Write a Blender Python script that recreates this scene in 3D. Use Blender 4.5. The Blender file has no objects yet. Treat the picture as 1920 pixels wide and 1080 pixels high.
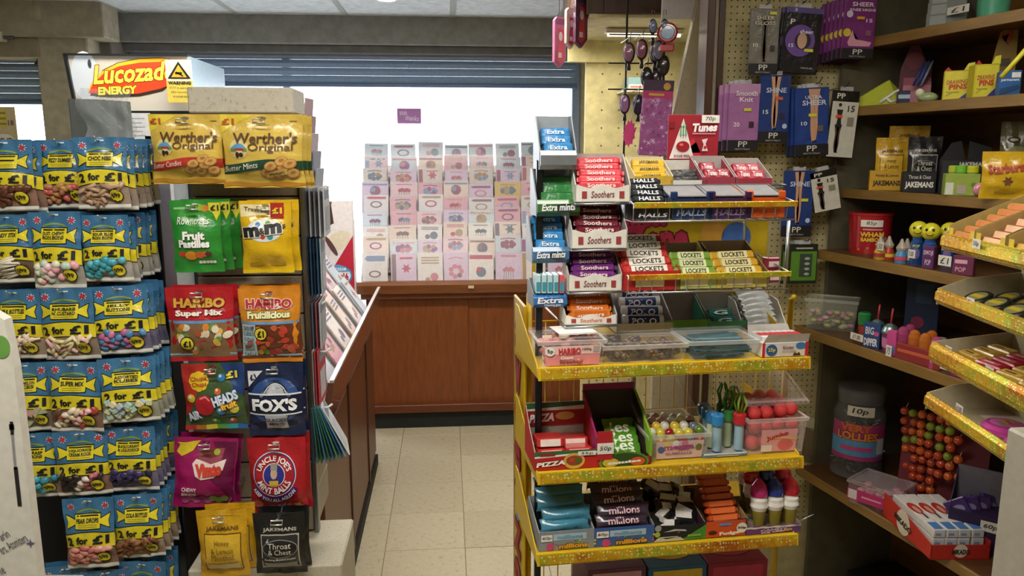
import bpy, bmesh, math, random
from mathutils import Matrix, Vector
random.seed(7)
PI = math.pi
sc = bpy.context.scene
COL = sc.collection
# ------------------------------------------------------------ camera, sky, exposure
FPX, PITCH, YAW, CAMH = 1450.0, math.radians(10), math.radians(-4.7), 1.5
cam = bpy.data.cameras.new('camera'); cam.sensor_width = 36; cam.lens = 36*FPX/1920; cam.clip_start = .02
camo = bpy.data.objects.new('camera', cam); COL.objects.link(camo)
camo.location = (0, 0, CAMH); camo.rotation_euler = (PI/2-PITCH, 0, YAW); sc.camera = camo
sc.view_settings.view_transform = 'Standard'; sc.view_settings.look = 'None'
sc.view_settings.exposure = 0.0; sc.view_settings.gamma = 1.0; sc.view_settings.use_curve_mapping = False
W = bpy.data.worlds.new('overcast_sky'); sc.world = W; W.use_nodes = True
W.node_tree.nodes['Background'].inputs[0].default_value = (.86, .92, 1, 1)
W.node_tree.nodes['Background'].inputs[1].default_value = 7.0
def area(name, loc, rot, sx, sy, power, col):
    l = bpy.data.lights.new(name, 'AREA'); l.shape = 'RECTANGLE'; l.size = sx; l.size_y = sy; l.energy = power; l.color = col
    o = bpy.data.objects.new(name, l); COL.objects.link(o); o.location = loc; o.rotation_euler = rot; return o
LAMPS = [(-.25, .55, 32), (.75, 1.3, 10), (-.9, 3.0, 14), (.2, 3.0, 26)]
for x, y, p in LAMPS:
    area('fluorescent_tube_light', (x, y, 2.2), (0, 0, 0), 1.1, .22, p, (1, .95, .86))
pl = area('window_daylight', (-.35, 4.93, 1.35), (-PI/2, 0, 0), 2.2, 1.1, 1, (1, 1, 1)); pl.data.cycles.is_portal = True
# ------------------------------------------------------------ pixel helpers (the photograph as 1920x1080)
def ray(px, py):
    x, y, z = (px-960)/FPX, 1.0, -(py-540)/FPX
    c, s = math.cos(-PITCH), math.sin(-PITCH); y, z = c*y-s*z, s*y+c*z
    c, s = math.cos(YAW), math.sin(YAW); return Vector((c*x-s*y, s*x+c*y, z))
CAM = Vector((0, 0, CAMH))
def at(px, py, Y): d = ray(px, py); return CAM+d*(Y/d.y)
def atz(px, py, z): d = ray(px, py); return CAM+d*((z-CAMH)/d.z)
def atx(px, py, X): d = ray(px, py); return CAM+d*(X/d.x)
def onplane(px, py, p, ang):
    n = Vector((-math.sin(ang), math.cos(ang), 0)); d = ray(px, py); return CAM+d*(((p-CAM) @ n)/(d @ n))
def fit(b, Y=None, z=None, ang=0):
    """box in the photograph -> base centre, width, height of an upright front face turned by ang"""
    x0, y0, x1, y1 = b; xm = (x0+x1)/2
    p = at(xm, y1, Y) if z is None else atz(xm, y1, z)
    a = Vector((math.cos(ang), math.sin(ang), 0)); ym = (y0+y1)/2
    w = (onplane(x1, ym, p, ang)-onplane(x0, ym, p, ang)) @ a
    h = onplane(xm, y0, p, ang).z-p.z
    return p, w, h
def hexc(h):
    h = h.lstrip('#'); r = [int(h[i:i+2], 16)/255 for i in (0, 2, 4)]
    return [c/12.92 if c <= .04045 else ((c+.055)/1.055)**2.4 for c in r]
# ------------------------------------------------------------ materials
MC = {}
def mat(col, kind='paper', rough=None, scale=None):
    key = (col, kind, rough, scale)
    if key in MC: return MC[key]
    m = bpy.data.materials.new(kind+'_'+col.lstrip('#')); m.use_nodes = True; nt = m.node_tree; N = nt.nodes; L = nt.links
    bs = N['Principled BSDF']; c = hexc(col); I = bs.inputs
    tc = N.new('ShaderNodeTexCoord')
    def noise(sc_, det=2, vec=None, rgh=.5):
        n = N.new('ShaderNodeTexNoise'); n.inputs['Scale'].default_value = sc_; n.inputs['Detail'].default_value = det; n.inputs['Roughness'].default_value = rgh
        L.new(vec or tc.outputs['Object'], n.inputs['Vector']); return n
    def ramp(fac, stops):
        r = N.new('ShaderNodeValToRGB'); e = r.color_ramp.elements
        while len(e) < len(stops): e.new(.5)
        for k, (p, cc) in enumerate(stops): e[k].position = p; e[k].color = (*cc, 1)
        L.new(fac, r.inputs[0]); return r
    def bump(h, st, dist=.002):
        b = N.new('ShaderNodeBump'); b.inputs['Strength'].default_value = st; b.inputs['Distance'].default_value = dist
        L.new(h, b.inputs['Height']); L.new(b.outputs[0], I['Normal'])
    def mul(k): return tuple(min(1, x*k) for x in c)
    R = {'paper': .55, 'film': .28, 'plastic': .35, 'gloss': .15, 'metal': .3, 'wood': .4, 'speckle': .6, 'matte': .8, 'candy': .3, 'crystal': .5}.get(kind, .5)
    I['Roughness'].default_value = R if rough is None else rough
    if kind == 'wood':
        mp = N.new('ShaderNodeMapping'); mp.inputs['Scale'].default_value = (9, 9, 1.2); L.new(tc.outputs['Object'], mp.inputs[0])
        n = noise(scale or 6, 6, mp.outputs[0], .6); r = ramp(n.outputs[0], [(.3, mul(.72)), (.55, mul(1)), (.75, mul(1.22))])
        L.new(r.outputs[0], I['Base Color']); bump(n.outputs[0], .08)
    elif kind == 'wood_x' or kind == 'wood_y':
        mp = N.new('ShaderNodeMapping'); mp.inputs['Scale'].default_value = (1.2, 9, 9) if kind == 'wood_x' else (9, 1.2, 9); L.new(tc.outputs['Object'], mp.inputs[0])
        n = noise(6, 6, mp.outputs[0], .6); r = ramp(n.outputs[0], [(.3, mul(.72)), (.55, mul(1)), (.75, mul(1.22))])
        L.new(r.outputs[0], I['Base Color']); I['Roughness'].default_value = rough or .4
    elif kind == 'speckle':
        n = noise(scale or 160, 3, None, .7); r = ramp(n.outputs[0], [(.3, mul(.6)), (.42, mul(.95)), (.62, mul(1)), (.75, mul(1.1))])
        L.new(r.outputs[0], I['Base Color'])
    elif kind == 'foil':
        v = N.new('ShaderNodeTexVoronoi'); v.inputs['Scale'].default_value = scale or 175; v.inputs['Randomness'].default_value = .55; L.new(tc.outputs['Object'], v.inputs['Vector'])
        n = noise(5, 2); n2 = noise(70, 1); ad = N.new('ShaderNodeMath'); ad.operation = 'MULTIPLY_ADD'; ad.inputs[1].default_value = .35; L.new(n2.outputs[0], ad.inputs[0]); L.new(n.outputs[0], ad.inputs[2])
        base = ramp(ad.outputs[0], [(.48, hexc('b8641a')), (.58, hexc('cf931c')), (.70, hexc('e0b824')), (.80, hexc('a8b42c')), (.9, hexc('c07a20'))])
        glint = ramp(v.outputs['Distance'], [(.26, (1, 1, 1)), (.38, (0, 0, 0))]); mx = N.new('ShaderNodeMix'); mx.data_type = 'RGBA'; L.new(glint.outputs[0], mx.inputs[0]); L.new(base.outputs[0], mx.inputs[6]); mx.inputs[7].default_value = (*hexc('fff0a8'), 1)  # sparkle glints are painted into the foil colour as pale spots
        L.new(mx.outputs[2], I['Base Color']); I['Metallic'].default_value = .55; I['Roughness'].default_value = .36; bump(v.outputs['Color'], .5, .004)
    elif kind == 'clear':
        I['Base Color'].default_value = (*c, 1); I['Roughness'].default_value = rough if rough is not None else .12
        I['Alpha'].default_value = scale or .22; I['Specular IOR Level'].default_value = .7
        n = noise(40); mr = N.new('ShaderNodeMapRange'); mr.inputs['To Min'].default_value = (scale or .22)*.8; mr.inputs['To Max'].default_value = (scale or .22)*1.2
        L.new(n.outputs[0], mr.inputs[0]); L.new(mr.outputs[0], I['Alpha'])
    elif kind == 'emit':
        I['Base Color'].default_value = (*c, 1); I['Emission Color'].default_value = (*c, 1); I['Emission Strength'].default_value = scale or 1
    else:
        n = noise(scale or (25 if kind in ('film', 'matte') else 60), 3)
        k = {'film': .12, 'matte': .14, 'candy': .12}.get(kind, .07)
        r = ramp(n.outputs[0], [(.3, mul(1-k)), (.7, mul(1+k))]); L.new(r.outputs[0], I['Base Color'])
        if kind == 'film':
            I['Coat Weight'].default_value = .4; I['Coat Roughness'].default_value = .12; n2 = noise(32, 3); bump(n2.outputs[0], .55, .008)
        if kind == 'metal': I['Metallic'].default_value = .9
        if kind == 'gloss': I['Coat Weight'].default_value = .5
        if kind == 'matte': bump(n.outputs[0], .1)
        if kind == 'crystal': bump(noise(900, 1).outputs[0], .5)
    MC[key] = m; return m
def M_(x):
    """'kind:hex' or hex -> material"""
    if not isinstance(x, str): return x
    if ':' in x:
        k, h = x.split(':')[:2]; ex = x.split(':')[2:]
        return mat(h, k, None, float(ex[0]) if ex else None)
    return mat(x)
# ------------------------------------------------------------ text cache
_tc = bpy.data.curves.new('glyphs', 'FONT'); _to = bpy.data.objects.new('glyphs', _tc); TC = {}
def glyphs(s, bold):
    k = (s, bold)
    if k not in TC:
        _tc.body = s; _tc.resolution_u = 2; _tc.offset = bold
        m = _to.to_mesh(); v = [tuple(q.co[:2]) for q in m.vertices]; f = [tuple(p.vertices) for p in m.polygons]; _to.to_mesh_clear()
        xs = [q[0] for q in v]; ys = [q[1] for q in v]; cx, cy = (min(xs)+max(xs))/2, (min(ys)+max(ys))/2; w, h = max(xs)-min(xs), max(ys)-min(ys)
        TC[k] = ([((q[0]-cx)/w, (q[1]-cy)/h) for q in v], f, w, h)
    return TC[k]
# ------------------------------------------------------------ mesh builder
class MB:
    def __init__(s, fn=None, w=1, h=1): s.V = []; s.F = []; s.I = []; s.S = []; s.m = []; s.fn = fn; s.w = w; s.h = h; s.lay = .0006; s.tl = 0
    def slot(s, x):
        m = M_(x)
        if m not in s.m: s.m.append(m)
        return s.m.index(m)
    def add(s, V, F, m, smooth=False, T=None):
        b = len(s.V); s.V += [tuple(T @ Vector(v)) for v in V] if T else [tuple(v) for v in V]
        i = s.slot(m); s.F += [tuple(b+k for k in f) for f in F]; s.I += [i]*len(F); s.S += [smooth]*len(F); return s
    def box(s, x0, x1, y0, y1, z0, z1, m, T=None):
        V = [(x, y, z) for z in (z0, z1) for y in (y0, y1) for x in (x0, x1)]
        return s.add(V, [(0, 2, 3, 1), (4, 5, 7, 6), (0, 1, 5, 4), (2, 6, 7, 3), (0, 4, 6, 2), (1, 3, 7, 5)], m, False, T)
    def cbox(s, x0, x1, y0, y1, z0, z1, m, b=.002, T=None):
        """box with chamfered edges"""
        X = (x0, x0+b, x1-b, x1); Y = (y0, y0+b, y1-b, y1); Z = (z0, z0+b, z1-b, z1)
        V = []; F = []; ix = {}
        def v(i, j, k):
            if (i, j, k) not in ix: ix[(i, j, k)] = len(V); V.append((X[i], Y[j], Z[k]))
            return ix[(i, j, k)]
        lo, hi = (1, 2)
        F += [[v(0, 1, 1), v(0, 1, 2), v(0, 2, 2), v(0, 2, 1)], [v(3, 1, 1), v(3, 2, 1), v(3, 2, 2), v(3, 1, 2)], [v(1, 0, 1), v(2, 0, 1), v(2, 0, 2), v(1, 0, 2)],
              [v(1, 3, 1), v(1, 3, 2), v(2, 3, 2), v(2, 3, 1)], [v(1, 1, 0), v(1, 2, 0), v(2, 2, 0), v(2, 1, 0)], [v(1, 1, 3), v(2, 1, 3), v(2, 2, 3), v(1, 2, 3)]]
        for a, a2 in ((0, 1), (3, 2)):
            for c, c2 in ((0, 1), (3, 2)):
                F += [[v(a, c2, 1), v(a2, c, 1), v(a2, c, 2), v(a, c2, 2)], [v(a, 1, c2), v(a, 2, c2), v(a2, 2, c), v(a2, 1, c)], [v(1, a, c2), v(2, a, c2), v(2, a2, c), v(1, a2, c)]]
                for e, e2 in ((0, 1), (3, 2)): F.append([v(a, c2, e2), v(a2, c, e2), v(a2, c2, e)])
        return s.add(V, F, m, False, T)
    def tube(s, pts, r, m, n=8, closed=False, caps=True):
        pts = [Vector(p) for p in pts]; V = []; F = []; K = len(pts); r = r if isinstance(r, (list, tuple)) else [r]*K
        for i, p in enumerate(pts):
            d = (pts[(i+1) % K]-pts[i-1]) if closed else (pts[min(i+1, K-1)]-pts[max(i-1, 0)])
            d = d.normalized(); up = Vector((0, 0, 1)) if abs(d.z) < .9 else Vector((1, 0, 0))
            a = d.cross(up).normalized(); b = d.cross(a)
            V += [p+(a*math.cos(2*PI*k/n)+b*math.sin(2*PI*k/n))*r[i] for k in range(n)]
        for i in range(K if closed else K-1):
            j = (i+1) % K
            F += [(i*n+k, i*n+(k+1) % n, j*n+(k+1) % n, j*n+k) for k in range(n)]
        if caps and not closed: F += [tuple(range(n))[::-1], tuple((K-1)*n+k for k in range(n))]
        return s.add(V, F, m, True)
    def lathe(s, prof, m, n=20, T=None, mats=None):
        V = [(r*math.cos(2*PI*k/n), r*math.sin(2*PI*k/n), z) for r, z in prof for k in range(n)]
        for i in range(len(prof)-1):
            F = [(i*n+k, i*n+(k+1) % n, (i+1)*n+(k+1) % n, (i+1)*n+k) for k in range(n)]
            vv = V[i*n:(i+2)*n]; s.add(vv, [tuple(q-i*n for q in f) for f in F], mats[i] if mats else m, True, T)
        return s
    def sph(s, c, r, m, nu=10, nv=6, T=None):
        r = r if isinstance(r, (tuple, list)) else (r, r, r); V = [(0, 0, -1)]; F = []
        for j in range(1, nv):
            a = -PI/2+PI*j/nv; V += [(math.cos(a)*math.cos(2*PI*k/nu), math.cos(a)*math.sin(2*PI*k/nu), math.sin(a)) for k in range(nu)]
        V.append((0, 0, 1)); e = len(V)-1
        F += [(0, 1+(k+1) % nu, 1+k) for k in range(nu)]+[(e, e-nu+k, e-nu+(k+1) % nu) for k in range(nu)]
        for j in range(nv-2): F += [(1+j*nu+k, 1+j*nu+(k+1) % nu, 1+(j+1)*nu+(k+1) % nu, 1+(j+1)*nu+k) for k in range(nu)]
        V = [Vector((v[0]*r[0]+c[0], v[1]*r[1]+c[1], v[2]*r[2]+c[2])) for v in V]
        return s.add(V, F, m, True, T)
    def prism(s, P, y0, y1, m, T=None):
        """polygon P in x,z pushed from y0 to y1"""
        n = len(P); V = [(x, y0, z) for x, z in P]+[(x, y1, z) for x, z in P]
        F = [tuple(range(n)), tuple(range(n, 2*n))[::-1]]+[(k, k+n, (k+1) % n+n, (k+1) % n) for k in range(n)]
        return s.add(V, F, m, False, T)
    def prismx(s, P, x0, x1, m, T=None):
        """polygon P in y,z pushed from x0 to x1"""
        n = len(P); V = [(x0, y, z) for y, z in P]+[(x1, y, z) for y, z in P]
        F = [tuple(range(n))[::-1], tuple(range(n, 2*n))]+[(k, (k+1) % n, (k+1) % n+n, k+n) for k in range(n)]
        return s.add(V, F, m, False, T)
    # ---- flat print on the surface fn(s, t, off): s, t in 0..1
    def P(s, pts, faces, m, lay): return s.add([s.fn(a, b, lay*s.lay) for a, b in pts], faces, m, True)
    def rect(s, a0, a1, b0, b1, m, lay=1, nx=6, ny=6):
        pts = [(a0+(a1-a0)*i/nx, b0+(b1-b0)*j/ny) for j in range(ny+1) for i in range(nx+1)]
        return s.P(pts, [(j*(nx+1)+i, j*(nx+1)+i+1, (j+1)*(nx+1)+i+1, (j+1)*(nx+1)+i) for j in range(ny) for i in range(nx)], m, lay)
    def band(s, lo, hi, m, lay=1, a0=0, a1=1, nx=14, ny=3):
        pts = []
        for j in range(ny+1):
            for i in range(nx+1):
                a = a0+(a1-a0)*i/nx; pts.append((a, lo(a)+(hi(a)-lo(a))*j/ny))
        return s.P(pts, [(j*(nx+1)+i, j*(nx+1)+i+1, (j+1)*(nx+1)+i+1, (j+1)*(nx+1)+i) for j in range(ny) for i in range(nx)], m, lay)
    def shape(s, ca, cb, pts, m, lay=1, rings=3):
        """star-shaped outline pts (s,t) around ca,cb"""
        if s.tl:
            q = []
            for i, (a, b) in enumerate(pts):
                a2, b2 = pts[(i+1) % len(pts)]; k = max(1, int(math.hypot((a2-a)*s.w, (b2-b)*s.h)/.007)); q += [(a+(a2-a)*j/k, b+(b2-b)*j/k) for j in range(k)]
            pts = q; rings = max(rings, int(max(math.hypot((a-ca)*s.w, (b-cb)*s.h) for a, b in pts)/.006))
        n = len(pts); P = [(ca, cb)]
        for k in range(1, rings+1): P += [(ca+(a-ca)*k/rings, cb+(b-cb)*k/rings) for a, b in pts]
        F = [(0, 1+i, 1+(i+1) % n) for i in range(n)]
        for k in range(rings-1): F += [(1+k*n+i, 1+(k+1)*n+i, 1+(k+1)*n+(i+1) % n, 1+k*n+(i+1) % n) for i in range(n)]
        return s.P(P, F, m, lay)
    def circ(s, ca, cb, r, m, lay=1, n=20, ry=None, rot=0, rings=2, a0=0, a1=2*PI):
        """r in widths, ry (optional) in widths too"""
        ry = ry or r; q = s.w/s.h; pts = []
        for k in range(n):
            t = 2*PI*k/n; x, y = r*math.cos(t), ry*math.sin(t); x, y = x*math.cos(rot)-y*math.sin(rot), x*math.sin(rot)+y*math.cos(rot)
            pts.append((ca+x, cb+y*q))
        return s.shape(ca, cb, pts, m, lay, rings)
    def star(s, ca, cb, r0, r1, n, m, lay=1, rot=0):
        q = s.w/s.h; pts = []
        for k in range(2*n):
            t = PI*k/n+rot; r = r0 if k % 2 else r1; pts.append((ca+r*math.cos(t), cb+r*math.sin(t)*q))
        return s.shape(ca, cb, pts, m, lay, 1)
    def line(s, pts, wd, m, lay=1):
        """ribbon along pts, width wd in widths"""
        q = s.w/s.h; V = []
        for i, (a, b) in enumerate(pts):
            p, n = pts[max(0, i-1)], pts[min(len(pts)-1, i+1)]; dx, dy = n[0]-p[0], (n[1]-p[1])/q; l = math.hypot(dx, dy) or 1
            V += [(a-dy/l*wd/2, b+dx/l*wd/2*q), (a+dy/l*wd/2, b-dx/l*wd/2*q)]
        return s.P(V, [(2*i, 2*i+1, 2*i+3, 2*i+2) for i in range(len(pts)-1)], m, lay)
    def text(s, st, ca, cb, wd, ht, m, lay=3, rot=0, bold=.02, shear=0, arc=None, out=None, ow=.045):
        """fits the words into a box wd x ht (fractions of the face)"""
        if s.tl and isinstance(m, str): m = m.replace('film:', 'paper:')
        g, f, gw, gh = glyphs(st, bold); P = []
        if out: _, _, ow_, oh_ = glyphs(st, bold+ow); s.text(st, ca, cb, wd*ow_/gw, ht*oh_/gh, out, lay-.7, rot, bold+ow, shear, arc)
        for x, y in g:
            X, Y = x*wd*s.w, y*ht*s.h; X += Y*shear
            if arc:
                R, mid = arc[0]*s.w, arc[1]
                if arc[0] > 0: t = mid-X/R; X, Y = (R+Y)*math.cos(t), (R+Y)*math.sin(t)
                else: R = -R; t = mid+X/R; X, Y = (R-Y)*math.cos(t), (R-Y)*math.sin(t)
            elif rot: X, Y = X*math.cos(rot)-Y*math.sin(rot), X*math.sin(rot)+Y*math.cos(rot)
            P.append((ca+X/s.w, cb+Y/s.h))
        return s.P(P, f, m, lay+s.tl)
    def mesh(s, name):
        me = bpy.data.meshes.new(name); me.from_pydata(s.V, [], s.F)
        for m in s.m: me.materials.append(m)
        me.polygons.foreach_set('material_index', s.I); me.polygons.foreach_set('use_smooth', s.S); me.update(); return me
    def obj(s, name, parent=None, **k): return mk(name, s.mesh(name), parent, **k)
def mk(name, data, parent=None, loc=None, rz=None, rot=None, label=None, cat=None, group=None, kind=None):
    o = bpy.data.objects.new(name, data); COL.objects.link(o)
    if parent: o.parent = parent
    if loc is not None: o.location = loc
    if rz is not None: o.rotation_euler = (0, 0, rz)
    if rot is not None: o.rotation_euler = rot
    if label: o['label'] = label
    if cat: o['category'] = cat
    if group: o['group'] = group
    if kind: o['kind'] = kind
    return o
def empty(name, loc, rz=0, **k):
    o = mk(name, None, loc=loc, rz=rz, **k); o.empty_display_size = .02; return o
def dup(o, loc=None, rz=None, label=None, group=None, keep=None, parent=None):
    c = o.copy(); COL.objects.link(c); c.parent = parent
    if loc is not None: c.location = loc
    if rz is not None: c.rotation_euler = (c.rotation_euler[0], c.rotation_euler[1], rz)
    if label: c['label'] = label
    if group: c['group'] = group
    for ch in o.children:
        if keep is None or ch.name.split('.')[0] in keep: dup(ch, parent=c)
    return c
def flat(w, h, y=0, x0=None):
    """surface function of a flat upright face, origin bottom centre"""
    return lambda a, b, off=0: ((a-.5)*w, y-off, b*h)
def boxdeco(w, h, y=0): return MB(flat(w, h, y), w, h)
# ============================================================ the room
CEIL = 2.26; YB = 4.86
ST = dict(kind='structure')
f = MB(); f.box(-3, 2.4, -1.3, 5.0, -.08, -.004, 'speckle:8f8468'); floor = f.obj('floor', **ST)
tl = MB(); tl.cbox(-.1515, .1515, -.1515, .1515, -.012, 0, 'speckle:c2b698:40', .0015); tlm = tl.mesh('floor_tile')
tl = MB(); tl.cbox(-.1515, .1515, -.1515, .1515, -.012, 0, 'speckle:c9bea0:40', .0015); tlm2 = tl.mesh('floor_tile')
for i in range(-5, 6):
    for j in range(12):
        mk('floor_tile', random.choice((tlm, tlm2)), floor, loc=(.046+.1525+i*.305, .93+.1525+j*.305, random.uniform(-.0007, .0007)))
MB().box(-3, 2.4, 5.0, 9, -.15, -.05, 'speckle:b8b8b4').obj('pavement', **ST)
c = MB(); c.box(-3, 2.4, -1.3, 5.0, CEIL+.02, CEIL+.1, 'matte:c9c9c4'); ceil = c.obj('ceiling', **ST)
ct = MB(); ct.cbox(-.288, .288, -.288, .288, CEIL-.004, CEIL+.02, 'matte:d6dadc', .004); ctm = ct.mesh('ceiling_tile')
for i in range(9):
    for j in range(10): mk('ceiling_tile', ctm, ceil, loc=(-2.66+.6*i, -1.0+.6*j-.05, 0))
r = MB()
for i in range(10): r.box(-2.975+.6*i, -2.945+.6*i, -1.3, 4.7, CEIL-.008, CEIL+.004, 'plastic:b9bab6')
r.obj('trim_1', ceil)
r = MB()
for j in range(11): r.box(-3, 2.4, -1.365+.6*j, -1.335+.6*j, CEIL-.008, CEIL+.004, 'plastic:b9bab6')
r.obj('trim_2', ceil)
for n, b in (('wall_left', (-3.05, -2.95, -1.3, 5.0, 0, 2.4)), ('wall_right', (1.9, 2.0, -1.3, 5.0, 0, 2.4)), ('wall_behind', (-3, 2.4, -1.35, -1.25, 0, 2.4))):
    MB().box(*b, 'matte:b5aa8e').obj(n, **ST)
# shop front: stall riser, pillar, fascia, shutter boxes, windows
w = MB(); w.box(-3, 2.4, YB, YB+.12, 0, .5, 'matte:8d8578'); w.box(.78, 2.4, YB-.02, YB+.12, .5, 2.3, 'matte:cfc6a2'); w.box(-3, 2.4, YB, YB+.12, 2.1, 2.4, 'matte:7d7566'); w.obj('wall_front', **ST)
f = MB(); f.cbox(-1.93, .95, 4.62, 4.86, 2.10, 2.3, 'matte:8c8982', .006); f.cbox(-1.93, .95, 4.66, 4.86, 2.055, 2.10, 'matte:6c6a66', .004); f.obj('trim_3', **ST)
p = MB(); p.cbox(-2.12, -1.86, 4.35, 4.92, 0, 2.26, 'matte:a49a80', .008); p.cbox(-1.9, -1.8, 4.5, 4.88, 0, 2.2, 'matte:6e675a', .006); p.obj('wall_pillar', **ST)
f = MB(); f.cbox(-3, -1.75, 4.30, 4.50, 2.08, 2.27, 'matte:9c917a', .006); f.cbox(-3, -2.1, 4.34, 4.5, 1.98, 2.08, 'matte:8f8469', .004); f.obj('trim_4', **ST)
g = MB(); g.tube([(-3, 4.31, 2.075), (-2.2, 4.31, 2.075)], .009, 'plastic:4a4238'); g.box(-2.33, -2.25, 4.29, 4.34, 2.055, 2.10, 'plastic:cfc8b2'); g.tube([(-2.07, 4.33, 2.25), (-2.07, 4.33, 2.16)], .035, 'matte:a89d82', 12)
g.obj('cable_duct', label='dark ceiling cable with a cream junction box above left window', cat='cable')
def window(name, x0, x1, z0, z1, mull):
    fr = MB(); m = 'plastic:8fa0b4'
    fr.box(x0, x1, YB-.03, YB+.05, z0-.05, z0, m); fr.box(x0, x1, YB-.03, YB+.05, z1, z1+.05, m)
    for x in (x0, x1): fr.cbox(x-.025, x+.025, YB-.04, YB+.05, z0-.05, z1+.05, m, .004)
    for x in mull: fr.box(x-.02, x+.02, YB-.02, YB+.04, z0, z1, m)
    o = fr.obj(name, **ST)
    xs = [x0]+list(mull)+[x1]
    for a, b in zip(xs, xs[1:]): MB().box(a, b, YB+.01, YB+.016, z0, z1, 'clear:eef6ff:.06').obj('pane', o)
window('window_1', -1.80, .79, .5, 2.05, [-.95]); window('window_2', -3, -2.14, .5, 2.05, [])
def shutter(x0, x1, z0, z1, n, Y, label):
    o = empty('roller_shutter', (x0, Y, z0), label=label, cat='shutter')
    s = MB(); h = (z1-z0)/n
    pr = [(0, 0), (-.004, .25*h), (-.007, .5*h), (-.004, .75*h), (0, h*.97), (.012, h*.97), (.012, 0)]
    s.prismx(pr, 0, x1-x0, 'plastic:8fa8c6'); me = s.mesh('slat')
    for k in range(n): mk('slat', me, o, loc=(0, 0, k*h))
    MB().cbox(-.01, x1-x0+.01, -.02, .02, -.022, 0, 'plastic:5c7494', .004).obj('bottom_rail', o)
    MB().cbox(-.02, x1-x0+.02, -.075, .02, z1-z0, z1-z0+.09, 'plastic:7d8797', .01).obj('shutter_box', o)
shutter(-1.78, .78, 1.90, 2.035, 3, 4.80, 'blue grey roller shutter part lowered over the wide shop window')
shutter(-2.98, -2.15, 1.78, 1.98, 5, 4.62, 'blue grey roller shutter half lowered at the left window')
# ceiling spot
q = atz(725, -2, CEIL-.01)
o = empty('ceiling_downlight', (q.x, q.y, CEIL-.008), label='round recessed ceiling downlight glowing near the shop front', cat='ceiling light')
MB().lathe([(.055, .006), (.06, -.006), (.045, -.008), (.042, 0)], 'plastic:e8e8e8').obj('rim', o); MB().lathe([(.042, -.003), (.0, -.003)], 'emit:fff4dc:9').obj('lamp_disc', o)
for k, (x, y, pw) in enumerate(LAMPS):
    o = empty('fluorescent_fitting', (x, y, CEIL-.01), label=['long fluorescent ceiling fitting nearest the sweet racks', 'long fluorescent ceiling fitting over the right hand shelves', 'long fluorescent ceiling fitting by the drinks cabinet', 'long fluorescent ceiling fitting over the aisle'][k], cat='ceiling light')
    MB().cbox(-.6, .6, -.09, .09, -.04, 0, 'plastic:e6e6e2', .006).obj('housing', o)
    for s in (-.04, .04): MB().tube([(-.56, s, -.05), (.56, s, -.05)], .008, 'emit:fff6e6:2').obj('tube', o)
# ============================================================ card cabinet at the back
WOOD = 'wood:86481f'
cb = empty('card_cabinet', (-.47, 4.1, 0), label='reddish brown wooden card cabinet with sliding panels under the window', cat='cabinet')
b = MB(); b.box(.02, 1.5, .05, .5, .09, .78, 'wood:6a3318'); b.box(.03, 1.49, .0, .48, 0, .09, 'matte:1d211f'); b.obj('carcass', cb)
for k, (a, e, y) in enumerate(((.045, .57, .018), (.565, 1.08, .03), (1.07, 1.48, .018))):
    MB().cbox(a, e, y, y+.016, .13, .735, WOOD, .002).obj('sliding_panel', cb)
MB().cbox(0, 1.52, -.02, .05, .09, .135, 'wood_x:6b3517', .003).obj('bottom_rail', cb)
MB().cbox(0, 1.52, -.02, .05, .725, .757, 'wood_x:6f3a1c', .003).obj('top_rail', cb)
l = MB(); l.prismx([(-.035, .757), (-.05, .805), (-.035, .822), (0, .822), (.02, .757)], -.02, 1.54, 'wood_x:8a5128'); l.obj('front_lip', cb)
for x in (0, 1.5): MB().prismx([(-.01, .76), (.02, .80), (.55, 1.43), (.58, 1.43), (.52, .76)], x, x+.014, 'wood:8c7a66').obj('side_panel', cb)
MB().box(.57, .60, -.053, -.05, .785, .80, 'paper:d8c9a0').obj('tape_scrap', cb)
MB().prismx([(.03, .79), (.05, .79), (.60, 1.41), (.58, 1.42)], .014, 1.5, 'wood:b5a094').obj('sloped_back', cb)
# tiers, then greeting cards (7 columns seen)
tops = [474, 446, 420, 394, 368, 342, 316, 290, 266]
cols = [(680, 725), (732, 779), (784, 828), (833, 876), (880, 925), (930, 975), (980, 1022), (1030, 1075)]
PAL = ['f3ece6', 'f0d0d6', 'ece6e8', 'f4e0d2', 'd4e0ea', 'e6cfe6', 'f8f2ec', 'ecb4c0', 'e8dcd4', 'dce6ee']  # card colours paled to imitate the flare from the window
ACC = ['c9526a', 'a7566f', '7a6a86', '8a9fc0', 'b98b52', '9c4f8a', 'd88896', '6d7f93', 'b9a07a', '8f6f6a']
ROWN = ['front', 'second', 'third', 'fourth', 'fifth', 'sixth', 'seventh', 'eighth', 'rear']
COLN = ['leftmost', 'second', 'third', 'fourth', 'fifth', 'sixth', 'seventh', 'eighth']
CNAME = {'f3ece6': 'ivory', 'f0d0d6': 'pale pink', 'ece6e8': 'pale grey', 'f4e0d2': 'peach', 'd4e0ea': 'pale blue', 'e6cfe6': 'lilac', 'f8f2ec': 'white', 'ecb4c0': 'rose pink', 'e8dcd4': 'greige', 'dce6ee': 'icy blue', 'e9c86a': 'golden'}
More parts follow.
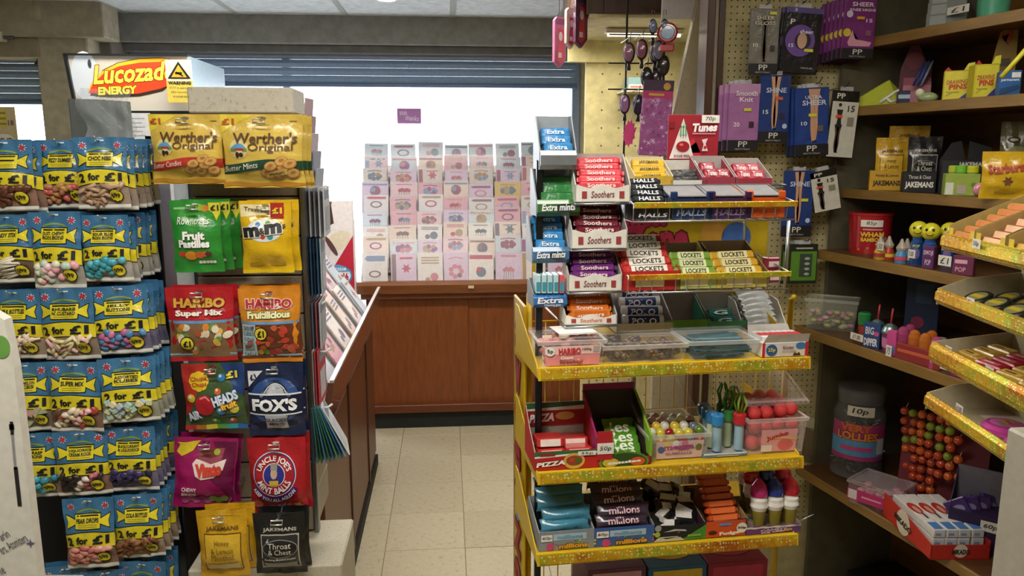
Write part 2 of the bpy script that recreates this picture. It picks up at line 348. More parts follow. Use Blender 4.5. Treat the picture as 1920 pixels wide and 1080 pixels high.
def card_print(d, seed, base, words=None, hi=False):
    d.rect(.04, .96, .03, .97, 'paper:'+base, 1, 1, 1)
    if hi: f0, w0, h0 = d.fn, d.w, d.h; d.fn = lambda a, b, off=0: f0(a, .52+.46*b, off); d.h = h0*.46
    rd = random.Random(seed); a = rd.choice(ACC); b = rd.choice(ACC); k = rd.randrange(6)
    if k == 0: d.rect(.04, .96, .80, .92, a, 2, 1, 1); d.circ(.5, .42, .2, b, 2); d.circ(.42, .5, .1, a, 3)
    elif k == 1:
        for q in range(7): d.circ(.5+.22*math.cos(q*.9), .45+.15*math.sin(q*.9), .1, rd.choice((a, b)), 2+q*.1, 8)
        d.line([(.2, .82), (.5, .87), (.8, .82)], .04, a, 2)
    elif k == 2:
        for q in range(3): d.rect(.15, .85, .84-q*.08, .88-q*.08, a, 2, 1, 1)
        d.circ(.66, .3, .16, b, 2); d.circ(.4, .22, .1, a, 2)
    elif k == 3: d.rect(.04, .2, .03, .97, a, 2, 1, 1); d.star(.6, .55, .1, .2, 6, b, 2); d.rect(.35, .85, .82, .88, b, 2, 1, 1)
    elif k == 4: d.shape(.5, .85, [(.1, .85), (.2, .93), (.9, .93), (.9, .77), (.2, .77)], a, 2, 1); d.circ(.5, .4, .24, b, 2, ry=.14); d.circ(.5, .4, .17, base, 3, ry=.09)
    else:
        for q in range(5): d.line([(.3+q*.1, .15), (.35+q*.08, .45+.05*(q % 2))], .02, '7a9a78', 2); d.circ(.35+q*.08, .47+.05*(q % 2), .075, rd.choice((a, b)), 3, 7)
        d.rect(.2, .8, .86, .91, a, 2, 1, 1)
    if words: d.rect(.06, .94, .76, .95, 'f6e9e4', 4, 1, 1); d.text(words, .5, .855, .8, .13, a, 5)
def make_card(name, w, h, seed, base, words=None, hi=False, cello=True):
    b = MB(); b.box(-w/2, w/2, 0, .0012, 0, h, 'paper:'+base); b.box(-w/2, w/2, .0035, .0047, 0, h, 'paper:f4f2ee'); b.box(-w/2, -w/2+.0012, 0, .0047, 0, h, 'paper:'+base)
    o = b.obj(name); d = boxdeco(w, h); card_print(d, seed, base, words, hi); d.obj('card_print', o)
    if cello: MB().box(-w/2-.002, w/2+.002, -.0035, -.003, 0, h+.006, 'clear:f4f4ff:.10').obj('cellophane', o)
    return o
WORDS = {(7, 0): '40', (0, 1): None, (1, 1): 'Cousin', (3, 4): 'Brother'}
for i, ty in enumerate(tops):
    Y = 4.115+.058*i
    zt = at(840, ty, Y).z
    for j, (a, e) in enumerate(cols):
        if i == 8 and j == 7: continue
        p0, p1 = at(a, ty, Y), at(e, ty, Y); wd = p1.x-p0.x; hh = .178 if i else .185
        base = PAL[(i*3+j*5+(i*j) % 4) % len(PAL)]
        if (i, j) == (5, 5): base = 'e9c86a'
        o = make_card('greeting_card', wd*random.uniform(.98, 1.06)*(1.05 if i < 6 else 1), hh, i*31+j*7+3, base, WORDS.get((i, j)), i > 0)
        o.location = ((p0.x+p1.x)/2+random.uniform(-.004, .004), Y, zt-hh+(random.uniform(-.012, .014) if i else 0)); o.rotation_euler = (-.22, random.uniform(-.02, .02), random.uniform(-.03, .03))
        o['label'] = '%s greeting card, %s row, %s column from the left on the back rack' % (CNAME[base], ROWN[i], COLN[j]); o['category'] = 'greeting card'; o['group'] = 'greeting cards on the rack under the window'
    tr = MB(); Y2 = Y-.012; z0 = zt-(.178 if i else .185)
    tr.box(.015, 1.5, Y2-.004-4.1, Y2+.046-4.1, z0-.006, z0-.001, 'wood:8a7c6c'); tr.box(.015, 1.5, Y2-.006-4.1, Y2-.003-4.1, z0-.006, z0+.012, 'clear:ffffff:.2'); tr.obj('tier', cb)
# thank-you note in the window
p, w_, h_ = fit((745, 203, 790, 232), Y=4.7)
b = MB(); b.box(-w_/2, w_/2, 0, .002, 0, h_, 'paper:b57ab8'); o = b.obj('window_note', loc=p, label='small purple handwritten note hanging in the bright window', cat='note')
d = boxdeco(w_, h_); d.text('With', .25, .68, .32, .3, 'f7eef7', 1, .1, 0); d.text('thanks', .62, .36, .55, .32, 'f7eef7', 1, -.1, 0); d.obj('handwriting', o)
MB().tube([(0, .003, h_), (0, .003, .5)], .0006, 'clear:ffffff:.3', 4).obj('thread', o)
# ============================================================ left: aisle counter with sloped card rack
cx = -.37
cn = empty('aisle_counter', (cx, 2.12, 0), label='dark brown wooden aisle counter with a sloping card shelf behind sweet tower', cat='counter')
MB().box(-.42, -.012, .0, 1.50, .05, .70, 'wood:57301c').obj('carcass', cn)
MB().box(-.40, .012, .0, 1.49, 0, .05, 'matte:241d18').obj('plinth', cn)
for a, e in ((.0, .55), (.58, 1.14), (1.17, 1.49)): MB().cbox(-.012, .004, a, e, .07, .68, 'wood:6d4026', .002).obj('door', cn)
for a in (.55, 1.14): MB().cbox(-.012, .010, a, a+.03, .05, .70, 'wood:4a2717', .002).obj('stile', cn)
l = MB(); l.prism([(-.03, .70), (.035, .755), (.045, .865), (.03, .87), (.012, .77), (-.03, .735)], -.02, 1.49, 'gloss:80574a'); l.obj('shelf_lip', cn)
MB().prism([(.035, .868), (.047, .868), (.047, .876), (.035, .876)], -.02, 1.49, 'gloss:d8cfd0').obj('lip_highlight', cn)  # pale strip painted in as the glare along the lip's top edge
MB().prism([(-.03, .72), (.02, .78), (-.19, 1.02), (-.34, 1.02), (-.34, .72)], -.02, -.005, 'plastic:c9c6c2').obj('end_panel', cn); MB().prism([(0, .735), (-.19, 1.0), (-.20, 1.0), (-.02, .72)], 0, 1.49, 'plastic:d4d2cc').obj('sloped_back', cn)
names = ['near', 'second', 'third', 'fourth', 'fifth', 'sixth', 'far']
for t in range(2):
    for k in range(7):
        base = PAL[(t*5+k*3+1) % len(PAL)]
        o = make_card('greeting_card', .135, .185, 500+t*9+k, base)
        o.location = (cx-t*.085, 2.2+k*.205+(t % 2)*.03, .79+t*.10); o.rotation_euler = (-.6, 0, PI/2+random.uniform(-.05, .05))
        o['label'] = '%s greeting card, %s tier, %s place along the sloping aisle shelf' % (CNAME[base], ['lower', 'upper'][t], names[k]); o['category'] = 'greeting card'; o['group'] = 'greeting cards on the sloping aisle shelf'
# ice cream poster board between counter and window
p, w_, h_ = fit((560, 380, 668, 552), Y=3.72)
o = empty('poster_board', (p.x, p.y, p.z-.15), .1, label='red and white ice cream poster board standing below the window', cat='poster')
MB().cbox(-w_/2, w_/2, 0, .03, -.0, h_+.16, 'plastic:ece6e6', .004).obj('board', o)
d = MB(flat(w_, h_+.16, 0), w_, h_+.16)
d.rect(.02, .98, .01, .99, 'efe9ea', 1, 1, 1); d.shape(.85, .3, [(.98, .02), (.98, .72), (.6, .45), (.3, .2), (.05, .02)], 'c4203c', 2, 2)
d.shape(.35, .88, [(.15, .8), (.12, .97), (.62, .99), (.66, .82), (.4, .76)], '4a2c30', 2, 1)
d.shape(.35, .9, [(.12, .94), (.12, .985), (.64, .99), (.62, .95)], '6d4a4c', 3, 1)
d.circ(.42, .6, .25, 'd9cfd2', 3, rot=1.2, ry=.17); d.circ(.72, .68, .24, 'e8dcc4', 2, rot=.6, ry=.15); d.circ(.2, .62, .2, '6b4a4e', 2.5, rot=1.3, ry=.1); d.circ(.6, .64, .2, '5c3a3c', 3.5, rot=2.1, ry=.045)
d.circ(.70, .40, .25, '3f86c2', 4, ry=.19); d.circ(.70, .40, .22, 'f7f7fb', 5, ry=.155); d.band(lambda a: .43+.0*a, lambda a: .43+.06*math.sin((a-.48)/.44*PI), '5aa0d6', 6, .48, .92)
d.text('ICE CREAM', .70, .453, .28, .025, 'ffffff', 7); d.text('Nestlé', .70, .392, .36, .06, 'b21f3c', 7, 0, .03); d.text('a', .86, .1, .12, .06, 'ffffff', 6, 0, .04)
d.obj('poster_print', o); MB().box(-w_/2, -w_/2+.03, .03, .25, -(p.z-.15), .5, 'plastic:c8c4c4').box(w_/2-.03, w_/2, .03, .25, -(p.z-.15), .5, 'plastic:c8c4c4').obj('stand_leg', o)
# ============================================================ drinks cabinet with light box sign, left window things
p, w_, h_ = fit((131, 104, 440, 208), Y=3.25)
w_ = .455; xl = at(131, 150, 3.25).x
o = empty('drinks_fridge', (xl+w_/2, 3.25, 0), label='tall drinks fridge with red and yellow energy drink light box on top', cat='fridge')
z0, z1 = p.z, p.z+h_
MB().cbox(-w_/2, w_/2, .02, .55, .03, z0-.01, 'plastic:d9dde0', .01).obj('body', o)
MB().cbox(-w_/2+.03, w_/2-.03, .0, .022, .12, z0-.03, 'clear:dfeaf2:.35', .004).obj('glass_door', o)
fr = MB(); fr.box(-w_/2, -w_/2+.035, -.006, .02, .1, z0-.02, 'plastic:2a2d30').box(w_/2-.035, w_/2, -.006, .02, .1, z0-.02, 'plastic:2a2d30').box(-w_/2, w_/2, -.006, .02, z0-.06, z0-.02, 'plastic:2a2d30').box(-w_/2, w_/2, -.006, .02, .08, .12, 'plastic:2a2d30'); fr.obj('door_frame', o)
lb = MB(); lb.prism([(-w_/2+.02, z0), (-w_/2, z1), (w_/2, z1), (w_/2, z0)], .01, .5, 'plastic:a9c4d8'); lb.obj('light_box', o)
fr = MB(); fr.prism([(-w_/2+.01, z0), (-w_/2-.012, z1), (-w_/2, z1), (-w_/2+.022, z0)], -.012, .01, 'plastic:23262b'); fr.box(-w_/2+.01, w_/2, -.012, .01, z0-.012, z0, 'plastic:23262b').box(-w_/2-.012, w_/2, -.012, .01, z1-.003, z1+.004, 'plastic:23262b'); fr.obj('sign_frame', o)
MB().prism([(-w_/2+.02, z0), (-w_/2, z1), (w_/2, z1), (w_/2, z0)], 0, .008, 'emit:d9d2c4:.12').obj('sign_face', o)
d = MB(lambda a, b, off=0: (a*.59-w_/2, -off, z0+b*h_), .59, h_)
d.circ(.10, .62, .09, 'emit:c9d0d6:.4', 1, ry=.16); d.circ(.135, .84, .012, '2b2f38', 1, ry=.03)
ell = [(a-.02, b*.96+.11) for a, b in [(.13, .23), (.16, .40), (.24, .62), (.34, .76), (.48, .84), (.62, .86), (.72, .8), (.76, .64), (.72, .46), (.6, .32), (.45, .22), (.3, .2), (.2, .21)]]
d.shape(.45, .52, [(a-.004, b+.03) if b > .5 else (a+.01, b-.06) for a, b in ell], 'emit:3a2a1c:.2', 1.5, 2)
d.shape(.45, .52, [(a, b+.02) for a, b in ell], 'emit:f2b52a:.5', 2, 2); d.shape(.45, .5, [(a*.98+.006, b*.94+.01) for a, b in ell], 'emit:d8401c:.6', 2.6, 2)
d.text('Lucozade', .42, .69, .52, .34, 'emit:f8e04a:.6', 4, .07, .03, .25, None, 'emit:8a2a10:.3', .03); d.text('ENERGY', .30, .37, .25, .15, 'emit:f3e23c:.6', 4, .05, .05, .12, None, '2a1c12')
d.obj('sign_print', o)
for k in range(2):
    for s in range(3): MB().box(-.2, .2, .05, .45, .35+.3*s+k*.0, .36+.3*s, 'metal:b8bec4').obj('wire_shelf', o) if k == 0 else None
for s in range(4):
    for k in range(5):
        t = MB(); t.lathe([(.0, 0), (.03, 0), (.032, .02), (.032, .13), (.012, .175), (.012, .195), (.0, .195)], 'gloss:'+['e8862a', 'b8402a', '5aa0c8', '7a9a3a', 'c8b23a', '8a4a9a'][(k+s) % 6], 10)
        t.obj('bottle', None, loc=(xl+.06+k*.083, 3.36, (.36+.3*(s-1)) if s else .06), label='%s drinks bottle, %s shelf of the fridge' % (['orange', 'red', 'blue', 'green', 'yellow', 'purple'][(k+s) % 6], ['bottom', 'second', 'third', 'top'][s]), cat='bottle', group='bottles in the fridge')
# warning notice on the fridge sign
p, w2, h2 = fit((315, 112, 364, 192), Y=3.22)
o = MB().box(-w2/2, w2/2, 0, .002, 0, h2, 'paper:efe9cf').obj('warning_notice', loc=p, label='yellow triangular camera warning notice over the light box sign', cat='notice')
d = boxdeco(w2, h2); d.rect(0, 1, 0, .5, 'e6cf5a', 1, 1, 1); d.shape(.5, .72, [(.06, .56), (.94, .56), (.5, .96)], '1c1a16', 2, 1); d.shape(.5, .70, [(.2, .59), (.8, .59), (.5, .88)], 'e8b92c', 3, 1)
d.rect(.36, .62, .66, .71, '1c1a16', 4, 1, 1); d.line([(.4, .71), (.6, .64), (.66, .61)], .05, '1c1a16', 4)
d.text('WARNING', .5, .46, .88, .08, '1c1a16', 3, 0, .04); d.text('CCTV in operation', .5, .34, .8, .06, '4a4230', 3, 0, 0); d.text('24hr recording', .5, .24, .7, .06, '4a4230', 3, 0, 0); d.text('in progress', .5, .14, .55, .06, '4a4230', 3, 0, 0); d.obj('notice_print', o)
# left window: notice with 18, hanging star, phone handset
p, w2, h2 = fit((-30, 200, 38, 300), Y=3.9)
o = MB().cbox(-w2/2, w2/2, 0, .004, 0, h2, 'paper:cbb88a', .001).obj('age_notice', loc=p, label='tan and yellow age limit notice numbered 18 at the left window', cat='notice')
d = boxdeco(w2, h2); d.rect(.02, .75, .62, .95, 'd6c24a', 1, 1, 1); d.text('18', .86, .7, .16, .1, '6a4a66', 2)
for q in range(3): d.rect(.4, .74, .66+.1*q, .70+.1*q, '9a8a3a', 2, 1, 1)
d.circ(.62, .36, .3, 'e8e2d0', 1, ry=.2); d.text('NO ID', .62, .36, .5, .12, '3a3230', 2, 0, .02); d.rect(.3, .9, .1, .16, 'b05a3a', 2, 1, 1); d.obj('notice_print', o)
p = at(79, 112, 4.4)
o = MB(); o.fn = None
for k in range(6): o.prism([(.0, 0), (.012, .02), (0, .05), (-.012, .02)], -.004, .004, 'metal:5a4238', Matrix.Rotation(k*PI/3, 4, 'Y'))
o.tube([(0, 0, .05), (0, 0, 1.985-p.z)], .0015, 'plastic:5a5048', 5); o = o.obj('hanging_star', loc=p, label='small dark brown star ornament hanging at the left window', cat='ornament')
p = at(88, 160, 4.84)
b = MB(); b.cbox(-.045, .045, -.01, .01, -.008, .008, 'plastic:33383f', .002); b.tube([(0, 0, 0), (.0, 0, -.1), (.01, 0, -.25)], .012, 'plastic:8a7f9a', 8); b.cbox(-.005, .055, -.02, .02, -.36, -.2, 'plastic:4d5a6a', .01)
b.obj('door_closer', loc=p, label='dark grey closer arm and handle on the left glass door', cat='door closer')
# grey folders in clear film on top of the sweet rack
for k in range(4):
    p, w2, h2 = fit((152+k*15, 186+k, 182+k*15, 262), Y=2.05+.02*k, ang=.5)
    b = MB(); b.cbox(-w2/2-.02, w2/2+.03, 0, .012, 0, h2, 'plastic:'+['6a716f', '8d9391', '747b78', 'a0a6a3'][k], .002); b.obj('folder', loc=(p.x, p.y, p.z), rz=.5, label='grey plastic folder standing %s behind blue sweet bags' % ['leftmost', 'second from left', 'third from left', 'rightmost'][k], cat='folder', group='grey folders above the blue bags')
fnc = lambda a, b_, off=0: ((a-.5)*.11+.01*math.sin(b_*7), -.01+.012*math.sin(a*9+b_*5), b_*.12)
b = MB(fnc, .11, .12); b.rect(0, 1, 0, 1, 'clear:e8f2f8:.3', 0, 12, 12); p = at(205, 262, 2.0)
b.obj('film_sleeve', loc=p, rz=.3, label='crinkled clear plastic sleeve in front of the grey folders', cat='film')
for k, (bx, lb) in enumerate((((232, 212, 285, 262), 'white leaflet taped to the fridge, above the blue bags'), ((285, 255, 330, 420), 'long white paper taped to the fridge beside the gold bags'), ((140, 232, 165, 262), 'small white triangle notice on the fridge beside grey folders'))):
    p, w2, h2 = fit(bx, Y=3.236)
    o = MB().box(-w2/2, w2/2, 0, .004, 0, h2, 'paper:e4e6ea').obj('paper_sheet', loc=p, label=lb, cat='paper'); d = boxdeco(w2, h2)
    if k == 2: d.shape(.5, .5, [(.2, .3), (.8, .3), (.5, .85)], 'c9962a', 1, 1)
    for q in range(0 if k == 2 else 5): d.rect(.1, .8-.1*(q % 2), .15+q*.16, .18+q*.16, 'b9bfc9', 1, 1, 1)
    d.obj('sheet_print', o)
# ============================================================ left: sweet bags
def sst(a, b, x): x = max(0, min(1, (x-a)/(b-a))); return x*x*(3-2*x)
def pouch_fn(w, h, t, seed=0, top=.12, bot=.06):
    r = random.Random(seed); p = [r.uniform(0, 6) for _ in range(5)]
    def fn(a, b, off=0, back=False):
        k = abs(2*a-1); sv = sst(bot, bot+.25, b)*sst(0, .42, (1-top)-b+.0)
        g = max(0, 1-k**2.4)**.7
        y = (-.55 if not back else .4)*t*sv*g
        y -= .0013*math.sin(b*21+p[0]+a*5)*sv*(.3+k)+.0016*math.sin(a*17+p[1]+b*9)*(.25+.75*(1-sv))*(1-.3*k)+.002*math.sin(a*6+p[2])*(b < bot*1.5)
        if back: y = max(y, fn(a, b)[1]+.0006)
        return ((a-.5)*w*(1-.055*sv), y-off, (b-1)*h)
    return fn
def pouch_mesh(w, h, fn, mf, back, nx=14, ny=20):
    m = MB(fn, w, h)
    for i in range(nx):
        for j in range(ny):
            a0, a1, b0, b1 = i/nx, (i+1)/nx, j/ny, (j+1)/ny
            m.add([fn(a0, b0), fn(a1, b0), fn(a1, b1), fn(a0, b1)], [(0, 1, 2, 3)], mf((a0+a1)/2, (b0+b1)/2), True)
            m.add([fn(a0, b0, 0, True), fn(a1, b0, 0, True), fn(a1, b1, 0, True), fn(a0, b1, 0, True)], [(3, 2, 1, 0)], back, True)
    me = m.mesh('pouch'); b = bmesh.new(); b.from_mesh(me); bmesh.ops.remove_doubles(b, verts=b.verts, dist=.00015); b.to_mesh(me); b.free(); return me
# ---- blue two-for-one bags
ORD = ['first', 'second', 'third', 'fourth', 'fifth', 'sixth', 'seventh', 'eighth', 'ninth', 'tenth', 'eleventh', 'twelfth']
BLUE, YEL, BLK = 'film:40759f', 'film:e2d22e', 'film:15171a'
SWM = {}
def sweet_mesh(kind, col):
    k = (kind, col)
    if k in SWM: return SWM[k]
    b = MB(); m = 'candy:'+col
    if kind == 'ball': b.sph((0, 0, 0), (.0085, .007, .0085), m, 9, 6)
    elif kind == 'stick': b.tube([(-.011, 0, 0), (-.0105, 0, 0), (.0105, 0, 0), (.011, 0, 0)], [.003, .0042, .0042, .003], m, 7)
    elif kind == 'thin': b.tube([(-.022, 0, 0), (.022, 0, 0)], .0026, m, 6)
    elif kind == 'cube': b.cbox(-.0065, .0065, -.005, .005, -.0065, .0065, m, .0018)
    elif kind == 'disc': b.sph((0, 0, 0), (.0095, .005, .007), m, 9, 5)
    elif kind == 'bottle': b.tube([(-.013, 0, 0), (-.003, 0, 0), (.002, 0, 0), (.012, 0, 0)], [.0055, .006, .003, .0025], m, 7)
    elif kind == 'slice': b.prism([(-.011, -.004), (.011, -.004), (.007, .004), (0, .006), (-.007, .004)], -.004, .003, m)
    elif kind == 'drop': b.sph((0, 0, 0), (.011, .006, .0062), m, 8, 5)
    SWM[k] = b.mesh('sweet'); return SWM[k]
def blue_bag(name1, name2, kind, cols, seed, w=.108, h=.146, n=20, bigtext=True):
    fn = pouch_fn(w, h, .03, seed, .1, .07); tint = cols[0]
    mf = lambda a, b: M_(BLUE) if b > .40 else (M_('film:'+('b9b3a6' if b < .075 else DARK.get(kind, tint))))
    root = mk('sweet_bag', pouch_mesh(w, h, fn, mf, 'film:356690'))
    d = MB(fn, w, h); d.tl = 1.3
    for ca in (.17, .83):                                          # little flag bursts
        d.star(ca, .885, .045, .085, 9, 'e9edf2', 2); d.star(ca, .885, .02, .07, 4, '2b3f86', 3, .4)
        for r in (0, PI/2, .8, -.8): d.line([(ca-.055*math.cos(r), .885-.055*math.sin(r)*w/h), (ca+.055*math.cos(r), .885+.055*math.sin(r)*w/h)], .022, 'c23a48', 3.4)
    d.rect(.42, .58, .945, .965, 'dfe6ea', 2, 2, 1)
    d.band(lambda a: .80+.03*math.sin((a-.28)/.44*PI), lambda a: .825+.03*math.sin((a-.28)/.44*PI), '7f9a4a', 2, .28, .72)
    for x, y, m_, l, e in ((.5, .69, BLK, 2, .012), (.5, .69, YEL, 3, 0)):
        d.rect(.25-e, .75+e, .60-e, .785+e, m_, l)
        for s in (-1, 1): d.shape(.5+s*.33, .69, [(.5+s*(.245+0*e), .665-e), (.5+s*(.43+e), .60-e*1.3), (.5+s*(.40+e), .69), (.5+s*(.43+e), .78+e*1.3), (.5+s*(.245), .715+e)], m_, l, 1)
    d.rect(.29, .71, .758, .775, BLK, 4, 3, 1)
    if name2: d.text(name1, .5, .723, .42, .042, BLK, 4, 0, .03); d.text(name2, .5, .673, .42, .042, BLK, 4, 0, .03)
    elif name1: d.text(name1, .5, .705, .44, .06, BLK, 4, 0, .035)
    else: d.rect(.3, .7, .70, .72, BLK, 4, 4, 1)
    for q in range(2): d.rect(.31, .69, .645-q*.025, .652-q*.025, '8a8420', 4, 3, 1)
    arch = lambda k: (lambda a: k-.055*(a-.5)**2*4)
    d.band(arch(.355), arch(.565), BLK, 2, -.0, 1.0); d.band(arch(.367), arch(.553), YEL, 3, 0, 1)
    for st, x, wd in (('2', .14, .12), ('for', .39, .24), ('£1', .76, .32)):
        d.text(st, x, .462-.055*(x-.5)**2*4-(.006 if st == 'for' else 0), wd, .125 if st != 'for' else .10, BLK, 5, (.5-x)*.22, .045)
    d.circ(.77, .185, .135, BLK, 9, rings=3); d.circ(.77, .185, .118, YEL, 10, rings=3); d.text('59p', .77, .185, .17, .075, BLK, 11, .25, .03)
    d.band(lambda a: .015, lambda a: .06, 'd9d9d2', 2, .0, 1)
    d.obj('bag_print', root)
    r = random.Random(seed+1)
    for k in range(n):
        a, b = .1+.8*((k*.618+.13*r.random()) % 1), .1+.25*((k/n+.1*r.random()) % 1)
        if kind == 'thin': a = .35+.3*r.random()
        if a > .62 and a < .93 and b < .3: a = a-.5 if k % 2 else a; b = b if k % 2 else .31
        x, y, z = fn(a, b, .0015)
        o = mk('sweet', sweet_mesh(kind, cols[k % len(cols)]), root, loc=(x, y, z)); o.rotation_euler = (0, r.uniform(-1.2, 1.2) if kind != 'thin' else r.uniform(-.4, .1), 0)
    return root
DARK = {'ball': 'a9a59c', 'disc': '6f6a86'}
ROWS = [  # hook rows: (box, name lines, sweet shape, colours, what it looks like, copies behind)
 ((-32, 262, 72, 395), None, None, 'drop', ['5a3426', '6d4230'], 'dark brown sweets, top row, left', 5),
 ((78, 262, 172, 390), 'FIZZY DUMMIES', None, 'drop', ['b07a5a', 'c25a5a', 'b98a50'], 'muted red and orange gums, top row, middle', 3),
 ((150, 257, 246, 391), 'CHOC NIBS', None, 'stick', ['b8987c', 'c4a488', 'a58468'], 'tan stick sweets, top row, right', 6),
 ((-25, 402, 72, 530), 'CANDY STIX', None, 'thin', ['e6e0d0', 'ddd6c4'], 'thin white stick sweets, second row, left', 2),
 ((66, 396, 165, 541), 'DUST. CHEWY', 'BON BONS', 'ball', ['e8a8b0', 'dfe3c8', 'b9cfc0', 'ecc9cf'], 'pink, green and white ball sweets, second row, middle', 4),
 ((157, 403, 251, 528), 'SOUR BLUE', 'BON BONS', 'ball', ['4aa7b8', '5fb4c2', '3b98ac'], 'turquoise ball sweets, second row, right', 6),
 ((-12, 543, 88, 674), 'MILK BOTTLES', None, 'bottle', ['e6cfb8', 'ddc6ae'], 'cream bottle shaped sweets, third row, left', 2),
 ((78, 540, 186, 676), 'RHUBARB', "N' CUSTARD", 'stick', ['e8d9a0', 'e3b4b8', 'e9e0b8'], 'cream and pink stick sweets, third row, middle', 2),
 ((179, 536, 284, 663), 'JELLY', 'BUTTONS', 'disc', ['5c8fc0', 'b86a98', '4c7fb4', 'c57aa4'], 'blue and mauve button sweets, third row, right', 4),
 ((8, 680, 106, 808), 'WATERMELON', 'SLICES', 'slice', ['b9a08a', 'a8b08a', 'c49a90'], 'muted slice sweets, fourth row, left', 2),
 ((99, 678, 201, 809), 'SUPER MIX', None, 'drop', ['e9dccb', 'b0483a', 'd9c3a8', '6a4a3a', 'e8b8b8'], 'white, red and brown mixed sweets, fourth row, middle', 1),
 ((193, 671, 299, 790), 'ASSORTED', 'KUBES', 'cube', ['c9cfa0', 'a8c8c0', 'd9d0a8', 'b0bfc8'], 'pale cube sweets, fourth row, right', 4),
 ((22, 812, 121, 935), 'BLUE RASP', 'BON BONS', 'ball', ['3f8fa8', '4a9fb4'], 'deep turquoise ball sweets, fifth row, left', 2),
 ((112, 808, 211, 928), 'LIQUORICE', 'CREAM ROCK', 'drop', ['2c2422', '382c2a', 'e0d8d0', '2a2220', 'c46a7a'], 'black and white rock sweets, fifth row, middle', 1),
 ((203, 800, 300, 921), 'BLACKCURRANT', '& LIQUORICE', 'disc', ['3a3462', '2c2a4a', '4a4272'], 'dark purple sweets, fifth row, right', 5),
 ((130, 933, 224, 1063), 'PEAR DROPS', None, 'drop', ['d98f88', 'e0a898', 'c9786f'], 'coral pear drop sweets, sixth row, middle', 1),
 ((222, 926, 312, 1046), 'COLA BOTTLES', None, 'bottle', ['8a5a3a', '7a4a30', '9a6a48'], 'brown bottle sweets, sixth row, right', 4),
 ((88, 1060, 186, 1190), None, None, 'drop', ['c8a040', '6a9a50'], 'mixed sweets, lowest row, left', 1),
 ((165, 1068, 255, 1195), None, None, 'ball', ['c9a878'], 'toffee coloured sweets, lowest row, middle', 0),
 ((232, 1052, 322, 1180), None, None, 'ball', ['cfd8d0'], 'pale green sweets, lowest row, right', 3),
]
DARK.update({'drop': '8a6a58', 'stick': '9a8878', 'thin': '6a5648', 'bottle': 'a08a76', 'slice': '8f8272', 'cube': '9a9a88'})
YR = 1.60
rk = empty('sweet_rack', at(150, 650, YR+.2).xyz*1, label='dark metal peg rack holding the blue sweet bags', cat='rack'); rk.location = (-.95, YR+.22, 0)
xr = at(292, 500, YR+.2).x+.95
MB().cbox(-.5, xr, 0, .03, .05, 1.44, 'matte:20262e', .003).obj('back_panel', rk)
MB().cbox(xr, xr+.022, -.03, .05, .03, 1.46, 'metal:4a5058', .003).obj('upright', rk); MB().cbox(-.52, -.5, -.03, .05, .03, 1.46, 'metal:4a5058', .003).obj('upright', rk)
MB().cbox(-.55, xr+.05, -.2, .3, 0, .04, 'matte:2a2e34', .004).obj('base', rk)
def hook_mesh(L, r=.0018, col='metal:c9ccd0'):
    b = MB(); b.tube([(0, L, .0), (0, 0, 0), (0, -.008, .002), (0, -.012, .008)], r, col, 6); return b
hk = hook_mesh(.24).mesh('hook')
seed = 10
for bx, n1, n2, kind, cols_, look, nb in ROWS:
    seed += 3; x0, y0, x1, y1 = bx
    off = random.uniform(-.012, .004) if n1 not in ('FIZZY DUMMIES',) else .03
    p, w_, h_ = fit(bx, Y=YR+off)
    vis = y0 < 1050
    o = blue_bag(n1, n2, kind, cols_, seed, w_, h_, (19 if kind in ('ball', 'disc') else 22 if kind != 'thin' else 14) if vis else 0)
    o.location = (p.x, p.y, p.z+h_); o.rotation_euler = (random.uniform(-.02, .05), random.uniform(-.03, .03), random.uniform(-.05, .1))
    o['label'] = 'blue sweet bag showing '+look+', frontmost'; o['category'] = 'sweet bag'; o['group'] = 'blue sweet bags on the peg rack'
    hz = p.z+h_-.045*h_/.146*.2
    mk('hook', hk, rk, loc=(p.x+.95, p.y-.012-(YR+.22), p.z+h_-.006))
    for k in range(nb):
        c_ = dup(o, (p.x+random.uniform(-.003, .006), p.y+.024+.025*k, p.z+h_-random.uniform(0, .006)), random.uniform(-.06, .12), 'blue bag, %s behind the one of ' % ORD[k]+look, None, ('bag_print',))
# ============================================================ sweet tower
XT0, XT1 = -.567, -.336; YT = 1.78
tp = at(641, 1058, 1.62); tq = atz(663, 972, tp.z)
tw = empty('sweet_tower', ((XT0+XT1)/2, YT, 0), label='cream slatted tower stand with a speckled cap hung with large sweet bags', cat='display stand')
hw = (XT1-XT0)/2
MB().box(-hw+.004, hw-.004, .012, .20, tp.z, 1.60, 'matte:3f362c').obj('core', tw)
sl = MB(); sl.cbox(-hw, hw, -.002, .014, .003, .089, 'speckle:a89d88:200', .002); slm = sl.mesh('slat')
ss = MB(); ss.cbox(hw-.006, hw+.006, .014, .2, .003, .089, 'speckle:aca18c:200', .002); ssm = ss.mesh('side_slat')
for k in range(11):
    mk('slat', slm, tw, loc=(0, 0, tp.z+.002+k*.0895))
    mk('side_slat', ssm, tw, loc=(0, 0, tp.z+.002+k*.0895))
MB().cbox(hw+.004, hw+.014, -.01, .014, tp.z, 1.6, 'metal:8d8f92', .002).obj('edge_trim', tw)
c0, c1 = at(353, 212, 1.70), at(549, 164, 1.70)
MB().cbox(c0.x-tw.location.x, c1.x-tw.location.x, 1.70-YT, 1.83-YT, c0.z, c1.z, 'speckle:cfc9b8:120', .003).obj('cap', tw)
MB().cbox(at(372, 1000, 1.62).x-tw.location.x-.03, tp.x-tw.location.x, 1.62-YT, tq.y-YT, 0, tp.z, 'speckle:bfb8a4:150', .004).obj('plinth', tw)
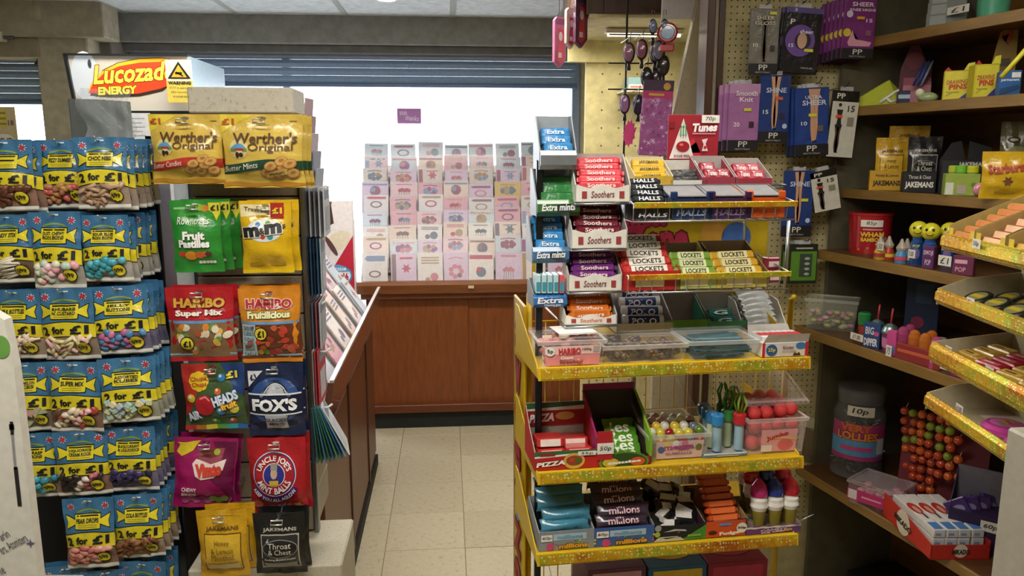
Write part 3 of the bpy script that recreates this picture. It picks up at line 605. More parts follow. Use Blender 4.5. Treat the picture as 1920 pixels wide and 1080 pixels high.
def gbag(w, h, base, seed, t=.045, top=.1, bot=.06, mf=None):
    fn = pouch_fn(w, h, t, seed, top, bot); b = M_('film:'+base)
    o = mk('sweet_bag', pouch_mesh(w, h, fn, mf or (lambda a, e: b), b)); d = MB(fn, w, h); d.tl = 2.2; return o, d
def F(h): return 'film:'+h
def hanghole(d, m='3a3630'):
    d.circ(.5, .945, .06, F(m), 2, 12, .02)
def big_bag(box, base, paint, label, nb=1, seed=0, t=.045, mf=None, rz=0, ry=0, Y=1.66, dz=0, side=.004):
    p, w, h = fit(box, Y=Y); o, d = gbag(w, h, base, seed, t, mf=mf); paint(d); d.obj('bag_print', o)
    o.location = (p.x, p.y, p.z+h); o.rotation_euler = (.03, ry, rz); o['label'] = label; o['category'] = 'sweet bag'; o['group'] = 'large sweet bags on the tower'
    g = MB(); g.tube([(0, YT-Y, .0), (0, -.012, 0), (0, -.02, .004)], .0022, 'metal:d8d8d4', 6)
    g.tube([(-.012, -.02, .002), (-.012, -.024, -.006), (.012, -.024, -.006), (.012, -.02, .002)], .002, 'metal:e6e6e2', 6, True)
    g.obj('hook', tw, loc=(p.x-tw.location.x, Y-YT, p.z+h-.012))
    for k in range(nb): dup(o, (p.x+side*(k+1), p.y+.03*(k+1), p.z+h-.001*k), rz+random.uniform(-.03, .05), label.replace(', frontmost', '')+', %s behind' % ORD[k])
    return o
BR = F('5a3a1c')
def werthers(rib, words, wrapped):
    def paint(d):
        hanghole(d, '8a6a20')
        d.shape(.12, .9, [(0, .99), (.40, .99), (.2, .88), (0, .74)], F('f2dc4a'), 1, 2); d.text('£1', .095, .90, .15, .085, F('c05a22'), 3, 0, .04)
        d.text("Werther's", .55, .68, .80, .15, BR, 4, 0, .02); d.text('Original', .62, .545, .56, .13, BR, 4, 0, .01)
        d.circ(.22, .535, .125, F('e9d890'), 2, ry=.12); d.band(lambda a: .535, lambda a: .535+.075*math.sin((a-.11)/.22*PI), F('5fa0d0'), 3, .11, .33); d.band(lambda a: .50, lambda a: .54, F('6f9a3c'), 3.3, .11, .33, 4, 1); d.rect(.17, .29, .51, .545, F('b04a3a'), 3.6, 2, 1); d.rect(.19, .27, .48, .51, F('f0ead8'), 3.8, 2, 1)
        d.circ(.2, .455, .025, F('4a3020'), 4, 8, .04); d.circ(.25, .455, .03, F('4a3020'), 4, 8, .03)
        cu = lambda k: (lambda a: k+.10*a+.05*math.sin((a-.15)*5.2)*a)
        d.band(cu(.185), cu(.315), F(rib), 2, 0, 1, 18)
        d.text(words, .24, .29, .44, .075, F('f4efe0'), 4, .13, .0, .2)
        for q, (a, b) in enumerate(((.56, .21), (.70, .19), (.62, .30), (.78, .28), (.88, .2), (.76, .37), (.86, .33))):
            d.circ(a, b, .088, F('a8703a'), 5+q*.5, 14, .062, .3); d.circ(a, b+.006, .078, F('d9ab62'), 5.2+q*.5, 14, .052, .3); d.circ(a, b+.012, .036, F('b57d42'), 5.4+q*.5, 10, .02, .3)
        if wrapped: d.shape(.68, .2, [(.54, .14), (.56, .21), (.82, .27), (.81, .19)], F('e4c46a'), 9.5, 1); d.text("Werther's", .68, .2, .2, .035, BR, 10, .2)
        d.band(lambda a: .02+.012*math.sin(a*14), lambda a: .075+.012*math.sin(a*11), F('b98428'), 3, 0, 1)
        d.rect(.84, .93, .90, .915, F('9a7a3a'), 3, 2, 1)
    return paint
big_bag((288, 214, 424, 345), 'dcbc54', werthers('c23a34', 'Butter Candies', False), 'gold toffee bag with a red ribbon band, top left of the tower, frontmost', 1, 3, .05, rz=.03)  # gold of both toffee bags paled to include glare on the film
big_bag((420, 214, 574, 352), 'dfc058', werthers('24503a', 'Butter Mints', True), 'gold toffee bag with a dark green ribbon band, top right of the tower, frontmost', 2, 4, .05)
def pastilles(d):
    hanghole(d, 'b8c8a0'); d.circ(.5, .80, .34, F('3f9a3a'), 1, ry=.24); d.circ(.68, .89, .09, F('e08a3a'), 2, ry=.07); d.circ(.58, .90, .07, F('8fb83a'), 2.5)
    d.shape(.86, .88, [(.76, .965), (.99, .965), (.99, .82), (.92, .72), (.85, .82), (.76, .86)], F('d9d23a'), 3, 1); d.text('£1', .885, .895, .16, .075, BLK, 5, 0, .03)
    d.rect(.08, .34, .875, .905, F('8fc88a'), 2, 3, 1)
    d.text('Rowntrees', .46, .725, .64, .10, F('f4f4ec'), 4, .0, .005, .2)
    d.text('Fruit', .46, .525, .46, .115, F('fafaf4'), 5, 0, .05, 0, None, F('1f4a22'), .03); d.text('Pastilles', .46, .415, .64, .11, F('fafaf4'), 5, 0, .05, 0, None, F('1f4a22'), .03)
    for a, b, r, c in ((.2, .27, .08, 'c2452e'), (.38, .25, .13, 'e8992c'), (.56, .26, .1, 'd9642e'), (.66, .27, .08, 'e07a4a'), (.74, .27, .07, '6a3030')): d.circ(a, b, r, F(c), 3+a, ry=r*.75)
    for q in range(5): d.rect(.52+q*.07, .58+q*.07, .13, .17, F('e8ede0'), 5, 1, 1)
big_bag((328, 375, 421, 511), '2f8f36', pastilles, 'green fruit sweet bag, second row left of the tower, frontmost', 2, 5, .03, rz=.08, side=.012)
def mms(d):
    hanghole(d, 'a88a10'); d.shape(.35, .86, [(.02, .78), (.02, .95), (.62, .95), (.62, .82), (.3, .80)], F('efe3b0'), 1, 1)
    d.text('Treat bag', .34, .87, .5, .07, F('5a3a1c'), 3, -.12, .02); d.rect(.60, .86, .76, .97, F('b02a24'), 3, 2, 2); d.text('£1', .73, .865, .2, .09, F('f0d23a'), 5, 0, .05)
    d.circ(.48, .60, .36, F('dfe8ea'), 1.5, ry=.22); d.circ(.35, .68, .05, F('3f7fc0'), 2); d.circ(.6, .52, .06, F('3f9aa0'), 2); d.circ(.45, .52, .05, F('c8432e'), 2); d.circ(.55, .70, .05, F('6fa03a'), 2)
    d.text('m', .22, .585, .34, .14, BLK, 6, .1, .06, 0, None, F('f4f0e0'), .03); d.text('m', .66, .63, .34, .14, BLK, 6, .1, .06, 0, None, F('f4f0e0'), .03); d.text('&', .44, .60, .12, .085, BLK, 7, .1, .03, 0, None, F('f4f0e0'), .04); d.text("'s", .85, .67, .1, .08, BLK, 5, .1, .02)
    d.rect(.15, .85, .10, .15, F('c09a20'), 2, 3, 1)
    d.band(lambda a: .0, lambda a: .05, F('e6c41c'), 2)
big_bag((456, 376, 552, 512), 'e2b71c', mms, 'yellow chocolate bag with red price flag, second row right of tower, frontmost', 1, 6, .04, rz=.05, side=.01)
def haribo(top, outl, fill, sub, subc, fruit, leaf):
    def paint(d):
        hanghole(d, '7a3020'); r = random.Random(9 if fruit else 5)
        d.text('HARIBO', .5, .80, .76, .125, F(fill), 5, 0, .05, 0, None, F(outl), .05)
        d.text(sub, .5, .665, .72, .095, F(subc), 5, .02, .05, 0, None, F('3a5a20' if fruit else 'a02020'), .04)
        d.rect(0, 1, .54, .575, F('5f9ac8'), 2, 8, 1); d.rect(0, 1, .06, .54, F('6a3420' if fruit else '8a6a4a'), 1.5, 8, 5); d.rect(0, 1, .09, .115, F('8fb0c8'), 2.5, 8, 1)
        for q in range(26):
            a, b = .06+.88*r.random(), .14+.37*r.random()
            d.circ(a, b, r.uniform(.05, .085), F(r.choice(['b8402c', '9a3a26', 'c25a3a'] if fruit else ['e0b84a', 'd98a3a', 'e8e0c8', '6a9a4a', 'b85a3a', 'e9d8c0'])), 3+.08*q, 9, r.uniform(.04, .06), r.random()*3)
        if fruit:
            d.rect(.02, .27, .10, .54, F('b9ccd2'), 5, 2, 4)
            for q, st in enumerate(('30%', 'LESS', 'SUGAR', 'SAME', 'GREAT', 'TASTE')): d.text(st, .145, .49-.072*q, .2, .05 if q else .06, F('5a7a86'), 6, 0, .02)
            for a, c in ((.33, 'd9b93a'), (.43, '5a9a3a'), (.54, 'c23a2a')): d.circ(a, .16, .05, F(c), 6, 10, .055)
        a = .36 if fruit else .30; b = .42 if fruit else .27
        d.circ(a, b, .115, BLK, 6.5, rings=3); d.circ(a, b, .10, F('ecd83a'), 7.2, rings=3); d.text('£1', a, b, .12, .09, BLK, 8, 0, .04)
    return paint
big_bag((319, 538, 446, 678), 'b8202a', haribo('b8202a', '7a1418', 'd9a83a', 'Super Mix', 'f2ece0', False, None), 'red gummy sweet bag, third row left of the tower, frontmost', 1, 7, .035, mf=None)
big_bag((454, 540, 568, 680), 'd98a26', haribo('d98a26', 'efe6d8', 'b52230', 'Fruitilicious', 'e8e6b0', True, None), 'orange gummy sweet bag, third row right of the tower, frontmost', 2, 8, .035, side=-.004)
def chupa(d):
    hanghole(d, '8a1a1a'); d.shape(.3, .8, [(.0, .99), (.42, .99), (.25, .6), (.1, .3), (0, .2)], F('b0302a'), 1, 3); d.shape(.85, .85, [(.62, .99), (1, .99), (1, .5), (.85, .6)], F('20407a'), 1, 3)
    for q in range(8): t = q*PI/4; d.circ(.27+.09*math.cos(t), .74+.09*math.sin(t)*d.w/d.h, .075, F('eac42e'), 3, 10)
    d.circ(.27, .74, .12, F('eac42e'), 3.3); d.text('Chupa', .27, .775, .27, .075, F('b03020'), 5, .1, .01, .1); d.text('Chups', .28, .695, .25, .075, F('b03020'), 5, .1, .01, .1)
    for a, b, r, c in ((.46, .86, .055, 'c8323a'), (.63, .79, .065, '2f7fc0'), (.58, .60, .055, 'd9642e'), (.13, .50, .07, 'd9c23a'), (.62, .31, .07, '2f86c8'), (.84, .33, .075, 'd9d23a'), (.5, .13, .07, '4a9a3a'), (.78, .13, .06, 'b0502e')): d.circ(a, b, r, F(c), 3); d.circ(a-.015, b+.02, r*.4, F('e9e4e0'), 3.6, 8)
    d.circ(.36, .40, .165, F('b81f2e'), 4, ry=.175); d.line([(.28, .50), (.38, .53), (.45, .47)], .03, F('e88a90'), 5); d.text('AIR', .17, .24, .24, .14, F('dfe8f4'), 7, .35, .05, 0, None, F('2f5f9a')); d.text('HEADS', .70, .50, .42, .15, F('dfe8f4'), 7, .3, .05, 0, None, F('2f5f9a')); d.text('fruit', .76, .40, .26, .10, F('e8c23a'), 8, .28, .04, 0, None, F('9a3a1a'))
    d.text('£1', .80, .83, .18, .11, F('e9d83a'), 5, .08, .05, 0, None, F('1c2a5a')); d.rect(.6, .95, .21, .235, F('3f5a7a'), 3, 2, 1)
    for k, c in enumerate(('b0242a', 'b86a2a', 'c8b83a', '5aa04a', '2f9aa8', '2f6ab8')): d.rect(k/6, (k+1)/6, .0, .07, F(c), 2, 2, 1)
big_bag((348, 680, 466, 805), '3f5a34', chupa, 'multicoloured sweet bag with a red balloon face, fourth row left of tower', 0, 9, .03)
def foxs(d):
    d.circ(.5, .945, .06, F('8a8a80'), 2, 12, .02); d.circ(.5, .5, .46, F('2f4f8a'), 1, ry=.42)
    d.circ(.52, .46, .275, F('0c1220'), 2, 26, .40); d.circ(.52, .46, .255, F('c8ccd4'), 2.5, 26, .38); d.circ(.52, .46, .24, F('0e1524'), 3, 26, .36); d.circ(.52, .50, .19, F('b9bec6'), 3.5, 24, .31)
    d.text('PLEASE A BETTER MINT', .52, .46, .62, .035, F('d8dce4'), 4.4, 0, 0, 0, (.30, PI/2))
    d.rect(.02, .98, .335, .60, F('141f3c'), 5, 10, 4); d.rect(.02, .98, .595, .615, F('dfe3ea'), 6, 10, 1); d.rect(.02, .98, .33, .348, F('dfe3ea'), 6, 10, 1)
    d.text("FOX'S", .5, .47, .82, .17, F('f2f4f8'), 7, 0, .05); d.rect(.33, .71, .12, .33, F('b9bec6'), 6, 8, 8); d.text('GLACIER', .52, .265, .40, .055, F('141f3c'), 8, 0, .015); d.text('MINTS', .52, .195, .26, .05, F('141f3c'), 8, 0, .015)
    d.shape(.1, .82, [(.04, .90), (.30, .90), (.04, .69)], F('dfe3ea'), 3, 1); d.text('£1', .13, .82, .12, .07, F('141f3c'), 5, .4, .03)
    d.circ(.11, .13, .07, F('2f4068'), 3)
big_bag((467, 680, 575, 818), '16244a', foxs, 'navy blue mint bag with a silver arch, fourth row right of the tower', 1, 10, .035, side=.002)
def vimto(d):
    hanghole(d, '6a1040'); d.shape(.2, .86, [(.04, .80), (.1, .9), (.05, .93), (.2, .93), (.42, .965), (.36, .9), (.3, .82), (.12, .74)], F('d9c22e'), 2, 1)
    d.shape(.78, .6, [(.6, .95), (.98, .95), (.98, .1), (.8, .3), (.6, .45), (.75, .6)], F('6a1244'), 1, 3)
    d.shape(.56, .66, [(.36, .84), (.80, .86), (.70, .48), (.46, .46)], F('9a4a5a'), 2, 2); d.circ(.58, .80, .14, F('7a3a3a'), 3, ry=.08); d.circ(.68, .81, .05, F('a8b040'), 3.4)
    d.shape(.56, .58, [(.30, .66), (.36, .72), (.60, .66), (.84, .72), (.80, .58), (.66, .48), (.46, .45), (.36, .50)], F('f0dcd8'), 4, 1); d.text('Vimto', .57, .585, .42, .17, F('d0402a'), 6, .1, .06, 0, None, F('b8303a'), .02)
    d.text('CHEWY', .26, .30, .25, .06, F('f4e6ea'), 5, .02, .03); d.text('BON BONS', .26, .225, .24, .05, F('f4e6ea'), 5, .02, .03)
    for q in range(8): d.circ(.2+.09*q, .12+.035*(q % 2), .065, F('b04a86' if q < 5 else '7a9a3a'), 4+q*.1, 10)
big_bag((339, 820, 455, 952), 'a01860', vimto, 'magenta chewy sweet bag, fifth row left of the tower, frontmost', 1, 11, .035, rz=.1, ry=.1)
def joes(d):
    d.circ(.5, .94, .06, F('e0d0c0'), 2, 12, .02); cx_, cy = .47, .56
    d.circ(cx_, cy, .385, F('e6dfe4'), 2, 30); d.circ(cx_, cy, .37, F('3a2a7a'), 2.5, 30); d.circ(cx_, cy, .35, F('b0202c'), 3, 30); d.circ(cx_, cy, .20, F('e6dfe4'), 3.5, 24); d.circ(cx_, cy, .185, F('26308a'), 4, 24)
    d.text("UNCLE JOE'S", cx_, cy, .70, .085, F('f0e8ea'), 6, 0, .03, 0, (.27, PI/2)); d.text('MINT BALLS', cx_, cy, .66, .085, F('f0e8ea'), 6, 0, .03, 0, (-.275, -PI/2))
    d.circ(cx_, cy+.02, .06, F('c9a890'), 5, ry=.09); d.rect(cx_-.06, cx_+.06, cy+.06, cy+.135, F('9a928a'), 5.5, 2, 2); d.rect(cx_-.08, cx_+.08, cy-.12, cy-.06, F('d9b83a'), 6, 2, 1)
    d.text('KEEP YOU ALL AGLOW', cx_, cy, .86, .05, F('f0e8ea'), 8, 0, .02, 0, (-.45, -PI/2))
    pts = [(cx_+r*math.cos(-PI/2+t), cy+r*math.sin(-PI/2+t)*d.w/d.h) for r, ts in ((.40, [-1.0+.2*k for k in range(11)]), (.49, [1.0-.2*k for k in range(11)])) for t in ts]
    for k in range(10): d.P([pts[k], pts[k+1], pts[20-k], pts[21-k]], [(0, 1, 2, 3)], F('2f2a80'), 6)
    d.circ(.14, .16, .085, F('d06a5a'), 3); d.text('traditional', .52, .14, .4, .05, F('e0b8a8'), 4, .12, 0, .2); d.star(.84, .12, .05, .1, 5, F('b0883a'), 3)
big_bag((470, 820, 580, 965), 'b01c28', joes, 'red mint bag with a round purple ringed emblem, fifth row right of tower', 1, 12, .04, rz=-.03, side=.004)
def jakes(ink, gold, words, dark):
    def paint(d):
        d.rect(.08, .92, .92, .93, F(gold), 2, 4, 1); d.text('JAKEMANS', .52, .745, .66, .065, F(ink), 4, 0, .03)
        for e, c in ((0, ink), (.02, gold)): d.rect(.14+e, .90-e, .12+e*.8, .68-e*.8, F(c), 2+e*30, 5, 5)
        if dark: d.circ(.52, .47, .36, F('8a8a84'), 4, 24, .19); d.circ(.52, .47, .345, F('17181a'), 4.5, 24, .175)
        for k, st in enumerate(words): d.text(st, .52, .53-k*.10-(.0 if dark else -.03), .46 if len(st) > 5 else .3, .085, F('d9d6cc' if dark else ink), 6, 0, .0)
        d.text('Soothing Menthol Sweets', .52, .31 if dark else .27, .62, .035, F('c8c4b8' if dark else ink), 6, 0, .02); d.rect(.2, .84, .14, .24, F('8f8f8a' if dark else 'e6d08a'), 4, 4, 2)
    return paint
big_bag((376, 955, 470, 1082), 'd0a01e', jakes('6a4a10', 'dcb436', ['Honey', '& Lemon', 'Menthol'], False), 'golden yellow menthol sweet bag, lowest on the left of the tower, frontmost', 1, 13, .035, side=.01, Y=1.585)
big_bag((480, 960, 577, 1076), '17181b', jakes('b8b4a8', '2a2b2e', ['Throat', '& Chest'], True), 'black menthol sweet bag, lowest on the right of the tower, frontmost', 1, 14, .035, Y=1.585)
# right flank of the tower: booklets, note pads and card packs on white hooks
def flank(box, Y, n, cols_, label, dx=.0, lean=0, dep=.012, kind='booklet', thick=.003, Lw=None):
    for k in range(n):
        x0, y0, x1, y1 = box; p, w, h = fit((x0, y0, x0+max(8, x1-x0), y1), Y=Y)
        b = MB(); wl = Lw or .11; c = cols_[k % len(cols_)]
        b.cbox(0, thick, -wl/2, wl/2, -h, 0, 'paper:'+c, .0006); o = b.obj(kind, loc=(p.x+k*dx, Y+.02*k*0, p.z+h), rot=(0, -lean*k, -.08+.03*k), label=label % ['nearest the tower', 'second from the tower', 'third from the tower', 'fourth from the tower', 'fifth from the tower', 'sixth from the tower', 'seventh from tower', 'eighth from tower', 'ninth from tower', 'tenth from tower', 'outermost'][k if k < n-1 else -1], cat=kind, group='booklets on the flank hooks')
        d = MB(lambda a, b_, off=0, w=wl, h=h: (thick+off, (a-.5)*w, (b_-1)*h), wl, h); d.rect(.1, .9, .75, .93, '8a93a8', 1, 1, 1); d.rect(.15, .85, .1, .6, 'c9ccd6' if k % 2 else 'a9b8c4', 1, 1, 1); d.obj('cover_print', o)
    hkm = MB(); hkm.tube([(-.03, 0, .0), (.05, 0, 0), (.062, 0, .008)], .003, 'plastic:e8e6e0', 6); hkm.obj('hook', tw, loc=(p.x-.02-tw.location.x, Y-.02-YT, p.z+h-.01))
flank((577, 350, 591, 440), 1.86, 5, ['9a9a9c', 'b9bac0', '8d8f94', 'c9ccd4', 'd6dae2'], 'grey card packet under the gold bags, %s', .009)
flank((577, 443, 589, 548), 1.86, 6, ['1c3550', '24486a', '2c5478', '1a2c44', '2f5f86', 'a8b8c8'], 'navy blue note booklet, %s', .006)
flank((578, 560, 590, 645), 1.86, 5, ['6a3a4a', '8a8a90', '5a6a7a', 'a84a5a', 'b9bcc4'], 'mixed colour slim booklet, %s', .007)
flank((588, 648, 598, 748), 1.84, 4, ['b02f3c', 'd8d4d4', 'b83a46', 'c24a54'], 'red and white card pack, %s', .005)
flank((592, 752, 602, 853), 1.82, 10, ['2f4a6a', '3f7a6a', '2a5a4a', '4a7a9a', '2f6a4a', '305a80', '3f8a5a', '28507a', '6a9ab8', 'd6dce0'], 'blue and green leaflet in the hanging fan, %s', .0012, .05)
for k in range(6):
    p, w, h = fit((560+k*4, 180+k*26, 574+k*6, 280+k*32), Y=1.93)
    b = MB(); b.cbox(-.002, .002, -.03, .03, 0, .12, 'paper:'+['c9a8b4', 'b898a8', 'd0c0cc', 'a8b0c8', 'c0c8d8', 'd8d4dc'][k], .0006); b.obj('card_packet', loc=(p.x+.01, 1.93, p.z), rot=(0, .1, -.12), label='%s card packet, %s down the upper flank of the tower' % (['rose', 'mauve', 'pale mauve', 'blue grey', 'pale blue', 'off white'][k], ['first', 'second', 'third', 'fourth', 'fifth', 'sixth'][k]), cat='card packet', group='card packets behind the gold bags')
# white leaflet stand with pen picture, bottom left
Yl = 1.15
A_ = [at(-60, 560, Yl), at(8, 600, Yl), at(26, 690, Yl), at(72, 1085, Yl), at(80, 1180, Yl), at(-60, 1180, Yl)]
o = empty('leaflet_board', (0, Yl, 0), label='white slanting advertising board with a pen shaped vaporiser picture, lower left corner', cat='sign board')
MB().prism([(q.x, q.z) for q in A_], 0, .02, 'paper:d9d6cc').obj('board', o)
x0_, z0_ = at(0, 1080, Yl).x, at(0, 1080, Yl).z; ww = at(100, 1080, Yl).x-x0_; hh_ = at(0, 580, Yl).z-z0_
d = MB(lambda a, b, off=0: (x0_+a*ww, -off, z0_+b*hh_), ww, hh_)
px = lambda x, y: ((at(x, y, Yl).x-x0_)/ww, (at(x, y, Yl).z-z0_)/hh_)
def ln(pts, wd, m, l=2): d.line([px(*q) for q in pts], wd, m, l)
ln([(22, 790), (24, 815)], .06, '1c1c1e'); ln([(24, 815), (30, 880)], .045, '8a8c90'); ln([(30, 875), (38, 948)], .075, '232326'); ln([(22, 795), (23, 805)], .09, '1c1c1e')
d.circ(*px(3, 650), .16, '6aa04a', 2, ry=.22)
for st, xx, yy, wd, ht in (('arin', 8, 1003, .2, .03), ('ers, Atomizers', 26, 1020, .58, .04), ('ne', 5, 1070, .1, .025)): d.text(st, *px(xx, yy), wd, ht, '4a4a50', 2, .48, 0)
d.star(*px(58, 1018), .03, .1, 4, '5a5a7a', 2); d.obj('board_print', o)
MB().prism([(A_[-1].x, 0), (A_[-2].x+.02, 0), (A_[-2].x, A_[-2].z+.01), (A_[-1].x, A_[-1].z+.01)], -.0, .14, 'plastic:c9c6bc').obj('foot', o)
# ============================================================ yellow sweet stand
SO, SA = Vector((.15, 1.52, 0)), math.radians(4)
SX, SY = Vector((math.cos(SA), math.sin(SA), 0)), Vector((-math.sin(SA), math.cos(SA), 0))
def sw(x, y, z=0): return SO+SX*x+SY*y+Vector((0, 0, z))
def sfit(b, yl, z=None):
    x0, y0, x1, y1 = b; q = sw(0, yl); xm, ym = (x0+x1)/2, (y0+y1)/2
    p = onplane(xm, y1, q, SA); w = (onplane(x1, ym, q, SA)-onplane(x0, ym, q, SA)) @ SX; h = onplane(xm, y0, q, SA).z-p.z
    if z is not None: h += p.z-z; p.z = z
    return p, w, h
def sz(px, py, yl): return onplane(px, py, sw(0, yl), SA).z
YW = 'plastic:d2ad1c'
st = empty('sweet_stand', SO, SA, label='yellow wire sweet stand with glittering gold shelf fronts', cat='display stand')
MB().cbox(-.006, .0, -.03, .10, .02, 1.2, YW, .002).obj('side_panel', st)
d = MB(lambda a, b, off=0: (-.006-off, .10-a*.13, .02+b*1.18), .13, 1.18)
d.rect(.0, 1, 0, .25, 'd8c8b0', 1, 1, 4); d.line([(.04, .0), (.04, 1)], .05, '8a7420', 1)
for q in range(9): d.line([(.1+.08*q, .02+.03*(q % 3)), (.3+.07*q, .16+.02*(q % 4)), (.2+.08*q, .24)], .05, ['c98a8a', '8aa0c0', 'c0a060'][q % 3], 2)
for k, ch in enumerate('Sweet'): d.text(ch, .5, .935-.072*k, .5, .055, 'b0303a', 4, 0, .03, 0, None, '7a1c20', .05)
d.star(.5, .60, .1, .22, 5, '6a9ac0', 3)
for k, ch in enumerate('Zone'): d.text(ch, .52, .555-.075*k, .6, .06, 'b0303a', 4, 0, .04, 0, None, '7a1c20', .05)
d.obj('panel_print', st)
MB().tube([(.575, 0, .02), (.575, 0, 1.19), (.57, -.02, 1.2)], .006, YW, 8).obj('upright', st); MB().tube([(.01, 0, .02), (.01, 0, 1.22)], .006, YW, 8).obj('upright', st)
MB().cbox(-.02, .60, -.26, .12, 0, .02, 'plastic:b8961a', .003).obj('base', st)
g = MB()
for k in range(19): g.tube([(.015+.031*k, .01, .05), (.015+.031*k, .01, 1.16)], .0013, YW, 5)
for k in range(12): g.tube([(.01, .008, .06+.1*k), (.575, .008, .06+.1*k)], .0016, YW, 5)
g.obj('wire_back', st, kind='stuff')
zb0, zb1 = sz(1300, 468, .03), sz(1300, 412, .03)
MB().cbox(.20, .53, .03, .042, 1.12, zb1, 'plastic:b89c1c', .002).obj('header_board', st)  # board yellow darkened to carry the shade behind the wire shelves
d = MB(lambda a, b, off=0: (.20+a*.33, .03-off, 1.12+b*(zb1-1.12)), .33, zb1-1.12); f0 = (sz(1300, 447, .03)-1.12)/(zb1-1.12); f1 = (sz(1300, 425, .03)-1.12)/(zb1-1.12)
d.text('Zone', .25, f0, .42, .26, 'b02a4a', 3, .05, .05, 0, None, '5a1424', .04); d.text('Sweet', .16, f1+.08, .3, .16, 'b02a4a', 3, .05, .05, 0, None, '5a1424', .04); d.circ(.78, f0, .1, '3f6ab0', 2); d.circ(.62, f0+.05, .08, 'c8963a', 2); d.obj('header_print', st)
CHR = 'metal:b9bcc0'; ZU0 = sz(1320, 352, -.085); MB().tube([(.02, .0, 1.2), (.02, .0, zb1)], .005, YW).obj('post', st); MB().tube([(.57, .02, 1.2), (.57, .02, zb1)], .004, CHR).obj('post', st); MB().tube([(.47, .02, 1.2), (.47, .02, ZU0)], .003, CHR).obj('post', st); MB().tube([(.2, .02, 1.2), (.2, .02, ZU0)], .003, CHR).obj('post', st)
CH = 'metal:b9bcc0'
def wire_shelf(x0, x1, y0, y1, z, rim=.03, foil=True):
    o = MB()
    for k in range(int((x1-x0)/.022)+1): x = x0+.022*k; o.tube([(x, y1, z), (x, y0, z), (x, y0-.004, z+rim)], .0011, CH, 5)
    for y, zz in ((y0, z), (y0-.004, z+rim), ((y0+y1)/2, z), (y1, z)): o.tube([(x0, y, zz), (x1, y, zz)], .0018, CH, 6)
    for x in (x0, x1): o.tube([(x, y0-.004, z+rim), (x, y1, z+rim*1.6)], .0018, CH, 6)
    s = o.obj('wire_shelf', st)
    if foil: MB().cbox(x0, x1, y0-.0075, y0-.005, z+rim-.006, z+rim+.004, 'foil:d9a020', .0005).obj('foil_strip', s)
    MB().tube([(x0+.01, y1, z), (x0+.01, .03, z)], .003, CH, 6).obj('arm', s); MB().tube([(x1-.01, y1, z), (x1-.01, .03, z)], .003, CH, 6).obj('arm', s)
ZA = sz(1330, 414, -.20); ZB = sz(1320, 546, -.20); ZU = sz(1320, 352, -.085)
wire_shelf(.158, .462, -.20, -.09, ZA); wire_shelf(.152, .458, -.20, -.06, ZB); wire_shelf(.18, .50, -.085, .02, ZU-.002, .006, False)
SZ = [sz(1260, 701, -.25), sz(1260, 891, -.25), sz(1250, 1040, -.25)]
for k, z in enumerate(SZ):
    o = MB(); o.box(-.017, .48, -.246, .0, z+.014, z+.017, YW)
    o = o.obj('shelf', st)
    l = MB(); l.prismx([(-.252, z-.002), (-.247, z-.002), (-.245, z+.020), (-.250, z+.020)], -.018, .482, 'plastic:d9b21c'); l.obj('front_lip', o)
    d = MB(lambda a, b, off=0, z=z: (-.014+a*.492, -.2525+.003*b-off, z+.0005+b*.018), .492, .018); d.rect(0, 1, 0, 1, 'foil:d9a020', 1, 1, 1); d.obj('foil_strip', o)
    for x in (-.018, .479): MB().prismx([(-.248, z), (.0, z-.012), (.0, z+.085), (-.03, z+.085), (-.235, z+.020)], x, x+.002, 'plastic:d9b72c').obj('shelf_bracket', o)
MB().box(-.017, .48, -.22, 0, .535, .538, YW).obj('lower_shelf', st)
# ---- cartons and packs
def carton(box, yft, yl, d_, out, inn, label, z=None, paint=None, scal=0, rz=0, slope=.55, name='display_carton', sidecut=None, x_in=None, grp='cartons on the sweet stand', cat='carton'):
    x0, y0, x1, y1 = box; p, w, _ = sfit(box, yl, z); xm = (x0+x1)/2
    hb = sz(xm, y0, yl+d_)-p.z; fh = max(.008, sz(xm, yft, yl)-p.z); t = .0015; ms = sidecut if sidecut is not None else fh+(hb-fh)*slope
    b = MB(); b.box(-w/2, w/2, 0, d_, 0, t, inn); b.box(-w/2, w/2, d_-t, d_, 0, hb, inn)
    for s in (-1, 1):
        x = s*(w/2-t/2); b.prismx([(0, 0), (d_, 0), (d_, hb), (d_*.55, ms), (0, fh)], x-t/2, x+t/2, inn if s*(-1) > 0 else inn)
        b.prismx([(0, 0), (d_, 0), (d_, hb), (d_*.55, ms), (0, fh)], x+s*t/2, x+s*(t/2+.0004), out)
    o = b.obj(name, loc=p, rz=SA+rz, label=label, cat=cat, group=grp)
    n = 12; P = [(-w/2+w*i/n, fh+scal*(math.cos(i/n*4*PI)-1)*.5) for i in range(n+1)]+[(w/2, 0), (-w/2, 0)]
    MB().prism(P[::-1], 0, t, out).obj('front_panel', o)
    if paint:
        dd = MB(flat(w, fh), w, fh); paint(dd); dd.obj('front_print', o)
    o['w'] = w; return o, p, w, fh, hb
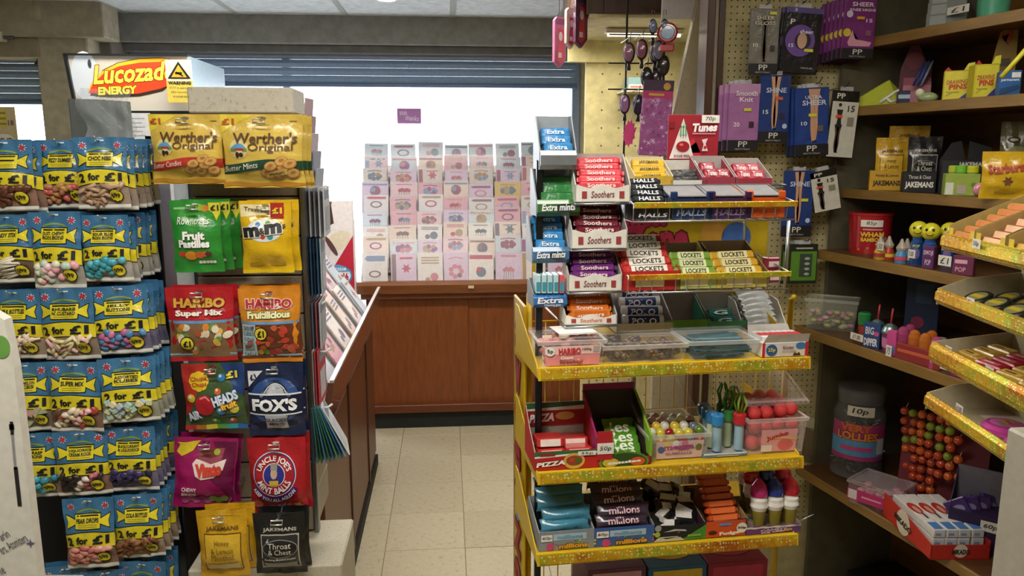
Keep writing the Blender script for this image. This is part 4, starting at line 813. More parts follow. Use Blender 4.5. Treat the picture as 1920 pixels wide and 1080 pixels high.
def pack(kind, L, hgt, dep, col, word=None, ink='f4f0ea', seed=0, label_band=None):
    """a stick or small packet, lying along x"""
    b = MB(); m = 'film:'+col
    if kind == 'stick':
        for x in (-1, 1): b.prism([(x*L/2, -.003), (x*L*.47, -hgt*.3), (x*L*.47, hgt*.3), (x*L/2, .003)][::x], -dep*.3, dep*.3, m)
        b.cbox(-L*.47, L*.47, -dep/2, dep/2, -hgt/2, hgt/2, m, min(hgt, dep)*.28)
    elif kind == 'tube': b.tube([(-L/2, 0, 0), (-L*.49, 0, 0), (L*.49, 0, 0), (L/2, 0, 0)], [hgt*.3, hgt/2, hgt/2, hgt*.3], m, 12)
    elif kind == 'bag':
        fn = pouch_fn(L, hgt, dep, seed, .05, .05)
        for bk in (False, True):
            fl = lambda a, e, off=0: fn(e, a, off, bk)
            q = MB(lambda a, e, off=0: (lambda v: (v[0], v[1], v[2]+hgt/2))(fn(a, e, off, bk))); q.rect(0, 1, 0, 1, m, 0, 10, 6); b.add(q.V, q.F, m, True)
    else: b.cbox(-L/2, L/2, -dep/2, dep/2, -hgt/2, hgt/2, m, .0015)
    o = b.obj('sweet_packet')
    if word or label_band:
        d = MB(lambda a, e, off=0: ((a-.5)*L, -dep/2-off-.0004, (e-.5)*hgt) if kind != 'tube' else ((a-.5)*L, -math.cos((e-.5)*2.4)*(hgt/2+off+.0004), math.sin((e-.5)*2.4)*hgt/2), L, hgt)
        if kind == 'bag': d.fn = (lambda f: (lambda a, e, off=0: (lambda v: (v[0], v[1], v[2]+hgt/2))(f(a, e, off+.0004))))(pouch_fn(L, hgt, dep, seed, .05, .05))
        if label_band: d.rect(.12, .88, .1 if kind != 'tube' else .05, .9 if kind != 'tube' else .95, label_band, 1, 6, 6)
        if word: d.text(word, .5, .5, .6, .5, ink, 2.5, 0, .02)
        d.obj('packet_print', o)
    return o
def stack(src, p, rz, pts, label, grp, cat='sweets', tilt=0, jit=.002):
    """copies of a packet at local points of a carton"""
    c, s = math.cos(SA+rz), math.sin(SA+rz)
    for k, (x, y, z) in enumerate(pts):
        o = src if k == 0 else dup(src)
        x += random.uniform(-jit, jit); o.location = (p.x+c*x-s*y, p.y+s*x+c*y, p.z+z); o.rotation_euler = (tilt, random.uniform(-.03, .03), SA+rz+random.uniform(-.03, .03))
        o['label'] = label+', %s from the front' % ORD[k]; o['category'] = cat; o['group'] = grp
def stairs(n, y0, z0, dy, dz, x=0): return [(x, y0+k*dy, z0+k*dz) for k in range(n)]
# lozenge cartons hanging at the left front
def soo(c): return lambda d: (d.text('Soothers', .5, .45, .42, .38, c, 2, .02, .01, .15), [d.rect(a, a+.09, .22, .62, '9a3a3a', 2, 1, 1) for a in (.12, .8)])
for k, (bx, ft, cols_, look) in enumerate((((1079, 288, 1181, 379), 346, ['d8424e', 'e05a62'], 'coral red'), ((1072, 380, 1175, 466), 430, ['6a1c2c', '8a2234'], 'dark maroon'), ((1066, 470, 1165, 546), 514, ['6d2a78', '8a3a94'], 'purple'), ((1060, 547, 1156, 609), 590, ['cf6a22', 'dc8430'], 'orange'))):
    pos = ['topmost', 'second', 'third', 'lowest'][k]
    o, p, w, fh, hb = carton(bx, ft, -.19, .062, 'paper:e3dfd6', 'paper:a8a5a0', 'white scalloped carton of %s lozenge sticks, %s of the left column' % (look, pos), None, soo('7a3a3a' if k < 3 else 'c86a2a'), .006, -.06)
    n = 5; stack(pack('stick', w*.86, .015, .015, cols_[0], 'Soothers', 'e8d0cc'), p, -.06, stairs(n, .012, fh-.004, .010, .0105), '%s wrapped lozenge stick in the %s scalloped carton' % (look, pos), look+' lozenge sticks', tilt=-.35)
    MB().box(-.035, .035, -.012, .012, fh*.1, .016, 'film:'+cols_[1]).box(-.03, .03, -.0125, -.012, .002, .014, 'film:'+cols_[0]).obj('inner_tray', o, loc=(0, .016, fh*.55))
    x = (p-SO) @ SX; y = (p-SO) @ SY
    b = MB(); b.tube([(x-w/2, -.19, p.z-.003), (x-w/2, .0, p.z-.003)], .002, CH, 6); b.tube([(x+w/2, -.19, p.z-.003), (x+w/2, .0, p.z-.003)], .002, CH, 6); b.tube([(x-w/2, -.19, p.z-.003), (x+w/2, -.19, p.z-.003)], .002, CH, 6); b.obj('carton_bracket', st)
# gum dispensers on a pole
gp = sw(.0, -.16); gx = onplane(1012, 500, gp, SA)
gd = empty('gum_dispenser', (gx.x, gx.y, 0), SA, label='grey four tier chewing gum dispenser on a post at the left of the stand', cat='dispenser')
MB().cbox(-.006, .006, .0, .012, .03, sz(1012, 300, -.16), 'metal:3a3f44', .002).obj('post', gd); MB().cbox(-.06, .09, -.08, .05, 0, .03, 'matte:2a2c30', .004).obj('base', gd)
def gum(box, yft, gcol, front, word, n, rows, look, pos, word2=None, kind='slab'):
    p, w, _ = sfit(box, -.17); x0, y0, x1, y1 = box; d_ = .06; hb = sz((x0+x1)/2, y0, -.11)-p.z; fh = sz((x0+x1)/2, yft, -.17)-p.z; loc = p-gd.location; lx, ly = Vector(loc) @ SX, Vector(loc) @ SY
    b = MB(); b.box(-w/2, w/2, 0, d_, 0, .002, 'plastic:7d8084'); b.box(-w/2, w/2, d_, d_+.002, 0, hb, 'plastic:9aa0a6')
    for s in (-1, 1): b.prismx([(0, 0), (d_, 0), (d_, hb), (d_*.7, hb), (0, fh)], s*w/2-.001, s*w/2+.001, 'plastic:8d9298')
    b = b.obj('gum_tray', gd, loc=(lx, ly, p.z)); fp = MB()
    fp.prismx([(0, 0), (-.007, fh*.25), (-.007, fh*.75), (0, fh), (.002, fh), (.002, 0)], -w/2, w/2, 'gloss:'+front); fp.obj('front_panel', b)
    if word:
        dd = MB(flat(w, fh, -.0075), w, fh); dd.text(word, .5, .55, .78, .42, 'f2f5f7', 2, .02, .03, .15)
        if word2: dd.text(word2, .55, .2, .5, .2, 'c8d8e4', 2)
        if look.startswith('green') or 'blue mint' in look: dd.circ(.66, .5, .24, '22282a', 1, ry=.1)
        dd.obj('front_print', b)
    src = pack(kind, w*.8, .016, .02, gcol, 'Extra' if n > 0 else None, 'f0f4f8')
    pts = [(0, .014+.012*k, fh+.002+.0135*k) for k in range(rows)]
    stack(src, p, 0, pts, '%s gum packet in the %s dispenser tray' % (look, pos), look+' gum packets', tilt=-.3)
gum((1012, 218, 1080, 318), 282, '2f7fb8', '6f7478', None, 1, 3, 'light blue', 'topmost')
gum((1006, 316, 1086, 405), 374, '2f7a3e', '3f6a3a', 'Extra mints', 0, 3, 'green', 'second')
gum((998, 404, 1066, 493), 463, '2f86c4', '3f6f98', 'Extra mints', 1, 4, 'blue mint', 'third')
gum((1000, 520, 1062, 576), 550, '8fc4d4', '2f6fae', 'Extra', 0, 1, 'pale turquoise', 'lowest', 'Chewing gum')
for k in range(5):
    p = onplane(1007+k*11, 548, sw(0, -.165), SA); b = MB(); b.cbox(-.0045, .0045, -.012, .02, 0, .034, 'film:'+('bfe0e6' if k < 4 else 'd8606a'), .001); o = b.obj('gum_box', loc=p, rz=SA, label='small %s upright gum box in lowest tray, %s from left' % ('pale turquoise' if k < 4 else 'red topped', ['first', 'second', 'third', 'fourth', 'fifth'][k]), cat='gum', group='upright gum boxes'); d = MB(flat(.009, .034, -.012), .009, .034); d.rect(.1, .9, .1, .6, '3f8fa4', 1, 1, 1); d.obj('box_print', o)
# menthol cartons on the upper wire shelf
for k, (bx, ft, out, look) in enumerate((((1186, 348, 1262, 411), 384, '17181c', 'black'), ((1257, 346, 1336, 410), 372, '1c2f5c', 'navy blue'), ((1328, 345, 1408, 409), 371, '42204e', 'purple'), ((1399, 344, 1471, 408), 370, 'd2561c', 'orange'))):
    def pr(d, k=k): d.text('HALLS', .5, .3, .7, .28, ['c9ccd0', '9ab0d0', '8a70a0', 'b04a1a'][k], 2, 0, .03, .25)
    o, p, w, fh, hb = carton(bx, ft, -.195, .07, 'film:'+out, 'paper:77757a', '%s menthol sweet carton, %s on the upper wire shelf' % (look, ['first', 'second', 'third', 'fourth'][k]), ZA+.003, pr, 0, 0, .6)
    if k == 0: stack(pack('stick', w*.88, .015, .015, '26282c', 'HALLS', 'dfe2e6'), p, 0, stairs(5, .012, fh-.004, .0115, .010), 'black and white menthol stick in the black carton', 'black menthol sticks', tilt=-.5)
    else:
        for s in (-1, 1): MB().prismx([(0, fh*.9), (.004, fh), (.004, fh+.012), (0, fh+.010)], s*w*.5-.012 if s > 0 else -w*.5, s*w*.5 if s > 0 else -w*.5+.012, 'film:'+out).obj('front_corner', o)
        MB().add([(-w/2+.003, .012, fh+.004), (w/2-.003, .012, fh+.004), (w/2-.003, .068, hb*.96), (-w/2+.003, .068, hb*.96), (-w/2+.003, .012, fh+.002), (w/2-.003, .012, fh+.002), (w/2-.003, .068, hb*.96-.002), (-w/2+.003, .068, hb*.96-.002)], [(0, 1, 2, 3), (7, 6, 5, 4), (0, 4, 5, 1), (2, 6, 7, 3), (1, 5, 6, 2), (3, 7, 4, 0)], 'paper:8f8e90').obj('lid_flap', o)
# upper back row
for k, (bx, ft, out, inn, pc, word, n, look) in enumerate((((1190, 294, 1262, 352), 330, 'c9a53a', 'd6cdb0', 'd2a81e', 'JAKEMANS', 3, 'cream carton of yellow menthol sticks'), ((1258, 300, 1326, 352), 338, 'd8d6d0', 'cdcac2', '2a2a2c', None, 2, 'white carton of black menthol sticks'), ((1316, 292, 1382, 351), 332, '9a3a4a', 'a8a29e', '9a2438', 'Tunes', 3, 'grey carton of maroon cherry packets'), ((1378, 296, 1448, 350), 334, '9a3040', 'b0a8a4', 'a82a3c', 'Tunes', 4, 'low carton of loose red cherry packets'))):
    o, p, w, fh, hb = carton(bx, ft, -.075, .07, 'paper:'+out, 'paper:'+inn, look+', behind the menthol cartons', ZU+.002)
    pts = stairs(n, .018, fh*.8, .014, .013) if k < 2 else [((-.3+.6*(q % 2))*w*.6, .02+.02*(q//2), fh+.004+.012*(q//2)) for q in range(n)]
    stack(pack('slab', w*(.85 if k < 2 else .42), .016 if k < 2 else .022, .012, pc, word, '3a2c10' if k == 0 else 'f0e4e4'), p, 0, pts, ['yellow menthol stick in the cream carton', 'black menthol stick in the white carton', 'maroon cherry packet in the grey carton', 'red cherry packet in the low carton'][k], 'packets in the upper back row', tilt=-.5)
# cherry display card
p, w, h = sfit((1251, 215, 1346, 300), .01)
o = MB().cbox(-w/2, w/2, 0, .004, -.03, h, 'paper:9a1c2c', .0008).obj('display_card', loc=p, rz=SA, label='red cherry sweet display card with a white triangle and handwritten price', cat='sign')
d = boxdeco(w, h); d.shape(.6, .3, [(.02, .02), (.7, .02), (.5, .5)], 'c42436', 1, 1); d.shape(.3, .4, [(.03, .03), (.52, .03), (.29, .92)], 'e6dcd8', 2, 1); d.shape(.29, .7, [(.20, .55), (.38, .55), (.29, .88)], 'b9d0b8', 3, 1)
for a in (.24, .29, .34): d.line([(a, .5), (a, .72)], .012, '2f6a42', 4); d.shape(a, .74, [(a-.02, .72), (a+.02, .72), (a, .78)], '2f6a42', 4, 1)
d.circ(.29, .30, .13, '9a1420', 4, ry=.10); d.circ(.26, .34, .04, 'd86a6a', 5, ry=.025); d.text('SUGAR FREE', .27, .09, .3, .06, '7a2030', 4); d.text('Tunes', .71, .72, .50, .19, 'f4ecec', 4, .03, .05, .2); d.rect(.47, .93, .57, .60, 'd88a92', 3, 1, 1); d.rect(.64, .99, .82, .99, 'ece8e0', 5, 1, 1); d.text('70p', .81, .905, .2, .11, '2a2a3a', 6, .05, 0, .2); d.rect(.02, .12, .70, .84, '7a1420', 3, 1, 1)
d.shape(.72, .35, [(.66, .45), (.78, .48), (.74, .36), (.79, .2), (.67, .2), (.70, .35)], 'e6d4d4', 3, 1); d.circ(.73, .28, .03, 'c02030', 4); d.obj('card_print', o)
# honey lozenge cartons
for k, (bx, ft, out, inn, look) in enumerate((((1170, 456, 1276, 536), 508, 'b82622', 'b0302a', 'red'), ((1266, 454, 1353, 534), 512, 'b9c46a', '6f5a40', 'green'), ((1343, 450, 1440, 530), 510, 'c9b85a', '7a6040', 'yellow'))):
    o, p, w, fh, hb = carton(bx, ft, -.195, .10, 'paper:'+out, 'paper:'+inn, '%s carton of honey lozenge sticks on the lower wire shelf' % look, ZB+.003, (lambda d: d.rect(.2, .7, .2, .6, 'e8d8a0', 2, 1, 1)))
    src = pack('stick', w*(.84 if k == 0 else .74), .018, .018, ['d8d0bc', 'c8d28a', 'dcc878'][k], 'LOCKETS', '30241c', label_band=['efe9dc', 'dfe6b0', 'ece2a8'][k])
    e = MB()
    for s in (-1, 1): e.cbox(s*w*.36-.009, s*w*.36+.009, -.0092, .0092, -.0092, .0092, 'film:'+['c2302a', '7aa03a', 'd2a22c'][k], .004)
    e.obj('end_wrap', src)
    stack(src, p, 0, stairs(5 if k == 0 else 3, .014, fh-.002, .0165, .012, -.003), '%s and cream honey lozenge stick in the %s carton' % (look, look), look+' honey lozenge sticks', tilt=-.55)
p, w, h = sfit((1441, 480, 1466, 526), -.15, ZB+.003)
for k in range(2): MB().cbox(-w/2, w/2, 0, .02, 0, h*.45, 'film:8a2a40', .002).box(-w*.4, w*.4, -.0006, 0, h*.1, h*.3, 'paper:e0c8c8').obj('sweet_packet', loc=(p.x, p.y+.01*k, p.z+k*h*.47), rz=SA+.1*k, label='%s maroon packet at the right end of lower wire shelf' % ['bottom', 'top'][k], cat='sweets')
# third row behind the tubs
z1 = SZ[0]+.018; zr = z1+.022
MB().cbox(.09, .47, -.10, -.012, z1-.001, zr-.002, YW, .002).obj('rear_step', st)
o, p, w, fh, hb = carton((1156, 549, 1262, 640), 606, -.10, .075, 'paper:d8d8da', 'paper:c4c4c8', 'white carton of blue and white mint rolls behind the clear tubs', zr)
stack(pack('tube', w*.72, .021, .021, 'e4e6ea', 'POLO', 'f4f4f8', label_band='1f3472'), p, 0, stairs(4, .012, fh+.004, .016, .015, .0), 'white mint roll with a blue band in the white carton', 'mint rolls')
carton((1246, 549, 1330, 640), 600, -.10, .08, 'paper:6aa84a', 'paper:6f6558', 'empty brown lined carton with green corner behind the clear tubs', zr)
o, p, w, fh, hb = carton((1326, 549, 1400, 640), 602, -.10, .08, 'paper:4aa08a', 'paper:8a8680', 'grey lined carton with teal packets behind the teal tub', zr)
stack(pack('slab', w*.6, .018, .012, '1c6a66', 'G', 'e0f0e8'), p, 0, stairs(2, .02, fh-.005, .02, .012), 'teal packet in the grey lined carton', 'teal packets', tilt=-.5)
o, p, w, fh, hb = carton((1390, 553, 1472, 640), 612, -.10, .07, 'paper:dededa', 'paper:d2d2ce', 'tall white carton of silver sachets at the right of the stand', zr, None, 0, 0, .9)
stack(pack('bag', w*.75, .03, .012, 'b8bcbe', None, 'f', 3), p, .1, stairs(6, .010, fh+.002, .008, .010), 'silver sachet in the tall white carton', 'silver sachets', tilt=-.9)
# ---- clear tubs on the first gold shelf
def tub(box, ytop, yl, d_, label, tint='eef0f0', paint=None, fill=None, lid=True, z=None, name='clear_tub', rz=0, alpha=.10, taper=.93, lift=0):
    """clear plastic box: front face spans box, lid back edge reaches ytop"""
    p, w, h = sfit(box, yl, z); cm = 'clear:%s:%s' % (tint, alpha)
    def ring(s, zz, g=0): return [(-w/2*s-g, d_/2-d_/2*s-g, zz), (w/2*s+g, d_/2-d_/2*s-g, zz), (w/2*s+g, d_/2+d_/2*s+g, zz), (-w/2*s-g, d_/2+d_/2*s+g, zz)]
    b = MB(); V = ring(taper, 0)+ring(1, h); b.add(V, [(0, 3, 2, 1), (0, 1, 5, 4), (1, 2, 6, 5), (2, 3, 7, 6), (3, 0, 4, 7)], cm)
    o = b.obj(name, loc=p, rz=SA+rz, label=label, cat='tub', group='clear sweet tubs')
    r = MB(); V = ring(1, h-.004, .002)+ring(1, h+.003, .003)+ring(1, h+.003, -.003); F_ = []
    for q in range(2):
        for i in range(4): F_.append((q*4+i, q*4+(i+1) % 4, (q+1)*4+(i+1) % 4, (q+1)*4+i))
    r.add(V, F_, 'clear:%s:.5' % tint); r.obj('rim', o)
    if lid:
        l = MB(); V = ring(1, h+.003, .004)+ring(1, h+.009, .003)+ring(.95, h+.009)+ring(.93, h+.006); F_ = [(12, 13, 14, 15)]
        for q in range(3):
            for i in range(4): F_.append((q*4+i, q*4+(i+1) % 4, (q+1)*4+(i+1) % 4, (q+1)*4+i))
        l.add(V, F_, cm); l = l.obj('lid', o)
        if lift: l.location.z = lift[0]; l.location.y = lift[1]; l.rotation_euler.x = lift[2]
    if paint:
        dd = MB(lambda a, e, off=0: ((a-.5)*w*(taper+(1-taper)*e), d_/2-d_/2*(taper+(1-taper)*e)-off-.0005, e*h), w, h); paint(dd); dd.obj('tub_label', o)
    if fill: fill(o, w, d_, h)
    return o, p, w, d_, h
def mound(col, lumps, r, kind='lump', frac=.98):
    def f(o, w, d_, h):
        rd = random.Random(len(col)+int(r*1e4)); b = MB()
        for k in range(lumps):
            x, y, z = rd.uniform(-.43, .43)*w, d_*rd.uniform(.08, .92), h*rd.uniform(.08, frac)
            T = Matrix.Translation((x, y, z)) @ Matrix.Rotation(rd.random()*6, 4, 'Z') @ Matrix.Rotation(rd.uniform(-.5, .5), 4, 'X')
            c = col[k % len(col)]
            if kind == 'lump': b.sph((0, 0, 0), (r*rd.uniform(.7, 1.3), r*rd.uniform(.6, 1), r*.6), 'candy:'+c, 7, 5, T)
            else: b.box(-w*.3, w*.3, -.006, .006, -.0012, .0012, 'crystal:'+c, Matrix.Translation((x*.3, y, z)) @ Matrix.Rotation(rd.uniform(-.12, .12), 4, 'Z') @ Matrix.Rotation(rd.uniform(-.12, .12), 4, 'Y'))
        b.obj('sweets', o, kind='stuff')
    return f
def hlabel(d):
    d.rect(.08, .94, .02, .86, 'd88a90', 1, 1, 1); d.rect(.08, .94, .50, .86, 'e8c8c4', 2, 1, 1); d.text('HARIBO', .46, .64, .34, .28, 'c8303c', 4, .02, .04); d.circ(.16, .64, .07, 'f2f2ee', 4); d.text('5p', .16, .64, .09, .2, '22242a', 5); d.text('1000g', .72, .7, .14, .12, '5a3a3a', 4); d.rect(.82, .92, .56, .82, 'b0a4a4', 3, 1, 1); d.text('Giant', .42, .36, .2, .14, 'f4ecec', 4); d.text('Strawbs', .45, .18, .3, .16, '6a2a2a', 4)
o, p, w, d_, h = tub((1010, 642, 1135, 688), 600, -.235, .085, 'clear lidded tub with a pink label at the left of the top gold shelf', 'eee6e6', hlabel, mound(['c8786a', 'd08a84', 'b86a64'], 60, .010), z=z1)
b = MB(); b.prism([(-.034, .0), (.036, .0), (.034, .003), (-.036, .003)], -.03, .03, 'paper:efece4'); b.obj('paper_bag', loc=p+SX*.012+SY*.045+Vector((0, 0, h+.010)), rz=SA+.1, label='folded white paper bag lying on the left clear tub lid', cat='paper bag')
tub((1132, 650, 1288, 687), 610, -.235, .085, 'wide clear lidded tub of brown jellies on the top gold shelf', 'e8e4dc', None, mound(['4a342a', '3a2a24', '5c4030'], 110, .009), z=z1)
tub((1292, 642, 1420, 680), 605, -.235, .085, 'clear lidded tub of teal sour belts on the top gold shelf', 'e2eaea', None, mound(['175a66', '1f6c78', '12485a'], 90, .01, 'belt', .98), z=z1)
p, w, h = sfit((1428, 642, 1514, 676), -.235, z1)
o = MB().cbox(-w/2, w/2, 0, .06, 0, h, 'paper:d8d4d0', .001).obj('chocolate_box', loc=p, rz=SA, label='white and red chocolate bar box with blue round badge, right of top gold shelf', cat='carton')
d = boxdeco(w, h); d.rect(0, .06, 0, 1, 'c2242c', 1, 1, 1); d.rect(.93, 1, 0, 1, 'c2242c', 1, 1, 1); d.circ(.2, .5, .12, '2a5a9a', 2); d.text('25p', .2, .5, .16, .32, 'e8d23a', 3); d.text('Kinder', .56, .66, .24, .2, '7a2028', 3); d.text('chocolate', .57, .42, .3, .14, '9a8a8a', 3); d.circ(.83, .76, .11, '3f7ab8', 2, ry=.07); d.shape(.75, .2, [(.66, .08), (.84, .08), (.80, .32), (.76, .2), (.70, .3)], '4a2a1c', 2, 1); d.obj('box_print', o)
MB().box(w/2, w/2+.0006, 0, .06, 0, h, 'paper:c2242c').obj('side_print', o)
for s, nm in ((-1, 'lid_flap'), (1, 'lid_flap')): MB().add([(-w/2*.98, .03+s*.03, h), (w/2*.98, .03+s*.03, h), (w/2*.9, .03+s*.042, h+.018), (-w/2*.9, .03+s*.042, h+.018)], [(0, 1, 2, 3), (3, 2, 1, 0)], 'paper:dcd8d4').obj(nm, o)
for k in range(7): b = MB(); b.cbox(-.005, .005, 0, .045, 0, .012, 'film:e8e2e0', .001).box(-.0051, .0051, .01, .03, .0121, .0124, 'paper:c23a3c').obj('chocolate_bar', loc=p+SX*(-.036+.012*k)+SY*.008+Vector((0, 0, h-.002)), rz=SA, label='white and red chocolate bar in the open box, %s from left' % ['first', 'second', 'third', 'fourth', 'fifth', 'sixth', 'seventh'][k], cat='sweets', group='chocolate bars in the white box')
# ---- second gold shelf
z2 = SZ[1]+.018
def pizza(d):
    d.rect(0, 1, .72, 1, '2f6a3a', 1, 1, 1); d.rect(0, 1, 0, .72, 'b8201f', 1, 1, 1); d.band(lambda a: .66+.14*a, lambda a: .76+.14*a, 'e8e6e0', 2); d.text('PIZZA', .26, .36, .46, .25, 'f2eee6', 4, .06, .05, .25, None, '5a1412'); d.circ(.62, .44, .17, 'd8a84a', 3, ry=.13); d.circ(.62, .47, .13, '8a4a2a', 4, ry=.08); d.circ(.58, .5, .04, 'c23a2a', 5); d.circ(.68, .47, .04, '4a6a2a', 5)
    d.rect(.68, .96, .72, .95, 'ece8e0', 5, 1, 1); d.text('35p', .82, .83, .2, .15, '22242a', 6, 0, 0, .2); d.rect(.08, .32, .76, .92, '8a2a24', 3, 1, 1)
o, p, w, fh, hb = carton((1002, 752, 1121, 900), 845, -.235, .10, 'paper:b8201f', 'paper:b9aea2', 'red and green pizza sweet carton at the left of the middle gold shelf', z2, pizza, slope=.45)
d = MB(lambda a, b, off=0: ((a-.5)*w, .098-off, hb-.045+b*.045), w, .045); d.rect(0, 1, .65, 1, '2f5a34', 1, 1, 1); d.rect(0, 1, 0, .7, '9a1c1c', 2, 1, 1); d.text('PIZZA', .28, .35, .42, .36, 'f0e8e0', 4, .05, .05, .25); d.circ(.66, .4, .16, 'c89a4a', 3, ry=.07); d.band(lambda a: .66, lambda a: .74+.1*a, 'd8d8d0', 3); d.obj('back_print', o)
stack(pack('slab', w*.42, .016, .05, 'c23030', None, label_band='f0e4d8'), p, 0, [(-w*.23, .03, fh*.7), (w*.23, .03, fh*.7), (-w*.22, .04, fh*.7+.017), (w*.22, .07, fh*.7+.004)], 'red and white pizza sweet packet in the left carton', 'pizza sweet packets', tilt=-.15)
def skit(d): d.circ(.5, .45, .46, '5a8a2a', 1, ry=.2); d.circ(.5, .45, .42, '2f4a1a', 2, ry=.17); d.circ(.25, .5, .15, 'c8b23a', 3, ry=.08); d.circ(.75, .5, .14, 'c85a2a', 3, ry=.08); d.text('Skittles', .5, .5, .62, .34, 'f4f2ea', 4, .06, .05)
o, p, w, fh, hb = carton((1118, 728, 1220, 895), 858, -.235, .11, 'paper:a81c22', 'paper:3a2c26', 'tall magenta and lime fruit sweet carton on the middle gold shelf', z2, skit, slope=.75)
for s, c in ((-1, '9a1a5a'), (1, '7fb02c')): MB().prismx([(0, fh), (.02, fh), (.05, hb*.78), (.11, hb), (.105, hb), (.045, hb*.70), (0, hb*.5)], s*w/2-.002, s*w/2+.002, 'paper:'+c).obj('side_wing', o)
MB().box(-w/2, w/2, .109, .112, hb, hb+.012, 'paper:9a1a5a').obj('back_header', o); MB().box(-w/2, -w/2+.028, -.002, .0, fh*.9, fh+.052, 'paper:b02028').box(-w/2+.0, -w/2+.03, -.003, -.002, fh+.01, fh+.03, 'paper:e8e4dc').obj('price_flap', o)
dd = MB(lambda a, b, off=0: (-w/2+a*.03, -.0032-off, fh+.01+b*.02), .03, .02); dd.text('50p', .5, .5, .7, .5, '22242a', 1, 0, 0, .2); dd.obj('price_print', o)
stack(pack('bag', w*.6, .045, .014, '4f8a24', 'les', 'e8f0d8', 5), p, 0, [(.01, .025, fh*.6), (.012, .04, fh*.6+.01), (.012, .055, fh*.6+.02), (.01, .075, fh*.6+.032)], 'green fruit sweet bag in the lime sided carton', 'green fruit sweet bags', tilt=-.8)
def mega(d): d.rect(.12, .92, .04, .80, 'd8b8b4', 1, 1, 1); d.text('megga', .5, .5, .52, .22, 'a84a86', 3, .03, .05, 0, None, 'f0e0e8'); d.text('GUMBALLS', .5, .27, .46, .1, '9a6a9a', 3, .02, .03); [d.circ(a, b, .055, c, 2.5) for a, b, c in ((.2, .45, '3f6a9a'), (.84, .5, '6a7a3a'), (.3, .66, 'd8c86a'), (.6, .68, 'c87a8a'), (.45, .7, 'e0e0da'))]
o, p, w, d_, h = tub((1214, 818, 1328, 890), 745, -.225, .14, 'clear tub of multicoloured gumballs on the middle gold shelf', 'e6e6da', mega, None, True, z2, lift=(.012, .07, .35), alpha=.2)
GC = ['e0c23a', 'd8d8c8', '3f5f8a', '8a1c22', 'c8b83a', '5a7a2a', '6a7a8a', 'a03038', 'dcd8cc', 'd2a22a']
gm = [MB().sph((0, 0, 0), .0095, 'gloss:'+c, 12, 8).mesh('gumball') for c in GC]
GN = ['yellow', 'white', 'navy', 'dark red', 'mustard', 'green', 'grey blue', 'red', 'cream', 'amber']
for k in range(48):
    i, j = k % 6, (k//6) % 5; L = k//30
    x, y = (-.42+.168*i)*w*.95+random.uniform(-.002, .002), .014+.024*j+L*.01; q = random.randrange(10)
    mk('gumball', gm[q], loc=p+SX*x+SY*y+Vector((0, 0, h-.014+.012*L+random.uniform(-.002, .003)+.006*j*.4)), label=GN[q]+' gumball heaped in the clear gumball tub', cat='gumball', group='gumballs in the tub')
o, p, w, fh, hb = carton((1318, 818, 1398, 882), 850, -.225, .09, 'paper:5a8ab0', 'paper:b9b4ac', 'blue and white holder box of bubble tubes on the middle gold shelf', z2, lambda d: (d.rect(0, 1, .6, 1, 'dce4ea', 1, 1, 1), d.rect(.3, .8, .25, .45, 'd8c88a', 3, 1, 1)), slope=.3)
def tube_toy(cap, body, topc, head):
    b = empty('bubble_tube', (0, 0, 0)); MB().lathe([(0, 0), (.009, 0), (.009, .05), (.007, .052)], 'plastic:'+body, 12).obj('tube', b); MB().lathe([(.012, .05), (.0125, .068), (.010, .071), (0, .071)], 'gloss:'+cap, 12).obj('cap', b)
    t = MB()
    for q in range(4): t.tube([(.006*math.cos(q*1.57), .006*math.sin(q*1.57), .071), (.012*math.cos(q*1.57), .012*math.sin(q*1.57), .09), (.004*math.cos(q*1.57), .004*math.sin(q*1.57), .108)], .0022, 'plastic:'+topc, 6)
    if head: t.obj('figure', b)
    return b
for k, (px, py, c, hd) in enumerate(((1342, 860, '2f86c4', 0), (1332, 835, '2a78b8', 0), (1325, 815, '2a70ac', 0), (1318, 800, '24649a', 0), (1383, 862, 'c22a34', 1), (1362, 835, '3f8a4a', 1), (1372, 820, '4a7a3a', 1), (1352, 815, '3a6a3a', 1))):
    yy = -.205+.02*(k % 4) if k < 4 else -.205+.022*(k-4); q = onplane(px, py, sw(0, yy), SA); o = tube_toy(c, ['9ab8c8', 'b8c8a0'][k % 2], ['7fae3a', '4a8a3a'][k % 2], hd)
    o.location = (q.x, q.y, z2+.006); o.rotation_euler.z = k; o['label'] = '%s bubble tube, %s' % (['blue capped', 'red capped with green top', 'green topped'][0 if k < 4 else 1 if k == 4 else 2], ['nearest in the blue holder box', 'second in the blue row', 'third in the blue row', 'rear of the blue row', 'right front of the holder box', 'behind the red capped tube', 'right rear of the holder box', 'middle rear of the holder box'][k]); o['category'] = 'toy'; o['group'] = 'bubble tubes'
def pinkl(d): d.rect(.22, .86, .05, .72, 'e0a0a0', 1, 2, 2); d.text('Jumbo', .5, .52, .4, .16, 'c2304a', 3, .25, .04); d.rect(.22, .42, .06, .26, 'e8dcd4', 2, 1, 1); d.circ(.66, .26, .14, 'd86a6a', 2, ry=.1); d.band(lambda a: .38+.06*math.sin((a-.3)*6), lambda a: .45+.06*math.sin((a-.3)*6), 'e8b86a', 2, .3, .86)
o, p, w, d_, h = tub((1400, 788, 1508, 878), 705, -.225, .13, 'tall clear tub of red jelly balls at the right of the middle gold shelf', 'ecd8d8', pinkl, None, True, z2, lift=(.03, .03, .35), alpha=.22)
rb = MB(); rb.sph((0, 0, 0), .0135, 'crystal:d23a3c', 12, 8); rb = rb.mesh('jelly_ball')
